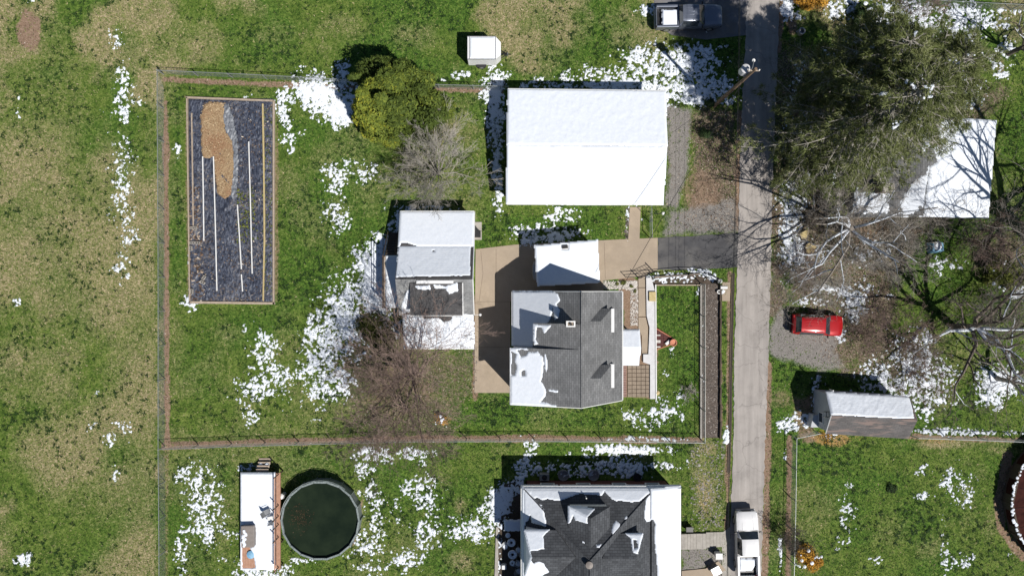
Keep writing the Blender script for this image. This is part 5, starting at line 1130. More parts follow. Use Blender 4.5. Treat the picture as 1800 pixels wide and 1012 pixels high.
debris('weeds', [(418, 330), (450, 330), (455, 420), (418, 430)], 200, 6, M['olive_leaf'], 'green weeds growing through the black plastic', .2, .07, 'weeds')
debris('weeds', [(462, 190), (480, 190), (480, 520), (464, 520)], 240, 7, M['olive_leaf'], 'green weeds along the yellowed board in the bed', .2, .06, 'weeds')
for a, b, lab in (((356, 275), (358, 423), 'white pipe nearest the west edge of the black plastic bed'), ((375, 275), (381, 511), 'longest white pipe, running from the mulch to the south end of the bed'),
                  ((437, 249), (443, 481), 'white pipe in the east half of the bed starting beside the mulch'), ((417, 360), (424, 473), 'white pipe lying among green weeds in the bed'), ((424, 482), (426, 512), 'shortest white pipe near the south end of the bed')):
    mb = MB(); (xa, ya), (xb, yb) = W(*a, .35), W(*b, .35)
    mb.tube([(xa, ya, .33), ((xa+xb)/2+.02, (ya+yb)/2, .35), (xb, yb, .32)], .055, 8); o = mb.build('pipe', M['white'], None, smooth=True); setp(o, lab, 'pipe', 'white pipes laid along the vegetable bed')
def cinder(px, py, a, lab, w=.42):
    x, y = W(px, py); t_ = thing('cinder_block', lab, 'cinder block', (x, y, .2), a, 'cinder blocks on the vegetable bed')
    mb = MB(); l, d, h = w, .22, .2
    for s0, s1, q0, q1 in ((-l/2, l/2, -d/2, -d/2+.035), (-l/2, l/2, d/2-.035, d/2)): mb.box(s0, s1, q0, q1, 0, h)
    for s0 in (-l/2, -.02, l/2-.04): mb.box(s0, s0+.04, -d/2+.035, d/2-.035, 0, h)
    mb.build('block_shell', M['concrete_grey'], t_, local=True)
    mb = MB(); mb.box(-l/2+.04, l/2-.04, -d/2+.035, d/2-.035, 0, .02); mb.build('block_hollow', M['black'], t_, local=True)
cinder(341, 401, .0, 'northernmost cinder block on the west edge of the bed, standing alone'); cinder(346, 402, 1.5, 'cinder block touching the northernmost one on the bed edge')
cinder(341, 427, 0.1, 'left one of the cinder block pair halfway down the bed edge'); cinder(350, 427, 0, 'right one of the cinder block pair halfway down the bed edge')
cinder(338, 437, 1.5, 'cinder block just below the pair on the bed edge'); cinder(361, 488, 1.0, 'upper tilted cinder block on the plastic near the south end'); cinder(359, 496, 2.6, 'lower tilted cinder block on the plastic near the south end'); cinder(340, 512, 1.5, 'southernmost cinder block on the west edge of the bed')

# ------------------------------------------------------------------ pool and its deck
def pool(px, py, r, label, water, name='swimming_pool', cover=False, wallm=None):
    x, y = W(px, py); t_ = thing(name, label, 'pool', (x, y, 0)); n = 18 if not cover else 14
    h = 1.3
    for k in range(n):
        a0, a1 = 2*math.pi*k/n, 2*math.pi*(k+1)/n
        p = lambda rr, a: (x+rr*math.cos(a), y+rr*math.sin(a))
        mb = MB(); mb.prism([p(r-.03, a0), p(r-.03, a1-.004), p(r+.03, a1-.004), p(r+.03, a0)], -.05, h-.02); mb.build('wall_panel', wallm or M['pool_wall'], t_)
        mb = MB(); mb.prism([p(r-.08, a0+.004), p(r-.08, a1-.006), p(r+.08, a1-.006), p(r+.08, a0+.004)], h-.02, h+.03); mb.build('rim', M['pool_rim'] if not cover else M['dark_wood'], t_)
        mb = MB(); q = p(r+.08, a0); mb.tube([(q[0], q[1], -.05), (q[0], q[1], h)], .05, 6); mb.build('upright', M['pool_rim'] if not cover else M['dark_wood'], t_)
    return t_, x, y, h
M['pool_wall'] = mottled('blue_grey_pool_wall', (.13, .15, .155), (.24, .265, .27), 2.5, .6)
M['pool_rim'] = mottled('pale_blue_rim', (.10, .13, .13), (.30, .34, .34), 7, .5)
t, x, y, h = pool(*pool_c, 3.42, 'round above ground pool full of dark green water with brown leaves floating', None)
m, nt, b = new_mat('green_water'); cc = ramp(nt, noise_n(nt, .5, 4, .6), [(.35, (.010, .017, .010)), (.65, (.019, .029, .016))]); nt.links.new(cc, b.inputs['Base Color'])
b.inputs['Roughness'].default_value = .06; b.inputs['IOR'].default_value = 1.33; bump(nt, b, noise_n(nt, 5, 3, .5), .06, .01); M['water'] = m
mb = MB(); mb.lathe((x, y, 1.05), [(3.39, -1.0), (3.39, 0)], 36)
mb.build('water', M['water'], t)
V = []; r = np.random.RandomState(3)
def leaves(cx, cy, sx, sy, n, z, name, mat, label, s=.05, seed=1):
    r = np.random.RandomState(seed); x = cx+r.randn(n)*sx; y = cy+r.randn(n)*sy; a = r.uniform(0, 6.28, n); L = s*r.uniform(.5, 1.5, n)
    V = np.stack([np.stack([x+np.cos(a+k*2.1)*L, y+np.sin(a+k*2.1)*L, np.full(n, z)+r.uniform(0, .006, n)], -1) for k in range(3)], 1).reshape(-1, 3)
    return link_mesh(name, np_mesh(name, V, np.arange(3*n).reshape(-1, 3), np.repeat(r.rand(n), 3)), mat, kind='stuff', label=label, cat='leaves')
lx, ly = W(527, 910, 1)
leaves(lx, ly, .5, .6, 260, 1.055, 'floating_leaves', M['brown_leaf'], 'brown leaves floating together in the west part of the green pool', .032)
ring = [(x+3.55*math.cos(a), y+3.55*math.sin(a), 1.33) for a in np.linspace(.9, 3.0, 14)]
mb = MB(); mb.tube([(p[0], p[1], p[2]) for p in ring], .03, 5); mb.build('hose', M['pool_rim'], t)
# the other, covered pool at the right edge
M['cover'] = mottled('dark_red_cover', (.026, .010, .009), (.06, .022, .018), 2, .95, bmp=.3, spec=.05)
t, x, y, h = pool(1886, 878, 6.4, 'round pool with a dark red winter cover cut off by the right edge', None, 'covered_pool', True, M['dark_wood'])
mb = MB(); mb.lathe((x, y, 1.2), [(6.35, -.9), (6.35, 0), (3.5, -.12), (.02, -.18)], 28); mb.build('cover', M['cover'], t, smooth=True)
for a in np.linspace(2.0, 4.4, 9):
    mb = MB(); q0 = (x+4.6*math.cos(a), y+4.6*math.sin(a), 1.2); q1 = (x+6.3*math.cos(a), y+6.3*math.sin(a), 1.25); mb.tube([q0, q1], .012, 4); mb.build('strap', M['black'], t)
n = 24; V = []; Fq = []
r = np.random.RandomState(8)
mb = MB()
for k, a in enumerate(np.linspace(2.3, 4.0, 70)):
    if r.rand() < .75:
        rr = 6.4+r.uniform(-.10, .10); mb.lathe((x+rr*math.cos(a), y+rr*math.sin(a), 1.3), [(.13*r.uniform(.5, 1.3), 0), (.08, .05), (.02, .07)], 7)
o = mb.build('rim_snow', M['snow'], None, smooth=True); setp(o, 'broken ring of snow on the rim of the dark red covered pool', 'snow', kind='stuff')

t = thing('pool_deck', 'red brown timber deck covered with snow beside the green pool', 'deck', (*W(458, 915), 0))
dz = 1.1
dx0, dx1 = W(423, 0, dz)[0], W(492, 0, dz)[0]; dy1, dy0 = W(0, 831, dz)[1], W(0, 1000, dz)[1]
nb = 24
for k in range(nb):
    a = dx0+(dx1-dx0)*k/nb; mb = MB(); mb.box(a, a+(dx1-dx0)/nb-.018, dy0+random.uniform(-.02, .02), dy1+random.uniform(-.02, .02), dz-.04, dz+random.uniform(-.004, .004)); mb.build('board', M['deck_wood'], t)
mb = MB(); mb.box(dx0+.02, dx1-.02, dy0+.02, dy0+.06, dz-.25, dz-.045); mb.box(dx0+.02, dx1-.02, dy1-.06, dy1-.02, dz-.25, dz-.045); mb.box(dx0+.0, dx0+.05, dy0, dy1, dz-.25, dz-.045); mb.box(dx1-.05, dx1, dy0, dy1, dz-.25, dz-.045); mb.build('joist_frame', M['deck_wood'], t)
for xx in (dx0+.1, dx1-.1):
    for k in range(5):
        yy = dy0+.1+(dy1-dy0-.2)*k/4; mb = MB(); mb.box(xx-.05, xx+.05, yy-.05, yy+.05, -.1, dz-.05); mb.build('support_post', M['dark_wood'], t)
for py_ in (833, 887, 906, 921, 943, 996):
    yy = W(0, py_, dz)[1]; xx = dx1-.12; mb = MB(); mb.box(xx-.035, xx+.035, yy-.035, yy+.035, dz+.005, dz+1.5 if py_ not in (833, 996) else dz+1.3); mb.build('rail_post', M['dark_wood'], t)
xx = dx1-.12
mb = MB(); mb.box(xx-.05, xx+.05, dy0+.1, dy1-.1, dz+.96, dz+1.0); mb.build('rail', M['deck_wood'], t)
mb = MB(); mb.box(xx-.03, xx+.03, dy0+.1, dy1-.1, dz+.45, dz+.5); mb.build('rail', M['deck_wood'], t)
for k in range(4):
    mb = MB(); x_, y_ = W(463, 826, .5); mb.box(x_-.55, x_+.55, dy1+.05+k*.26, dy1+.28+k*.26, .8-k*.24-.05, .8-k*.24); mb.build('stair_tread', M['grey_wood'], t)
snow_on('deck_snow', [(dx0+.02, dy0, dz), (dx1, dy0, dz), (dx1, dy1, dz), (dx0+.02, dy1, dz)], 'deep snow sheet on the pool deck, melted back along its east boards',
        include=[[(418, 828), (484, 828), (484, 1004), (420, 1004)]], exclude=[[(424, 922), (450, 926), (449, 955), (440, 962), (446, 980), (450, 998), (426, 998)]], amp=1.8, th=.14, edge=.6, seed=81, cell=.06, sc=7)
x_, y_ = W(437, 941, 1.5)
t = thing('storage_box', 'taupe storage box with snow on its lid standing on the pool deck', 'box', (x_, y_, dz), .02)
mb = MB(); mb.box(-.52, .52, -.9, .9, .0, .55); mb.build('box_body', M['taupe'], t, local=True, bevel=.03)
mb = MB(); mb.box(-.56, .56, -.94, .94, .55, .64); mb.build('lid', M['taupe'], t, local=True, bevel=.03)
mb = MB(); r = np.random.RandomState(2)
for k in range(12): mb.lathe((x_-.3+r.uniform(-.15, .2), y_-.8+k*.12, dz+.64), [(.16*r.uniform(.7, 1.2), 0), (.12, .06), (.02, .08)], 7)
o = mb.build('box_snow', M['snow'], None, smooth=True); setp(o, 'lumps of snow on the lid of the taupe storage box', 'snow', kind='stuff')
def chair(px, py, h0, rz, label, mat, group=None, snow=False):
    x, y = W(px, py, h0+.4); t_ = thing('chair', label, 'chair', (x, y, h0), rz, group)
    for a in (-.22, .22):
        for b_ in (-.22, .22):
            mb = MB(); mb.tube([(a*1.1, b_*1.1, 0), (a, b_, .42)], .018, 5); mb.build('leg', mat, t_, local=True)
    mb = MB(); mb.box(-.26, .26, -.26, .26, .42, .46); mb.build('seat', mat, t_, local=True, bevel=.01)
    mb = MB(); mb.add([(-.25, .26, .5), (.25, .26, .5), (.24, .40, .95), (-.24, .40, .95), (-.25, .23, .5), (.25, .23, .5), (.24, .37, .95), (-.24, .37, .95)], [(0, 1, 2, 3), (7, 6, 5, 4), (0, 4, 5, 1), (1, 5, 6, 2), (2, 6, 7, 3), (3, 7, 4, 0)]); mb.build('backrest', mat, t_, local=True)
    for s_ in (-.28, .28):
        mb = MB(); mb.tube([(s_, -.22, .62), (s_, .28, .64)], .02, 5); mb.build('armrest', mat, t_, local=True)
    return t_
chair(470, 900, dz, 2.0, 'wire framed patio chair in the middle of the snowy pool deck', M['grey_metal'])
chair(476, 912, dz, 3.4, 'pale patio chair by the rail of the pool deck', M['white'])
mb = MB(); x_, y_ = W(440, 975, 1.3); mb.lathe((x_, y_, dz), [(.3, 0), (.36, .12), (.28, .15), (.1, .2), (.02, .2)], 12); o = mb.build('pool_float', M['blue'], None, smooth=True); setp(o, 'crumpled blue and white pool float on the bare corner of the deck', 'pool float')
mb = MB(); x_, y_ = W(494, 873, .9); mb.lathe((x_, y_, 0), [(.2, 0), (.22, .5), (.26, .55), (.24, .8), (.1, .9), (.02, .92)], 14); o = mb.build('pool_filter', M['white'], None, smooth=True); setp(o, 'white pool filter drum between the deck and the green pool', 'pool filter')
mb = MB(); x_, y_ = W(461, 820, .5)
for k in range(6): mb.lathe((x_+random.uniform(-.4, .4), y_+random.uniform(-.15, .15), .15+random.uniform(0, .3)), [(.22, 0), (.16, .12), (.02, .16)], 8)
o = mb.build('snow_heap', M['snow'], None, smooth=True, kind='stuff'); setp(o, 'small heap of snow at the north steps of the pool deck', 'snow', kind='stuff')

# ------------------------------------------------------------------ patio beside the hip roofed house
mb = MB(); mb.prism([W(*p) for p in [(884, 852), (917, 838), (917, 1120), (876, 1120), (876, 925)]], -.02, .06)
mb.build('patio', M['dark_wood'], None, kind='structure')
mb = MB(); mb.prism([W(*p) for p in [(872, 925), (876, 925), (876, 1012), (870, 1120), (866, 1120)]], -.02, .12); mb.build('patio_edge', M['concrete_grey'], None, kind='structure')
def snow_cap(x, y, z, r, n=14, sq=False):
    mb = MB(); mb.lathe((x, y, z), [(r, 0), (r*.96, .05), (r*.6, .08), (.02, .09)], n if not sq else 4)
    return mb
x_, y_ = W(902, 923, .8); t = thing('patio_table', 'square patio table crusted with snow beside the hip roofed house', 'table', (x_, y_, .06))
mb = MB(); mb.box(-.8, .8, -.5, .5, .66, .70); mb.build('tabletop', M['grey_metal'], t, local=True)
for a in (-.7, .7):
    for b_ in (-.4, .4): mb = MB(); mb.tube([(a, b_, 0), (a, b_, .66)], .03, 6); mb.build('leg', M['grey_metal'], t, local=True)
PT = [(x_-.8, y_-.5, .76), (x_+.8, y_-.5, .76), (x_+.8, y_+.5, .76), (x_-.8, y_+.5, .76)]
snow_on('table_snow', PT, 'pitted snow crust on the square patio table', th=.07, amp=3.0, include=[[(885, 912), (918, 912), (918, 934), (885, 934)]], seed=91, cell=.04, sc=4)
for px_, py_, r_, lab in ((899, 953, .38, 'round table with a ring of snow nearest the square patio table'), (901, 974, .42, 'round table with a ring of snow second from the square patio table'), (901, 989, .26, 'smallest round table, southernmost on the patio')):
    x_, y_ = W(px_, py_, .7); t = thing('round_table', lab, 'table', (x_, y_, .06), 0, 'small round tables on the shaded patio')
    mb = MB(); mb.lathe((0, 0, .6), [(r_, 0), (r_, .04), (.02, .045)], 20); mb.build('tabletop', M['grey_metal'], t, local=True)
    mb = MB(); mb.tube([(0, 0, 0), (0, 0, .6)], .035, 8); mb.build('pedestal', M['black'], t, local=True)
    mb = MB(); mb.lathe((x_, y_, .71), [(r_*.98, 0), (r_*.9, .06), (r_*.6, .06), (r_*.3, .0)], 18); o = mb.build('table_snow', M['snow'], None, smooth=True); setp(o, 'ring of snow on the '+lab.split(',')[0].replace('with a ring of snow ', ''), 'snow', kind='stuff')
for px_, py_, rz, lab in ((888, 957, .8, 'metal chair west of the first round patio table'), (911, 966, 4.0, 'metal chair between the round tables and the house wall'), (911, 989, 1.2, 'metal chair near the house wall by the smallest round table'), (912, 1003, 2.0, 'southernmost metal chair by the house wall')):
    chair(px_, py_, .06, rz, lab, M['grey_metal'], 'metal chairs on the shaded patio')
for px_, py_ in ((888, 960), (911, 966), (911, 990), (912, 1003), (893, 940)):
    x_, y_ = W(px_, py_, .5); mb = MB(); mb.lathe((x_, y_, .53), [(.24, 0), (.2, .05), (.02, .07)], 8)
    o = mb.build('chair_snow', M['snow'], None, smooth=True); setp(o, 'small pad of snow on a patio chair seat', 'snow', 'pads of snow on the patio chairs', 'stuff')
x_, y_ = W(886, 996, .5); mb = MB(); mb.box(x_-.22, x_+.22, y_-.2, y_+.2, .06, .6); o = mb.build('planter_box', M['white_metal'], None, bevel=.06); setp(o, 'white square planter box at the sunlit edge of the patio', 'planter')
x_, y_ = W(957, 838, .6); t = thing('air_conditioner', 'grey box shaped air conditioner unit in the shade north of the hip roofed house', 'air conditioner', (x_, y_, 0))
mb = MB(); mb.box(-.42, .42, -.3, .3, .05, .75); mb.build('casing', M['grey_metal'], t, local=True, bevel=.02)
mb = MB(); mb.lathe((0, 0, .755), [(.24, 0), (.24, .02), (.05, .03)], 16); mb.build('fan_grille', M['black'], t, local=True)
for px_, py_, lab in ((1043, 834, 'dark basement window well beside the north wall'), (990, 834, 'round dark shrub base beside the north wall')):
    x_, y_ = W(px_, py_, 0); mb = MB(); mb.lathe((x_, y_, 0), [(.5, 0), (.5, .25), (.42, .25), (.42, .05), (.02, .05)], 16); o = mb.build('window_well', M['grey_metal'], None, smooth=True); setp(o, lab if 'well' in lab else 'round metal window well west of the other one by the north wall', 'window well')
mb = MB(); x_, y_ = W(1120, 838, .2); mb.lathe((x_, y_, 0), [(.34, 0), (.36, .3), (.3, .3), (.28, .2), (.02, .2)], 16); o = mb.build('planter', M['black'], None, smooth=True); setp(o, 'round dark planter holding snow near the north east corner of the hip roofed house', 'planter')

# ------------------------------------------------------------------ front garden of the grey house
t = thing('entrance_walk', 'concrete slab walk leading along the east side of the grey house', 'walk', (*W(1134, 580), 0))
for P in ([(1122, 486), (1134, 486), (1134, 505), (1122, 505)], [(1122, 506), (1134, 506), (1136, 556), (1122, 556)], [(1122, 557.5), (1135, 557.5), (1139, 575), (1138, 622), (1128, 622), (1128, 590), (1122, 578)]):
    mb = MB(); mb.prism([W(*p) for p in P], 0, .07); mb.build('slab', M['concrete'], t)
t = thing('retaining_wall', 'low pale grey wall along the west edge of the front lawn', 'wall', (*W(1146, 600), 0))
mb = MB(); mb.prism([W(*p) for p in [(1135, 488), (1144, 488), (1150, 510), (1152, 700), (1142, 700), (1142, 640), (1130, 636), (1130, 622), (1139, 622), (1141, 575), (1136, 555)]], 0, .22); mb.build('wall', M['wall_pale'], t)
mb = MB(); mb.prism([W(*p) for p in [(1150.5, 500), (1152.5, 500), (1153.5, 702), (1151.5, 702)]], -.05, .3); mb.build('coping', M['white'], t)
x_, y_ = W(1147, 521, .4); mb = MB(); mb.box(x_-.3, x_+.3, y_-.42, y_+.42, .22, .42); o = mb.build('crate', M['yellow_wood'], None, bevel=.01); setp(o, 'tan wooden box on the pale wall by the front lawn', 'box')
t = thing('paver_patio', 'square brown paver patio south of the entrance porch', 'patio', (*W(1118, 670), 0))
mb0 = None; nxp, nyp = 5, 8
for i in range(nxp):
    for j in range(nyp):
        a0 = 1103+i*7.9; b0 = 641+j*7.1
        (xa, ya), (xb, yb) = W(a0+.35, b0+.35), W(a0+7.5, b0+6.7)
        mb = MB(); mb.box(xa, xb, yb, ya, -.02, .07+random.uniform(-.008, .008)); mb.build('paver', M['paver'], t)
t = thing('brick_border', 'narrow strip of red brick between the house wall and the paver patio', 'brick strip', (*W(1097, 670), 0))
for k in range(13):
    (xa, ya), (xb, yb) = W(1095, 642+k*4.3), W(1101, 645.8+k*4.3); mb = MB(); mb.box(xa, xb, yb, ya, -.02, .08+random.uniform(-.01, .01)); mb.build('brick', M['paver_red'], t)
t = thing('brick_bed', 'dark red triangular brick bed with pale stepping stones on the front lawn', 'raised bed', (*W(1162, 596), 0))
tri = [(1153, 577), (1153, 614), (1186, 602), (1182, 594)]
# rows of bricks clipped to the triangle
for j in range(9):
    for i in range(5):
        px_, py_ = 1156+i*6.4, 579.5+j*4.2
        if sdist(tri, np.array([px_]), np.array([py_]))[0] > 0.6:
            x_, y_ = W(px_, py_); mb = MB(); mb.box(x_-.155, x_+.155, y_-.1, y_+.1, 0, .16+random.uniform(-.01, .01)); mb.build('brick', M['brick'], t)
for py_, hh in ((589, .12), (600, .26), (609.5, .12)):
    x_, y_ = W(1157, py_, .2); mb = MB(); mb.box(x_-.2, x_+.2, y_-hh/2, y_+hh/2, .165, .21); mb.build('stepping_stone', M['pebble'], t)
for a, b_ in ((tri[0], tri[3]), (tri[2], tri[1])):
    (xa, ya), (xb, yb) = W(*a), W(*b_); mb = MB(); mb.tube([(xa, ya, .18), (xb, yb, .18)], .05, 4); mb.build('edging', M['terracotta'], t)
x_, y_ = W(1184, 602, .5); mb = MB(); mb.lathe((x_, y_, 0), [(.2, 0), (.28, .45), (.32, .46), (.32, .52), (.26, .52), (.24, .4), (.02, .4)], 16); o = mb.build('flower_pot', M['terracotta'], None, smooth=True); setp(o, 'terracotta pot at the tip of the triangular brick bed', 'flower pot')
x_, y_ = W(1174, 602, .3); mb = MB(); mb.obox(x_, y_, .5, .26, .165, .36, .7); o = mb.build('stone_ornament', M['white'], None, bevel=.03); setp(o, 'small white garden ornament beside the terracotta pot', 'ornament')
x_, y_ = W(1155.5, 690, .2); mb = MB(); mb.lathe((x_, y_, 0), [(.2, 0), (.23, .15), (.12, .3), (.02, .33)], 12); o = mb.build('boulder', M['yellow_wood'], None, smooth=True); setp(o, 'round tan stone at the south corner of the pale wall', 'stone')
t = thing('retaining_wall', 'thin pale kerb wall between the front lawn and the roadside bed', 'wall', (*W(1234, 640), 0))
mb = MB(); mb.prism([W(*p) for p in [(1230, 498), (1233, 498), (1233, 770), (1230, 770)]], -.05, .2); mb.build('wall', M['concrete_grey'], t)
mb = MB(); mb.prism([W(*p) for p in [(1238.5, 500), (1240, 500), (1240, 768), (1238.5, 768)]], -.05, .12); mb.build('wall', M['grey_wood'], t)
t = thing('retaining_wall', 'dark timber wall holding the roadside bed above the grass verge', 'wall', (*W(1266, 640), 0))
for k in range(9):
    mb = MB(); mb.prism([W(*p) for p in [(1264.5, 500+k*30), (1267, 500+k*30), (1266, 529.6+k*30), (1263.5, 529.6+k*30)]], -.05, .34+random.uniform(-.01, .01)); mb.build('sleeper', M['dark_wood'], t)
t = thing('corner_bed', 'snowy corner bed bounded by a low timber edge at the top of the front lawn', 'garden bed', (*W(1200, 490), 0))
mb = MB(); mb.prism([W(*p) for p in [(1150, 500), (1231, 500), (1231, 502), (1150, 502)]], -.05, .2); mb.build('edging_board', M['grey_wood'], t)
mb = MB(); mb.prism([W(*p) for p in [(1150, 486.5), (1230, 481), (1230, 483), (1150, 488.5)]], -.05, .22); mb.build('edging_board', M['grey_wood'], t)
mb = MB(); mb.prism([W(*p) for p in [(1144, 488), (1231, 483), (1262, 496), (1262, 499), (1144, 499)]], -.05, .05); mb.build('soil', M['dark_wood'], t)
x_, y_ = W(1143, 478, 1)
t = thing('iron_gate', 'open black iron gate at the east end of the concrete drive', 'gate', (*W(1138, 488), 0), .15)
mb = MB()
for z in (.15, .7, 1.2): mb.tube([(-.8, .1, z), (.6, .5, z)], .022, 5)
mb.build('gate_rail', M['black'], t, local=True)
for k in range(7):
    mb = MB(); f_ = k/6; mb.tube([(-.8+1.4*f_, .1+.4*f_, .1), (-.8+1.4*f_, .1+.4*f_, 1.3)], .016, 5); mb.build('bar', M['black'], t, local=True)
for a in ((-.8, .1), (.6, .5)):
    mb = MB(); mb.tube([(*a, 0), (*a, 1.45)], .045, 6); mb.build('post', M['black'], t, local=True)
t = thing('iron_railing', 'long low black iron railing along the south edge of the asphalt drive', 'railing', (*W(1150, 482), 0))
pp = [W(1100, 487), W(1148, 484), W(1200, 479), W(1240, 480), W(1262, 492)]
for i in range(4):
    a, b_ = pp[i], pp[i+1]
    for z in (.45, .95): mb = MB(); mb.tube([(*a, z), (*b_, z)], .03, 5); mb.build('rail', M['black'], t)
    mb = MB(); mb.tube([(*a, 0), (*a, 1.0)], .035, 5); mb.build('post', M['black'], t)
x_, y_ = W(1271, 505, .9); t = thing('mailbox', 'white mailbox on a short post by the road beside the corner bed', 'mailbox', (x_, y_, 0))
mb = MB(); mb.tube([(0, 0, 0), (0, 0, 1.0)], .05, 6); mb.build('post', M['dark_wood'], t, local=True)
mb = MB(); mb.box(-.3, .3, -.14, .14, 1.0, 1.12); mb.tube([(-.3, 0, 1.12), (.3, 0, 1.12)], .14, 12); mb.build('box', M['white'], t, local=True, smooth=True)
for px_, py_, lab in ((1264, 513, 'white ring shaped pot south of the mailbox'), (1266, 494, 'small white pot north of the mailbox')):
    x_, y_ = W(px_, py_, .3); mb = MB(); mb.lathe((x_, y_, 0), [(.1, 0), (.16, .3), (.19, .32), (.13, .33), (.1, .1), (.02, .1)], 14); o = mb.build('garden_pot', M['white'], None, smooth=True); setp(o, lab, 'pot')
x_, y_ = W(1136, 381); t = thing('yard_lamp', 'black yard lamp with a white head leaning over the fence by the concrete walk', 'lamp', (x_, y_, 0))
mb = MB(); mb.tube([(0, 0, 0), (0, 0, 2.0), (.3, .02, 2.4), (.9, .05, 2.45)], .03, 6); mb.build('pole', M['black'], t, local=True)
mb = MB(); mb.lathe((1.0, .05, 2.38), [(.02, .12), (.1, .1), (.15, 0), (.02, -.02)], 12); mb.build('lamp_head', M['white'], t, local=True, smooth=True)
x_, y_ = W(844, 553, 2.3); t = thing('wall_lamp', 'white globe lamp on a short arm on the east wall of the long outbuilding', 'lamp', (x_, y_, 0))
mb = MB(); mb.tube([(-.5, 0, 2.2), (0, 0, 2.25)], .025, 5); mb.build('arm', M['white'], t, local=True)
mb = MB(); mb.lathe((0, 0, 2.2), [(.02, -.12), (.1, -.08), (.13, 0), (.1, .08), (.02, .12)], 12); mb.build('globe', M['white'], t, local=True, smooth=True)
x_, y_ = W(840, 406); t = thing('trash_bin', 'dark lidded bin on a small slab at the north east corner of the long outbuilding', 'bin', (x_, y_, 0))
mb = MB(); mb.box(-.35, .35, -.8, .8, -.02, .06); mb.build('slab', M['concrete_grey'], t, local=True)
mb = MB(); mb.box(-.26, .26, -.6, -.05, .06, .9); mb.build('bin_body', M['taupe'], t, local=True, bevel=.03)
mb = MB(); mb.box(-.29, .29, -.64, -.02, .9, .97); mb.build('lid', M['black'], t, local=True, bevel=.02)
# plank walk at the bottom house
t = thing('plank_walk', 'pale slab walk stepping down from the hip roofed house to the pavement', 'walk', (*W(1230, 948), 0))
xs_ = [1190, 1196, 1202, 1207, 1212, 1217, 1223, 1234, 1240, 1247, 1253, 1259, 1265, 1269]
for k in range(len(xs_)-1):
    (xa, ya), (xb, yb) = W(xs_[k]+.4, 936-(k > 7)*2), W(xs_[k+1], 963-(k > 7)*3); zt = .34-.022*k
    mb = MB(); mb.box(xa, xb, yb, ya, -.05, zt); mb.build('slab', M['concrete_grey'], t)
mb = MB(); mb.prism([W(*p) for p in [(1198, 1002), (1240, 998), (1262, 985), (1275, 1000), (1255, 1012), (1270, 1100), (1200, 1100)]], -.02, .09); mb.build('patio', M['concrete'], None, kind='structure')
def bin_box(px, py, label, mat, sx=.3, sy=.35, h=.8, rz=0.0):
    x, y = W(px, py, h); t_ = thing('wheelie_bin', label, 'bin', (x, y, 0), rz)
    mb = MB(); mb.add([(-sx*.8, -sy*.8, .05), (sx*.8, -sy*.8, .05), (sx*.8, sy*.8, .05), (-sx*.8, sy*.8, .05), (-sx, -sy, h), (sx, -sy, h), (sx, sy, h), (-sx, sy, h)], [(0, 3, 2, 1), (4, 5, 6, 7), (0, 1, 5, 4), (1, 2, 6, 5), (2, 3, 7, 6), (3, 0, 4, 7)]); mb.build('bin_body', mat, t_, local=True)
    mb = MB(); mb.box(-sx-.03, sx+.03, -sy-.03, sy+.03, h, h+.06); mb.build('lid', mat, t_, local=True, bevel=.02)
    for s_ in (-1, 1): mb = MB(); mb.tube([(s_*sx*.7, sy*.8, .08), (s_*sx*.9, sy*.8, .08)], .08, 8); mb.build('wheel', M['rubber'], t_, local=True)
bin_box(1264, 977, 'white bin with a pale lid beside the pavement south of the slab walk', M['white'], .28, .24)
bin_box(1259, 1003, 'slanted shiny grey bin on the small patio by the white pickup', M['grey_metal'], .38, .34, .7, .5)
bin_box(1212, 930, 'dark bin on the grass at the house end of the slab walk', M['black'], .3, .2, .6)

# ------------------------------------------------------------------ utility pole and wires
bx, by = W(1256, 186); hp = 10.4
t = thing('utility_pole', 'tall brown wooden utility pole with a transformer standing beside the road', 'utility pole', (bx, by, 0))
mb = MB(); mb.tube([(0, 0, -.3), (0, 0, 5), (0.02, 0, hp)], [.17, .15, .11], 12); mb.build('pole', M['pole_wood'], t, local=True, smooth=True)
mb = MB(); mb.box(-.45, .45, -.05, .05, 9.9, 10.0); mb.build('crossarm', M['grey_wood'], t, local=True)
for s_ in (-.38, .38):
    mb = MB(); mb.lathe((s_, 0, 10.0), [(.03, 0), (.06, .06), (.04, .1), (.06, .14), (.02, .18)], 8); mb.build('insulator', M['trim'], t, local=True, smooth=True)
mb = MB(); mb.lathe((-.25, .46, 8.1), [(.02, 0), (.30, .02), (.33, .1), (.33, .85), (.36, .88), (.2, .95), (.02, 1.0)], 18); mb.build('transformer', M['wall_pale'], t, local=True, smooth=True)
mb = MB(); mb.tube([(0, 0, 8.2), (-.28, .2, 8.2)], .04, 5); mb.build('bracket', M['grey_metal'], t, local=True)
mb = MB(); mb.tube([(0, 0, 8.8), (.2, .5, 9.2), (.3, 1.0, 9.2)], .03, 5); mb.build('lamp_arm', M['grey_metal'], t, local=True)
mb = MB(); mb.lathe((.3, 1.05, 9.1), [(.02, .1), (.12, .06), (.14, 0), (.02, -.02)], 10); mb.build('lamp_head', M['trim'], t, local=True, smooth=True)
def wire(p, q, sag, label, r=.014, group='overhead wires along the road', name='overhead_wire'):
    P_ = Vector(p); Q_ = Vector(q); pts = []
    for k in range(25):
        f_ = k/24; v = P_.lerp(Q_, f_); v.z -= sag*4*f_*(1-f_); pts.append(v)
    mb = MB(); mb.tube(pts, r, 4); o = mb.build(name, M['black'], None); setp(o, label, 'wire', group)
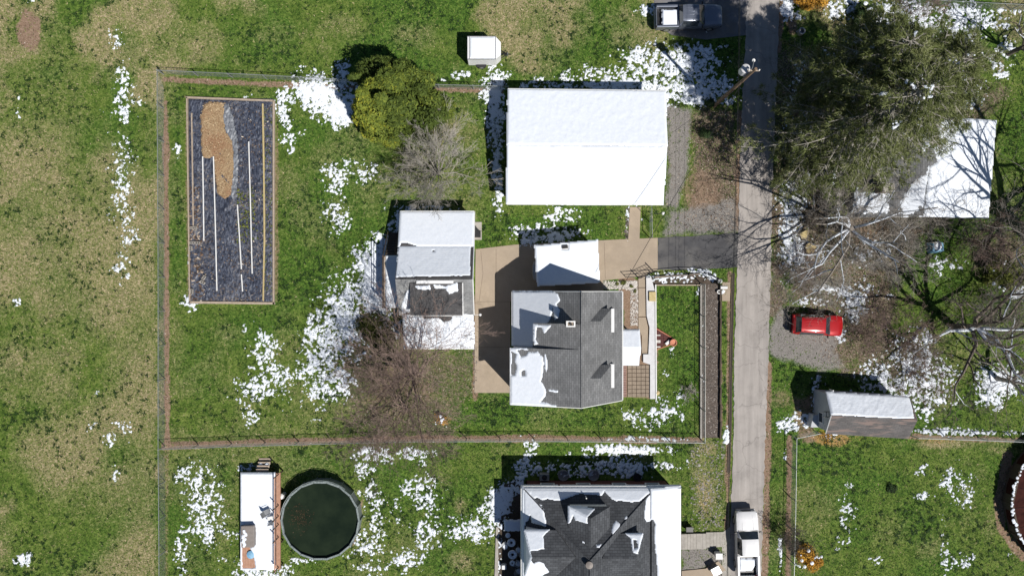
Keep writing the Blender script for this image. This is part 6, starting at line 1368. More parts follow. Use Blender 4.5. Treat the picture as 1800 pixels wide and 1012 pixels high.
for z, dx_, lab in ((7.0, -.25, 'highest'), (6.2, -.05, 'second highest'), (5.8, .05, 'third highest'), (5.2, .25, 'lowest')):
    wire((bx+dx_, by, z+.5), (bx+dx_-1.1, by-62, z+.2), .5, lab+' of the wires running south from the utility pole', .011)
    wire((bx+dx_, by, z+.5), (bx+dx_+.9, by+46, z+.4), .4, lab+' of the wires running north from the utility pole', .011)
wire((bx, by, 7.9), (xE-.6, yN, 6.0), .5, 'service cable from the utility pole to the grey house', .02, 'service cables from the utility pole')
wire((bx, by, 8.0), (W(1165, 300)[0], W(1165, 250)[1], 3.9), .3, 'service cable from the utility pole to the barn', .014, 'service cables from the utility pole')

# ------------------------------------------------------------------ vehicles
def car_paint(name, c, rough=.28, metal=.2):
    m, nt, b = new_mat(name); f_ = noise_n(nt, 3, 3, .5); cc = ramp(nt, f_, [(.3, tuple(v*.92 for v in c)), (.7, c)])
    nt.links.new(cc, b.inputs['Base Color']); b.inputs['Roughness'].default_value = rough; b.inputs['Metallic'].default_value = metal
    b.inputs['Coat Weight'].default_value = .6; b.inputs['Coat Roughness'].default_value = .08
    return m
M['red_paint'] = car_paint('red_car_paint', (.42, .012, .015)); M['grey_paint'] = car_paint('dark_grey_car_paint', (.17, .19, .24), .3, .4); M['white_paint'] = car_paint('white_car_paint', (.78, .78, .79), .3, 0)
M['lamp_red'] = mottled('red_lens', (.3, .01, .01), (.4, .02, .02), 5, .2); M['lamp_clear'] = mottled('clear_lens', (.5, .5, .5), (.7, .7, .7), 5, .15)
def loft_body(t, stations, paint, glass_side=(), glass_top=()):
    """stations front to back: (x, halfwidth, zbottom, zbelt, half width at top, ztop)"""
    rings = []
    for (x, w, zb, zl, wt, zt) in stations:
        half = [(w*.90, zb), (w, zb+.18), (w*1.0, (zb+zl)/2+.05), (w*.975, zl), (wt, zt-.045), (wt*.90, zt), (wt*.45, zt+.02), (0, zt+.026)]
        ring = [(x, -y, z) for y, z in half]+[(x, y, z) for y, z in half[-2::-1]]
        rings.append(ring)
    n = len(rings[0]); body = MB(); glass = {}
    for i in range(len(rings)-1):
        for k in range(n-1):
            q = [rings[i][k], rings[i][k+1], rings[i+1][k+1], rings[i+1][k]]
            side = k in (3, n-5); top = 4 <= k <= n-6
            if side and i in glass_side: glass.setdefault(('side_window', i, k), []).append(q)
            elif top and i in glass_top: glass.setdefault(('windscreen' if i == glass_top[0] else 'rear_window', i, 0), []).append(q)
            else: body.add(q, [(0, 1, 2, 3)])
        q = [rings[i][0], rings[i+1][0], rings[i+1][-1], rings[i][-1]]; body.add(q, [(0, 1, 2, 3)])
    for e in (0, -1): body.add(rings[e], [tuple(range(n)) if e == 0 else tuple(range(n))[::-1]])
    import bmesh
    bm = bmesh.new(); vv = [bm.verts.new(p) for p in body.v]
    for f_ in body.f:
        try: bm.faces.new([vv[i] for i in f_])
        except Exception: pass
    bmesh.ops.remove_doubles(bm, verts=bm.verts, dist=.001); bmesh.ops.recalc_face_normals(bm, faces=bm.faces)
    me = bpy.data.meshes.new('body'); bm.to_mesh(me); bm.free(); me.shade_smooth(); me.set_sharp_from_angle(angle=R(32))
    bo = link_mesh('body', me, paint, t)
    for (nm, i, k), qs in glass.items():
        mb = MB()
        for q in qs: mb.add(q, [(0, 1, 2, 3)])
        o = mb.build(nm, M['glass'], t, local=True); o.data.shade_smooth()
    return bo
def wheel(t, x, y, r=.36, w=.24):
    s_ = 1 if y > 0 else -1
    mb = MB(); mb.tube([(x, y-s_*w, r), (x, y-s_*.03, r), (x, y, r)], [r, r, r*.9], 20); o = mb.build('wheel', M['rubber'], t, local=True, smooth=True)
    mb = MB(); mb.tube([(x, y-.002*s_, r), (x, y+s_*.015, r)], [r*.62, r*.55], 14); mb.tube([(x, y, r), (x, y+s_*.03, r)], [r*.15, r*.12], 8)
    sub(mb, 'rim', M['grey_metal'], o, local=True)
def common(t, L, Wd, zb, paint, hood_z):
    for s_ in (-1, 1):
        mb = MB(); mb.box(L/2-.16, L/2+.01, s_*(Wd*.62)-.2, s_*(Wd*.62)+.2, hood_z-.28, hood_z-.12); mb.build('headlight', M['lamp_clear'], t, local=True, bevel=.02)
        mb = MB(); mb.box(-L/2-.015, -L/2+.08, s_*(Wd*.78)-.1, s_*(Wd*.78)+.1, .75, 1.0); mb.build('tail_light', M['lamp_red'], t, local=True)
        mb = MB(); xm = t['_mx']; mb.obox(xm, s_*(Wd+.13), .12, .22, hood_z+.02, hood_z+.18); mb.build('mirror', M['black'], t, local=True, bevel=.03)
    mb = MB(); mb.obox(L/2+.0, 0, .16, Wd*1.8, zb+.02, zb+.25); mb.build('front_bumper', M['black'] if paint is not M['white_paint'] else M['grey_metal'], t, local=True, bevel=.04)
    mb = MB(); mb.obox(-L/2-.02, 0, .16, Wd*1.8, zb+.05, zb+.27); mb.build('rear_bumper', M['black'] if paint is M['red_paint'] else M['grey_metal'], t, local=True, bevel=.04)
    mb = MB(); mb.obox(L/2+.005, 0, .03, Wd*.9, zb+.3, hood_z-.14); mb.build('grille', M['black'], t, local=True)
def suv(px, py, rz, label):
    x, y = W(px, py, .8); t = thing('parked_car', label, 'car', (x, y, .02), rz); L = 4.45; w = .92; t['_mx'] = .85
    stt = [(2.22, .70, .42, .74, .62, .80), (2.12, .84, .30, .84, .74, .90), (1.75, .91, .27, .93, .82, 1.0), (1.15, .92, .26, .99, .84, 1.08), (.95, .92, .26, 1.0, .83, 1.11),
          (.38, .92, .26, 1.02, .68, 1.60), (.2, .92, .26, 1.02, .68, 1.645), (-.6, .92, .26, 1.03, .68, 1.67), (-1.35, .92, .26, 1.04, .665, 1.65), (-1.75, .92, .27, 1.05, .65, 1.60), (-2.05, .90, .30, 1.0, .74, 1.10), (-2.2, .84, .36, .86, .72, .92)]
    loft_body(t, stt, M['red_paint'], (5, 6, 7, 8), (4, 9))
    for a in (1.38, -1.35):
        for s_ in (-1, 1): wheel(t, a, s_*.93)
    common(t, 4.44, .88, .28, M['red_paint'], .94)
    for s_ in (-1, 1):
        mb = MB(); mb.tube([(.15, s_*.56, 1.70), (-1.5, s_*.56, 1.69)], .02, 6); mb.build('roof_rail', M['black'], t, local=True)
    for yy in (-.36, -.12, .12, .36):
        mb = MB(); mb.box(-1.4, .05, yy-.02, yy+.02, 1.685, 1.705); mb.build('roof_ridge', M['red_paint'], t, local=True, bevel=.008)
    for s_ in (-1, 1):
        mb = MB(); mb.tube([(2.0, s_*.38, .945), (1.1, s_*.5, 1.105)], .018, 5); mb.build('bonnet_crease', M['red_paint'], t, local=True)
    mb = MB(); mb.box(.9, 1.0, -.78, .78, 1.10, 1.125); mb.build('cowl', M['black'], t, local=True)
    return t
suv(1437, 571, -.045, 'red estate car parked on gravel east of the road')
def pickup(px, py, rz, paint, label, crew=True):
    x, y = W(px, py, 1.0); t = thing('pickup_truck', label, 'pickup truck', (x, y, .02), rz); t['_mx'] = 1.15
    stt = [(2.92, .80, .50, .95, .72, 1.02), (2.80, .92, .40, 1.02, .82, 1.10), (2.3, .98, .36, 1.10, .88, 1.17), (1.5, .99, .36, 1.14, .90, 1.22), (1.25, .99, .36, 1.15, .88, 1.24),
          (.72, .99, .36, 1.17, .74, 1.76), (.5, .99, .36, 1.17, .74, 1.82), (-.3, .99, .36, 1.17, .74, 1.85), (-.72, .99, .36, 1.17, .73, 1.82), (-.92, .99, .36, 1.17, .80, 1.22)]
    loft_body(t, stt, paint, (5, 6, 7), (4, 8))
    for s_ in (-1, 1):
        mb = MB(); mb.box(-2.9, -.95, min(s_*.99, s_*.80), max(s_*.99, s_*.80), .42, 1.20); mb.build('bed_side', paint, t, local=True, bevel=.03)
    mb = MB(); mb.box(-2.86, -.95, -.8, .8, .62, .68); mb.build('bed_floor', M['black'], t, local=True)
    mb = MB(); mb.box(-2.95, -2.87, -.8, .8, .5, 1.16); mb.build('tailgate', paint, t, local=True, bevel=.02)
    mb = MB(); mb.box(-1.02, -.95, -.8, .8, .68, 1.2); mb.build('bed_front', paint, t, local=True)
    for a in (1.95, -1.9):
        for s_ in (-1, 1): wheel(t, a, s_*1.0, .39)
    common(t, 5.84, .95, .4, paint, 1.12)
    for s_ in (-1, 1):
        mb = MB(); mb.tube([(2.6, s_*.45, 1.145), (1.35, s_*.5, 1.26)], .02, 5); mb.build('bonnet_crease', paint, t, local=True)
    mb = MB(); mb.box(1.2, 1.32, -.85, .85, 1.235, 1.26); mb.build('cowl', M['black'], t, local=True)
    return t
t1 = pickup(1211, 29, -.02+.04, M['grey_paint'], 'dark grey pickup truck with snow in its bed parked in tree shade at the top')
for k in range(5):
    mb = MB(); mb.box(.55-k*.01, .35, -.5+k*.22, -.44+k*.22, 1.852, 1.87); 
mb = MB()
for k in range(4): mb.box(-.55, .3, -.5+k*.3, -.46+k*.3, 1.86, 1.88)
mb.build('roof_ridge', M['grey_paint'], t1, local=True)
x_, y_ = W(1179, 31, 1.1)
PT = [(x_-.75, y_-.78, 1.0), (x_+.62, y_-.78, 1.0), (x_+.62, y_+.72, 1.0), (x_-.75, y_+.72, 1.0)]
snow_on('bed_snow', PT, 'rectangular slab of snow in the bed of the dark grey pickup', th=.14, amp=1, seed=95, cell=.05, include=[[(1160, 12), (1195, 12), (1195, 50), (1160, 50)]])
t2 = pickup(1314, 956, math.pi/2+.03, M['white_paint'], 'white pickup truck parked at the left edge of the road, cut off by the bottom')
x_, y_ = W(1315, 1000, .9)
PT = [(x_-.76, y_-.6, .72), (x_+.72, y_-.6, .72), (x_+.72, y_+.9, .72), (x_-.76, y_+.9, .72)]
snow_on('bed_snow', PT, 'snow behind the cab in the bed of the white pickup', th=.14, amp=1.6, seed=96, cell=.05, include=[[(1300, 976), (1331, 976), (1329, 990), (1322, 1002), (1300, 1003)]])
# white box trailer
x_, y_ = W(848, 86, 1.9); x_ -= 0
t = thing('box_trailer', 'white enclosed box trailer parked in the field north of the yard', 'trailer', (x_, y_, 0), .0)
mb = MB(); mb.box(-1.3, 1.18, -.98, .98, .45, 2.15); bo = mb.build('body', M['white_metal'], t, local=True, bevel=.04)
mb = MB(); mb.add([(1.18, -.96, .5), (1.6, -.55, .5), (1.6, .55, .5), (1.18, .96, .5), (1.18, -.96, 2.1), (1.6, -.55, 1.95), (1.6, .55, 1.95), (1.18, .96, 2.1)], [(0, 1, 5, 4), (1, 2, 6, 5), (2, 3, 7, 6), (4, 5, 6, 7), (3, 2, 1, 0)]); mb.build('nose', M['white_metal'], t, local=True)
for xx in (-1.12, 1.16):
    mb = MB(); mb.box(xx-.03, xx+.03, -.985, .985, 2.14, 2.17); mb.build('roof_trim', M['grey_metal'], t, local=True)
for yy in (-.98, .98):
    mb = MB(); mb.box(-1.3, 1.18, yy-.03, yy+.03, 2.08, 2.16); mb.build('roof_trim', M['grey_metal'], t, local=True)
mb = MB(); mb.tube([(1.55, 0, .5), (2.5, 0, .5)], .05, 6); mb.tube([(1.3, -.5, .48), (2.2, 0, .5)], .04, 6); mb.tube([(1.3, .5, .48), (2.2, 0, .5)], .04, 6); mb.build('tow_bar', M['black'], t, local=True)
mb = MB(); mb.tube([(2.2, 0, 0), (2.2, 0, .8)], .04, 8); mb.build('jack', M['galv'], t, local=True)
for s_ in (-1, 1):
    wheel(t, -.15, s_*1.18, .32, .2)
    mb = MB(); mb.box(-.6, .3, min(s_*.98, s_*1.22), max(s_*.98, s_*1.22), .66, .71); mb.build('mudguard', M['black'], t, local=True, bevel=.02)
snow_on('trailer_snow', [(x_-1.08, y_-.92, 2.15), (x_+1.1, y_-.92, 2.15), (x_+1.1, y_+.92, 2.15), (x_-1.08, y_+.92, 2.15)], 'clean sheet of snow on the roof of the white box trailer', th=.08, amp=.6, seed=97, cell=.06, relief=.01)

# ------------------------------------------------------------------ trees and shrubs
def unit(v):
    return v.normalized() if v.length > 1e-6 else Vector((0, 0, 1))
def bare_tree(name, label, px, py, h, spread, seed, bark, kids=(5, 5, 5, 4), lift=.18, snowy=0.0, trunk_r=.22, lean=(0, 0), limbs=7, fork=.22, wig=.22, rmin=.011, cat='tree', droop=0.0, group=None, dirs=None, ang=(25, 62)):
    rg = random.Random(seed); x, y = W(px, py); t = thing(name, label, cat, (x, y, 0), 0, group)
    tr = MB(); cr = MB(); sn = MB()
    def grow(p, d, L, r, dep):
        n = 5 if dep < 2 else 3
        path = [p.copy()]; rad = [r]; q = p.copy(); dd = d.copy()
        for i in range(n):
            w = Vector((rg.gauss(0, wig), rg.gauss(0, wig), rg.gauss(0, wig)*.6))
            dd = unit(dd+w+Vector((0, 0, lift-(droop*(i/n) if dep > 0 else 0))))
            q = q+dd*(L/n)
            if q.z < .15: q.z = .15
            path.append(q.copy()); rad.append(max(r*(1-.75*(i+1)/n), rmin*.8))
        cr.tube(path, rad, 5 if r > .06 else 3, False)
        if snowy and r > .028 and rg.random() < snowy:
            off = [pp+Vector((0, 0, rr*.75)) for pp, rr in zip(path, rad)]
            sn.tube(off[:max(3, int(len(off)*.9))], [rr*.8 for rr in rad][:max(3, int(len(off)*.9))], 4, True)
        if dep >= len(kids): return
        k = kids[dep]
        for j in range(k):
            f_ = .25+.75*(j+rg.random()*.8)/k; f_ = min(f_, .98)
            i = min(int(f_*n), n-1); u = f_*n-i
            s0 = path[i].lerp(path[i+1], u); tg = unit(path[i+1]-path[i]); rr = rad[i]*(1-u)+rad[i+1]*u
            ax_ = unit(tg.cross(Vector((rg.gauss(0, 1), rg.gauss(0, 1), rg.gauss(0, 1)))))
            from mathutils import Quaternion
            nd = Quaternion(ax_, R(rg.uniform(*ang))) @ tg
            grow(s0, nd, L*rg.uniform(.42, .68)*(1.05-.35*f_), max(rr*rg.uniform(.5, .7), rmin), dep+1)
    top = Vector((lean[0], lean[1], h*fork))
    tr.tube([(0, 0, -.2), (0, 0, .15), (top.x*.5, top.y*.5, top.z*.5), tuple(top)], [trunk_r*1.5, trunk_r*1.1, trunk_r, trunk_r*.85], 10)
    hh = h*(1-fork)
    for k in range(limbs):
        if dirs: a, el, ls = dirs[k % len(dirs)]
        else:
            a = 2*math.pi*(k+rg.random()*.7)/limbs; el = rg.uniform(25, 75); ls = 1
        el = R(el); L = (spread*math.cos(el)+hh*math.sin(el))*ls*rg.uniform(.8, 1.1)
        d = Vector((math.cos(a)*math.cos(el), math.sin(a)*math.cos(el), math.sin(el)))
        grow(top*rg.uniform(.75, 1.0), d, L, trunk_r*rg.uniform(.42, .62), 0)
    tr.build('trunk', bark, t, local=True, smooth=True); cr.build('crown', bark, t, local=True)
    if snowy and sn.f:
        sn.build('branch_snow', M['snow'], t, local=True, kind='stuff')
    return t
bare_tree('bare_tree', 'bare grey tree with a dense fan of fine twigs beside the yellow green conifer', 770, 306, 4.4, 2.9, 4, M['bark_grey'], (6, 6, 6), .05, .0, .10, (0, 0), 20, .1, .13, .0105, ang=(18, 46))
bare_tree('bare_tree', 'large bare tree with reddish brown twigs spreading over the south roof of the long outbuilding', 732, 652, 7.8, 5.4, 18, M['bark_red'], (6, 6, 5, 2), .05, .0, .15, (-.3, -.1), 17, .2, .16, .0095, ang=(20, 50))
bare_tree('bare_tree', 'smaller reddish bare tree standing just north of the fence between the back yards', 716, 716, 5.6, 3.8, 17, M['bark_red'], (5, 6, 5), .05, .0, .09, (0, 0), 13, .15, .16, .0095, ang=(20, 50))
bare_tree('bare_tree', 'thin bare tree overhanging the dark flat dormer of the long outbuilding', 738, 574, 5.6, 1.3, 23, M['bark_red'], (5, 5), .25, .0, .07, (0, 0), 6, .3, .15, .010)
bare_tree('bare_tree', 'tall bare tree with snow lined limbs reaching west over the road', 1472, 400, 12.5, 6.5, 31, M['bark_pale'], (5, 5, 5, 3), .02, .6, .26, (-.5, -.4), 8, .3, .22, .0105,
          dirs=[(3.45, 28, 1.1), (3.8, 18, 1.0), (3.05, 35, 1.0), (4.25, 24, .9), (4.9, 30, .8), (2.3, 45, .8), (.3, 45, .7), (5.6, 35, .7)])
bare_tree('bare_tree', 'tall bare tree with heavy dark limbs in the yard north of the grey shed', 1676, 575, 12.5, 6.0, 44, M['bark_brown'], (5, 5, 5, 3), .04, .3, .34, (-.4, .2), 9, .3, .30, .0105,
          dirs=[(3.5, 22, .8), (4.1, 25, .85), (4.8, 25, .9), (2.6, 40, .9), (5.6, 30, .9), (.2, 45, .9), (1.2, 55, .9), (6.0, 30, .9), (3.0, 60, .9)])
bare_tree('bare_tree', 'bare tree at the right edge whose branches reach over the lawn behind the shed', 1752, 665, 8.0, 5.0, 52, M['bark_grey'], (5, 5, 4), .05, .3, .2, (0, 0), 8, .25, .2, .011)
bare_tree('bare_shrub', 'arching brown bare shrub south east of the house under the pine', 1708, 425, 3.2, 2.3, 61, M['bark_red'], (5, 5, 4), .1, .0, .07, (0, 0), 16, .05, .16, .010, 'shrub', .5)
bare_tree('bare_shrub', 'tangled bare shrub west of the slanted canopy by the road', 1428, 345, 3.0, 2.4, 63, M['bark_pale'], (5, 5), .1, .5, .06, (0, 0), 10, .05, .3, .012, 'shrub', .2)
bare_tree('bare_shrub', 'tangled bare shrub just north of the red car', 1432, 500, 2.2, 1.8, 67, M['bark_grey'], (5, 5, 4), .1, .2, .05, (0, 0), 12, .05, .25, .010, 'shrub', .2)
bare_tree('bare_shrub', 'bare brush in the snow patch between the shed and the tall bare tree', 1600, 655, 2.8, 2.2, 71, M['bark_red'], (5, 5, 4), .1, .0, .05, (0, 0), 12, .05, .25, .010, 'shrub', .1)
bare_tree('bare_shrub', 'bare brush at the north wall of the house under the pine', 1600, 395, 2.2, 3.0, 73, M['bark_dark'], (5, 5), .05, .3, .05, (0, 0), 14, .05, .3, .012, 'shrub', .2)
bare_tree('bare_shrub', 'dark bare shrub leaning on the east roadside fence above the orange shrub', 1380, 935, 1.9, 1.2, 76, M['bark_dark'], (5, 5, 3), .1, .0, .04, (0, 0), 14, .05, .3, .010, 'shrub', .2)
bare_tree('bare_shrub', 'small round bare shrub near the south east corner of the front lawn', 1208, 688, .9, .5, 79, M['bark_grey'], (5, 5, 3), .1, .0, .02, (0, 0), 12, .05, .3, .008, 'shrub', .1)
bare_tree('bare_shrub', 'bare branches of brush at the top edge beside the snow patch', 1600, 25, 2.8, 2.2, 83, M['bark_red'], (5, 5, 3), .1, .3, .05, (0, 0), 10, .05, .25, .010, 'shrub', .2)
bare_tree('bare_tree', 'dark bare tree by the north east corner fence casting branch shadows', 1772, 95, 6.0, 3.0, 88, M['bark_dark'], (5, 4), .1, .2, .2, (0, 0), 7, .3, .25, .014)
bare_tree('bare_tree', 'tall bare tree beyond the right edge shading the snowy roof with its branches', 1806, 415, 15, 7.5, 101, M['bark_pale'], (6, 6, 4), .04, .1, .55, (-.3, .2), 11, .3, .24, .012)
bare_tree('bare_shrub', 'bare brush between the red car and the snow strip by the road', 1402, 478, 2.2, 2.0, 102, M['bark_red'], (5, 5, 4), .1, .1, .05, (0, 0), 12, .05, .28, .010, 'shrub', .2)
bare_tree('bare_shrub', 'bare brush in the middle of the yard east of the tan stumps', 1500, 455, 2.6, 2.8, 103, M['bark_grey'], (5, 5, 4), .1, .25, .05, (0, 0), 12, .05, .28, .010, 'shrub', .2)
bare_tree('bare_shrub', 'dark bare brush south of the low white wall', 1545, 365, 2.4, 2.4, 104, M['bark_dark'], (5, 5, 4), .1, .35, .05, (0, 0), 12, .05, .28, .011, 'shrub', .2)
bare_tree('bare_shrub', 'hazy bare brush at the right edge east of the tall dark limbed tree', 1768, 560, 3.2, 3.0, 105, M['bark_grey'], (6, 5, 4), .08, .0, .05, (0, 0), 12, .05, .2, .010, 'shrub', .1)
for k_, (px_, py_, h_, sp_, lab_, m_) in enumerate(((1455, 375, 2.6, 2.2, 'tangled bare brush in front of the tall grey panel', 'bark_pale'), (1560, 420, 2.4, 2.6, 'tangled bare brush west of the green grass patch', 'bark_grey'), (1650, 395, 2.6, 2.6, 'tangled bare brush along the south eave of the half hidden house', 'bark_pale'),
        (1512, 585, 1.8, 1.6, 'low tangled brush a little east of the red car bonnet', 'bark_red'), (1540, 540, 2.2, 2.4, 'thin bare brush south east of the snow strip beyond the red car', 'bark_red'), (1580, 590, 2.2, 2.4, 'thin bare brush north of the large snow patch by the shed', 'bark_red'), (1770, 385, 3.0, 2.6, 'pale bare brush east of the snowy roof', 'bark_grey'), (1415, 395, 1.8, 1.6, 'small bare brush over the northern tan stump', 'bark_dark'))):
    bare_tree('bare_shrub', lab_, px_, py_, h_, sp_, 200+k_, M[m_], (5, 5, 3), .08, .35 if 'pale' in m_ else .15, .05, (0, 0), 12, .05, .3, .0105, 'shrub', .2)
bare_tree('bare_shrub', 'low bare brush beside the paved walk wall at the fence corner', 1430, 430, 1.8, 2.0, 91, M['bark_pale'], (4, 4), .05, .6, .05, (0, 0), 8, .05, .3, .012, 'shrub', .2)

def foliage(C, Rr, n, size, seed, lumps=14, z0=.3, aspect=(1, 1, 1), inner=.55, droop=0.0, upb=.5, elong=1.6, tintf=None, lumpr=.45):
    """leaf sprays spread through clustered lumps; returns verts, faces, tint"""
    r = np.random.RandomState(seed)
    lc = r.randn(lumps, 3); lc /= np.linalg.norm(lc, axis=1)[:, None]; lc *= (r.rand(lumps, 1)**.4)*(1-lumpr*.8); lc[:, 2] = lc[:, 2]*.9
    lr = lumpr*r.uniform(.6, 1.2, lumps)
    k = r.randint(0, lumps, n); d = r.randn(n, 3); d /= np.linalg.norm(d, axis=1)[:, None]
    rad = inner+(1-inner)*r.rand(n)**.6
    p = lc[k]+d*(lr[k]*rad)[:, None]
    shade = r.rand(lumps)[k]
    p = p*np.array(aspect)*Rr+np.array(C); ok = p[:, 2] > z0; p = p[ok]; d = d[ok]; shade = shade[ok]; n = len(p)
    nrm = d*.6+r.randn(n, 3)*.5+np.array([0, 0, upb]); nrm /= np.linalg.norm(nrm, axis=1)[:, None]
    a = r.randn(n, 3); u = np.cross(nrm, a); u /= np.linalg.norm(u, axis=1)[:, None]; v = np.cross(nrm, u)
    s = size*r.uniform(.5, 1.5, n)[:, None]
    V = np.stack([p-u*s*elong, p+v*s*.55, p+u*s*elong, p-v*s*.55], 1).reshape(-1, 3)
    t_ = np.clip(.15+shade*.45+r.rand(n)*.45, 0, 1) if tintf is None else tintf(p, shade, r)
    return V, np.arange(4*n).reshape(-1, 4), np.repeat(t_, 4)
def leaf_obj(t, V, F_, T_, mat, name='foliage'):
    V = V-np.array(t.location)
    return link_mesh(name, np_mesh(name, V, F_, T_), mat, t)
# yellow-green conifer
x_, y_ = W(712, 205); t = thing('conifer', 'broad yellow green conifer with a golden west side at the north fence', 'tree', (x_, y_, 0))
mb = MB(); mb.tube([(0, 0, -.2), (0, 0, 2), (.1, 0, 4.5)], [.2, .16, .05], 8); mb.build('trunk', M['bark_dark'], t, local=True)
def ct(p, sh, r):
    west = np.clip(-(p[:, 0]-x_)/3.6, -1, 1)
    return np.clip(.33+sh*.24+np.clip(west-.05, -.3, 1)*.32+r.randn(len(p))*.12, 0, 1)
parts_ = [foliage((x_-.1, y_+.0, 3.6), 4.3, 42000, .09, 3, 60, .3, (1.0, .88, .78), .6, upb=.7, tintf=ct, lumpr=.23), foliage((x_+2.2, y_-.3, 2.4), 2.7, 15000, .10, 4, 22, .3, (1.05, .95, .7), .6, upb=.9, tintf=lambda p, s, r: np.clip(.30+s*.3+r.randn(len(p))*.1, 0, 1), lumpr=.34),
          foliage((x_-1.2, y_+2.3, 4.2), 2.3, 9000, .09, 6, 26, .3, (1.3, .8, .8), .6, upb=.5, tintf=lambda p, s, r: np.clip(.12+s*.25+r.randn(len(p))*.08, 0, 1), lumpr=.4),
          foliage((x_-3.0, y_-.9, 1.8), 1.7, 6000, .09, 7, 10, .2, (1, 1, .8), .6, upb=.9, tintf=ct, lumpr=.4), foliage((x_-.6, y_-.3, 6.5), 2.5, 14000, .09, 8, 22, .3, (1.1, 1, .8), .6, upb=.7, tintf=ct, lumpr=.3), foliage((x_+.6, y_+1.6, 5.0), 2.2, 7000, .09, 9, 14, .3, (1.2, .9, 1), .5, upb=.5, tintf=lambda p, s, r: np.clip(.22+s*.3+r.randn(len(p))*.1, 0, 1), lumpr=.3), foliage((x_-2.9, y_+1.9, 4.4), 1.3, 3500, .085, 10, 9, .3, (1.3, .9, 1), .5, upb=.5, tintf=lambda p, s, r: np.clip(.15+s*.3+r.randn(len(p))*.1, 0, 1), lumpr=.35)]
V = np.concatenate([p[0] for p in parts_]); n0 = 0; Fs = []
for p in parts_: Fs.append(p[1]+n0); n0 += len(p[0])
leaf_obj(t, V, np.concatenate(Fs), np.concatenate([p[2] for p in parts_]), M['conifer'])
mb = MB(); r = np.random.RandomState(12)
for px_, py_ in ((712, 160), (716, 172), (721, 177), (729, 141), (715, 198), (745, 221)):
    for k in range(5):
        a, b_ = W(px_+r.uniform(-3, 3), py_+r.uniform(-4, 4), 5.0); mb.lathe((a, b_, 4.9 if py_ < 200 else 3.9), [(.16, 0), (.12, .1), (.02, .14)], 6)
o = mb.build('tree_snow', M['snow'], t, kind='stuff')

# the pines: whorled branches carrying needle tufts
def pine(px, py, h, rad, seed, label, nb=90, tufts=26, first=.22, mat=None, snowy=.14, needles=16):
    r = np.random.RandomState(seed); rg = random.Random(seed); tufts = int(tufts*.72); x, y = W(px, py); t = thing('pine_tree', label, 'tree', (x, y, 0))
    mb = MB(); mb.tube([(0, 0, -.3), (0, 0, h*.4), (.2, .1, h*.75), (.25, .1, h)], [.34, .27, .15, .03], 10); mb.build('trunk', M['bark_dark'], t, local=True)
    br = MB(); sn = MB(); C_ = []; D_ = []; S_ = []
    for k in range(nb):
        f_ = first+(1-first)*((k+rg.random())/nb)**.9; z = h*f_; L = rad*min(1, (1-f_)**.42*1.12)*rg.uniform(.6, 1.1)+.4
        a = k*2.399+rg.uniform(-.5, .5); d = Vector((math.cos(a), math.sin(a), rg.uniform(.05, .35)))
        p = Vector((.2*f_, .1*f_, z)); path = [p.copy()]; n = 5
        for i in range(n):
            d = unit(d+Vector((rg.gauss(0, .12), rg.gauss(0, .12), -.07+rg.gauss(0, .05)))); p = p+d*L/n; path.append(p.copy())
        rr = .02+L*.011
        br.tube(path, [rr*(1-.8*i/n) for i in range(n+1)], 4, False)
        if rg.random() < snowy:
            i0 = rg.randint(1, 3)
            for q_ in range(rg.randint(3, 9)):
                c_ = path[i0].lerp(path[i0+1], rg.random())+Vector((rg.gauss(0, .12), rg.gauss(0, .12), rr*1.2)); k_ = rg.uniform(.04, .12); sn.lathe((0, 0, 0), [(k_, 0), (k_*.7, k_*.5), (.01, k_*.7)], 5); m_0 = len(sn.v)-15; sn.v[m_0:] = [(vx*rg.uniform(.8, 1.5)+c_.x, vy*rg.uniform(.8, 1.5)+c_.y, vz+c_.z) for vx, vy, vz in sn.v[m_0:]]
        nt_ = int(tufts*L/rad)+3
        sh = rg.random()
        for j in range(nt_):
            u = .22+.78*rg.random(); i = min(int(u*n), n-1); q = path[i].lerp(path[i+1], u*n-i); tg = unit(path[i+1]-path[i])
            sd2 = tg.cross(Vector((0, 0, 1))); off = rg.uniform(-1, 1)*L*.30*(1.15-u)
            q2 = q+sd2*off+tg*abs(off)*.6+Vector((0, 0, rg.uniform(-.1, .12)))
            if rg.random() < .8 and abs(off) > .12: br.tube([q, q2], [.02, .012], 3, False)
            C_.append(q2); D_.append(unit(tg+sd2*(off/(L*.3+.01))*.8)); S_.append(sh)
    C_ = np.array([tuple(c) for c in C_]); D_ = np.array([tuple(c) for c in D_]); S_ = np.array(S_)
    n = len(C_); m_ = needles
    dd = D_[:, None, :]*.9+r.randn(n, m_, 3)*.62; dd /= np.linalg.norm(dd, axis=2)[:, :, None]
    L = r.uniform(.16, .42, (n, m_, 1)); base = C_[:, None, :]+r.randn(n, m_, 3)*.09
    sdv = np.cross(dd, r.randn(n, m_, 3)); sdv /= np.linalg.norm(sdv, axis=2)[:, :, None]; w = .024
    V = np.stack([base-sdv*w, base+sdv*w, base+dd*L+sdv*w*.4], 2).reshape(-1, 3)
    T_ = np.clip(.22+S_[:, None]*.45+r.rand(n, 1)*.3+r.randn(n, m_)*.16, 0, 1)
    link_mesh('foliage', np_mesh('foliage', V, np.arange(len(V)).reshape(-1, 3), np.repeat(T_.ravel(), 3)), mat or M['needles'], t)
    br.build('branches', M['bark_twig'], t, local=True)
    if sn.f: sn.build('branch_snow', M['snow'], t, local=True, kind='stuff')
    return t
pine(1408, 262, 19.0, 6.8, 5, 'tallest pine, nearest the road, casting its shadow over the road and verge', 170, 44, .2, needles=17)
pine(1396, 200, 18.0, 5.6, 8, 'tall pine beside the road whose shadow reaches the dark grey pickup', 130, 44, .45)
pine(1500, 205, 15.5, 6.0, 6, 'pine in the middle of the group north of the half hidden house', 130, 48, .18)
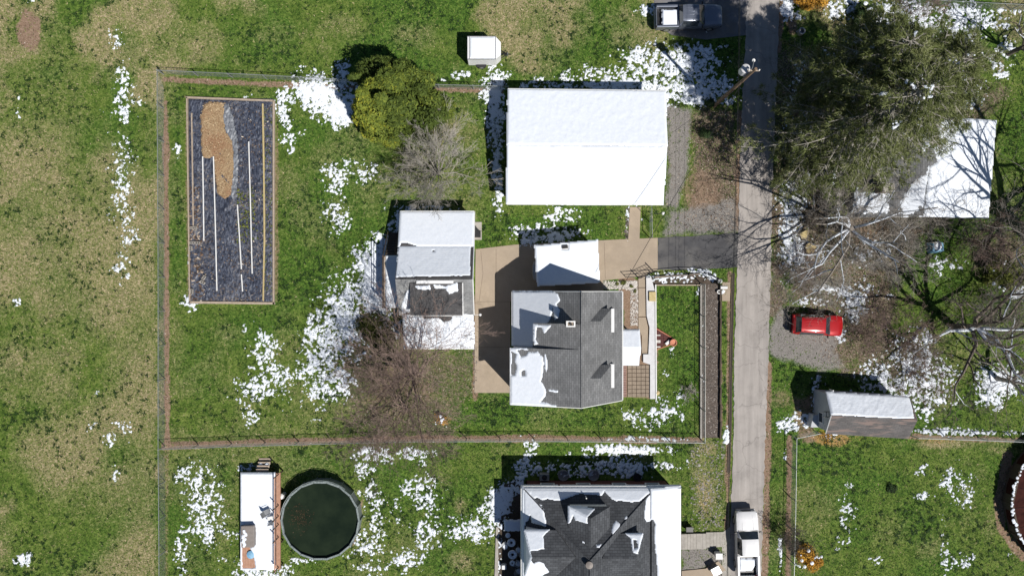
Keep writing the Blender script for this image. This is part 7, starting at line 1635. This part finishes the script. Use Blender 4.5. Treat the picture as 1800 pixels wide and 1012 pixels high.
pine(1585, 158, 8.5, 4.8, 7, 'lower bushy pine at the north east side of the pine group', 90, 40, .15)
pine(1408, 292, 8.0, 3.6, 9, 'smallest pine, low at the roadside west of the half hidden house', 70, 34, .12)
def shrub(px, py, r_, h_, n, size, seed, mat, label, name='shrub', snow=0, lumps=8):
    x, y = W(px, py); t = thing(name, label, 'shrub', (x, y, 0))
    mb = MB(); rg = random.Random(seed)
    for k in range(7):
        a = k*.9; mb.tube([(0, 0, -.05), (math.cos(a)*r_*.3, math.sin(a)*r_*.3, h_*.5), (math.cos(a)*r_*.6, math.sin(a)*r_*.6, h_*.8)], [.03, .02, .01], 4)
    mb.build('stems', M['bark_dark'], t, local=True)
    V, F_, T_ = foliage((x, y, h_*.5), r_, n, size, seed, lumps, .03, (1, 1, h_/(2*r_)*1.1), .45)
    leaf_obj(t, V, F_, T_, mat)
    if snow:
        mb = MB()
        for k in range(snow):
            a = rg.uniform(0, 6.28); rr = rg.uniform(0, .8)*r_; mb.lathe((math.cos(a)*rr, math.sin(a)*rr, h_*(.95-.4*(rr/r_)**2)), [(rg.uniform(.06, .2), 0), (.06, .06), (.01, .08)], 6)
        mb.build('shrub_snow', M['snow'], t, local=True, kind='stuff')
    return t
shrub(1424, 2, 1.9, 1.3, 3800, .06, 11, M['orange_leaf'], 'orange leaved shrub beside the road at the top edge')
shrub(1415, 978, 1.5, 1.4, 3800, .05, 12, M['orange_leaf'], 'orange yellow shrub against the roadside fence at the bottom', snow=9)
shrub(776, 738, .8, .7, 500, .045, 13, M['orange_leaf'], 'small orange shrub beneath the reddish bare tree', snow=4)
shrub(1452, 765, .9, .4, 300, .04, 14, M['orange_leaf'], 'thin orange shrub at the south west corner of the grey shed')
shrub(1515, 30, 1.6, 1.8, 3500, .07, 15, M['dark_leaf'], 'dark evergreen shrub with snow clots at the top right', snow=10)
shrub(1540, 52, 1.4, 1.6, 2600, .07, 16, M['dark_leaf'], 'dark evergreen shrub just below the snow clotted one at the top right', snow=14)
shrub(1568, 330, 1.2, 1.4, 2600, .06, 17, M['dark_leaf'], 'dark evergreen shrub against the west roof of the half hidden house', snow=3)
shrub(1738, 478, 1.9, 1.8, 5200, .06, 18, M['olive_leaf'], 'olive green shrub by the right edge below the arching brown shrub', snow=5)
shrub(1775, 492, 1.3, 1.4, 2600, .06, 19, M['olive_leaf'], 'olive green shrub touching the right edge')
shrub(1400, 300, 1.3, 1.2, 2000, .06, 20, M['dark_leaf'], 'dark shrub at the roadside under the tallest pine', snow=5)
shrub(655, 572, 1.7, .8, 3800, .06, 51, M['dark_olive'], 'low spreading dark olive shrub between the big snow patch and the raised deck')
shrub(672, 598, 1.4, .7, 2600, .06, 52, M['dark_olive'], 'low dark olive shrub under the north side of the large bare tree')
shrub(1240, 235, .9, .7, 900, .05, 21, M['dark_leaf'], 'low dark shrub in the pine shadow south of the utility pole')
shrub(1247, 180, .6, .6, 900, .05, 22, M['dark_leaf'], 'round dark shrub at the foot of the utility pole')
shrub(1095, 497, .4, .35, 260, .04, 23, M['olive_leaf'], 'yellow green plants in the pebble bed north of the grey house')
for k, (px_, py_) in enumerate(((1110, 503), (1116, 512), (1085, 500))): shrub(px_, py_, .25, .25, 120, .035, 30+k, M['olive_leaf'], ['small green plant in the pebble bed near the walk', 'small green plant at the south end of the pebble bed', 'small green plant in the pebble bed near the house corner'][k], 'small_plant')
# blue tarp covered thing in the east yard
x_, y_ = W(1648, 434, .5); t = thing('covered_barbecue', 'low object under a pale blue sheet topped with snow in the east yard', 'covered object', (x_, y_, 0), .1)
mb = MB(); mb.add([(-.65, -.5, 0), (.65, -.5, 0), (.65, .5, 0), (-.65, .5, 0), (-.5, -.36, .6), (.45, -.4, .7), (.5, .36, .6), (-.45, .4, .72)], [(0, 1, 5, 4), (1, 2, 6, 5), (2, 3, 7, 6), (3, 0, 4, 7), (4, 5, 6, 7)]); mb.build('sheet', M['blue'], t, local=True, bevel=.08)
mb = MB(); mb.lathe((-.05, .1, .68), [(.4, 0), (.3, .1), (.02, .14)], 9); mb.build('snow_cap', M['snow'], t, local=True)
# stump and round things in the east yard
for k, (px_, py_, r_, mat_, lab, nm) in enumerate(((1411, 412, .45, M['yellow_wood'], 'wide sawn tan stump north of the other one by the road', 'tree_stump'), (1422, 437, .5, M['yellow_wood'], 'wide sawn tan stump south of the other one by the road', 'tree_stump'), (1566, 857, .55, M['dark_leaf'], 'round dark green clump ringed by paler grass on the south east lawn', 'weed_clump'))):
    x_, y_ = W(px_, py_)
    if nm == 'tree_stump':
        rg = random.Random(k); t = thing(nm, lab, 'tree stump', (x_, y_, 0))
        prof = [(r_*(1+.12*math.sin(3*a+k)+.1*math.sin(5*a))*math.cos(a), r_*(1+.12*math.sin(3*a+k)+.1*math.sin(5*a))*math.sin(a)) for a in np.linspace(0, 2*math.pi, 20)[:-1]]
        mb = MB(); mb.prism(prof, -.05, .3); mb.build('bark', M['bark_dark'], t, local=True); mb = MB(); mb.prism([(a*.92, b_*.92) for a, b_ in prof], .301, .32); mb.build('cut_face', mat_, t, local=True)
    else: shrub(px_, py_, r_, .3, 900, .05, 44, mat_, lab, nm)
x_, y_ = W(1406, 58); mb = MB(); mb.lathe((x_, y_, 0), [(.3, 0), (.3, .5), (.22, .5), (.22, .1), (.02, .1)], 14); o = mb.build('planter', M['grey_metal'], None, smooth=True); setp(o, 'round metal planter on the earth beside the top orange shrub', 'planter')
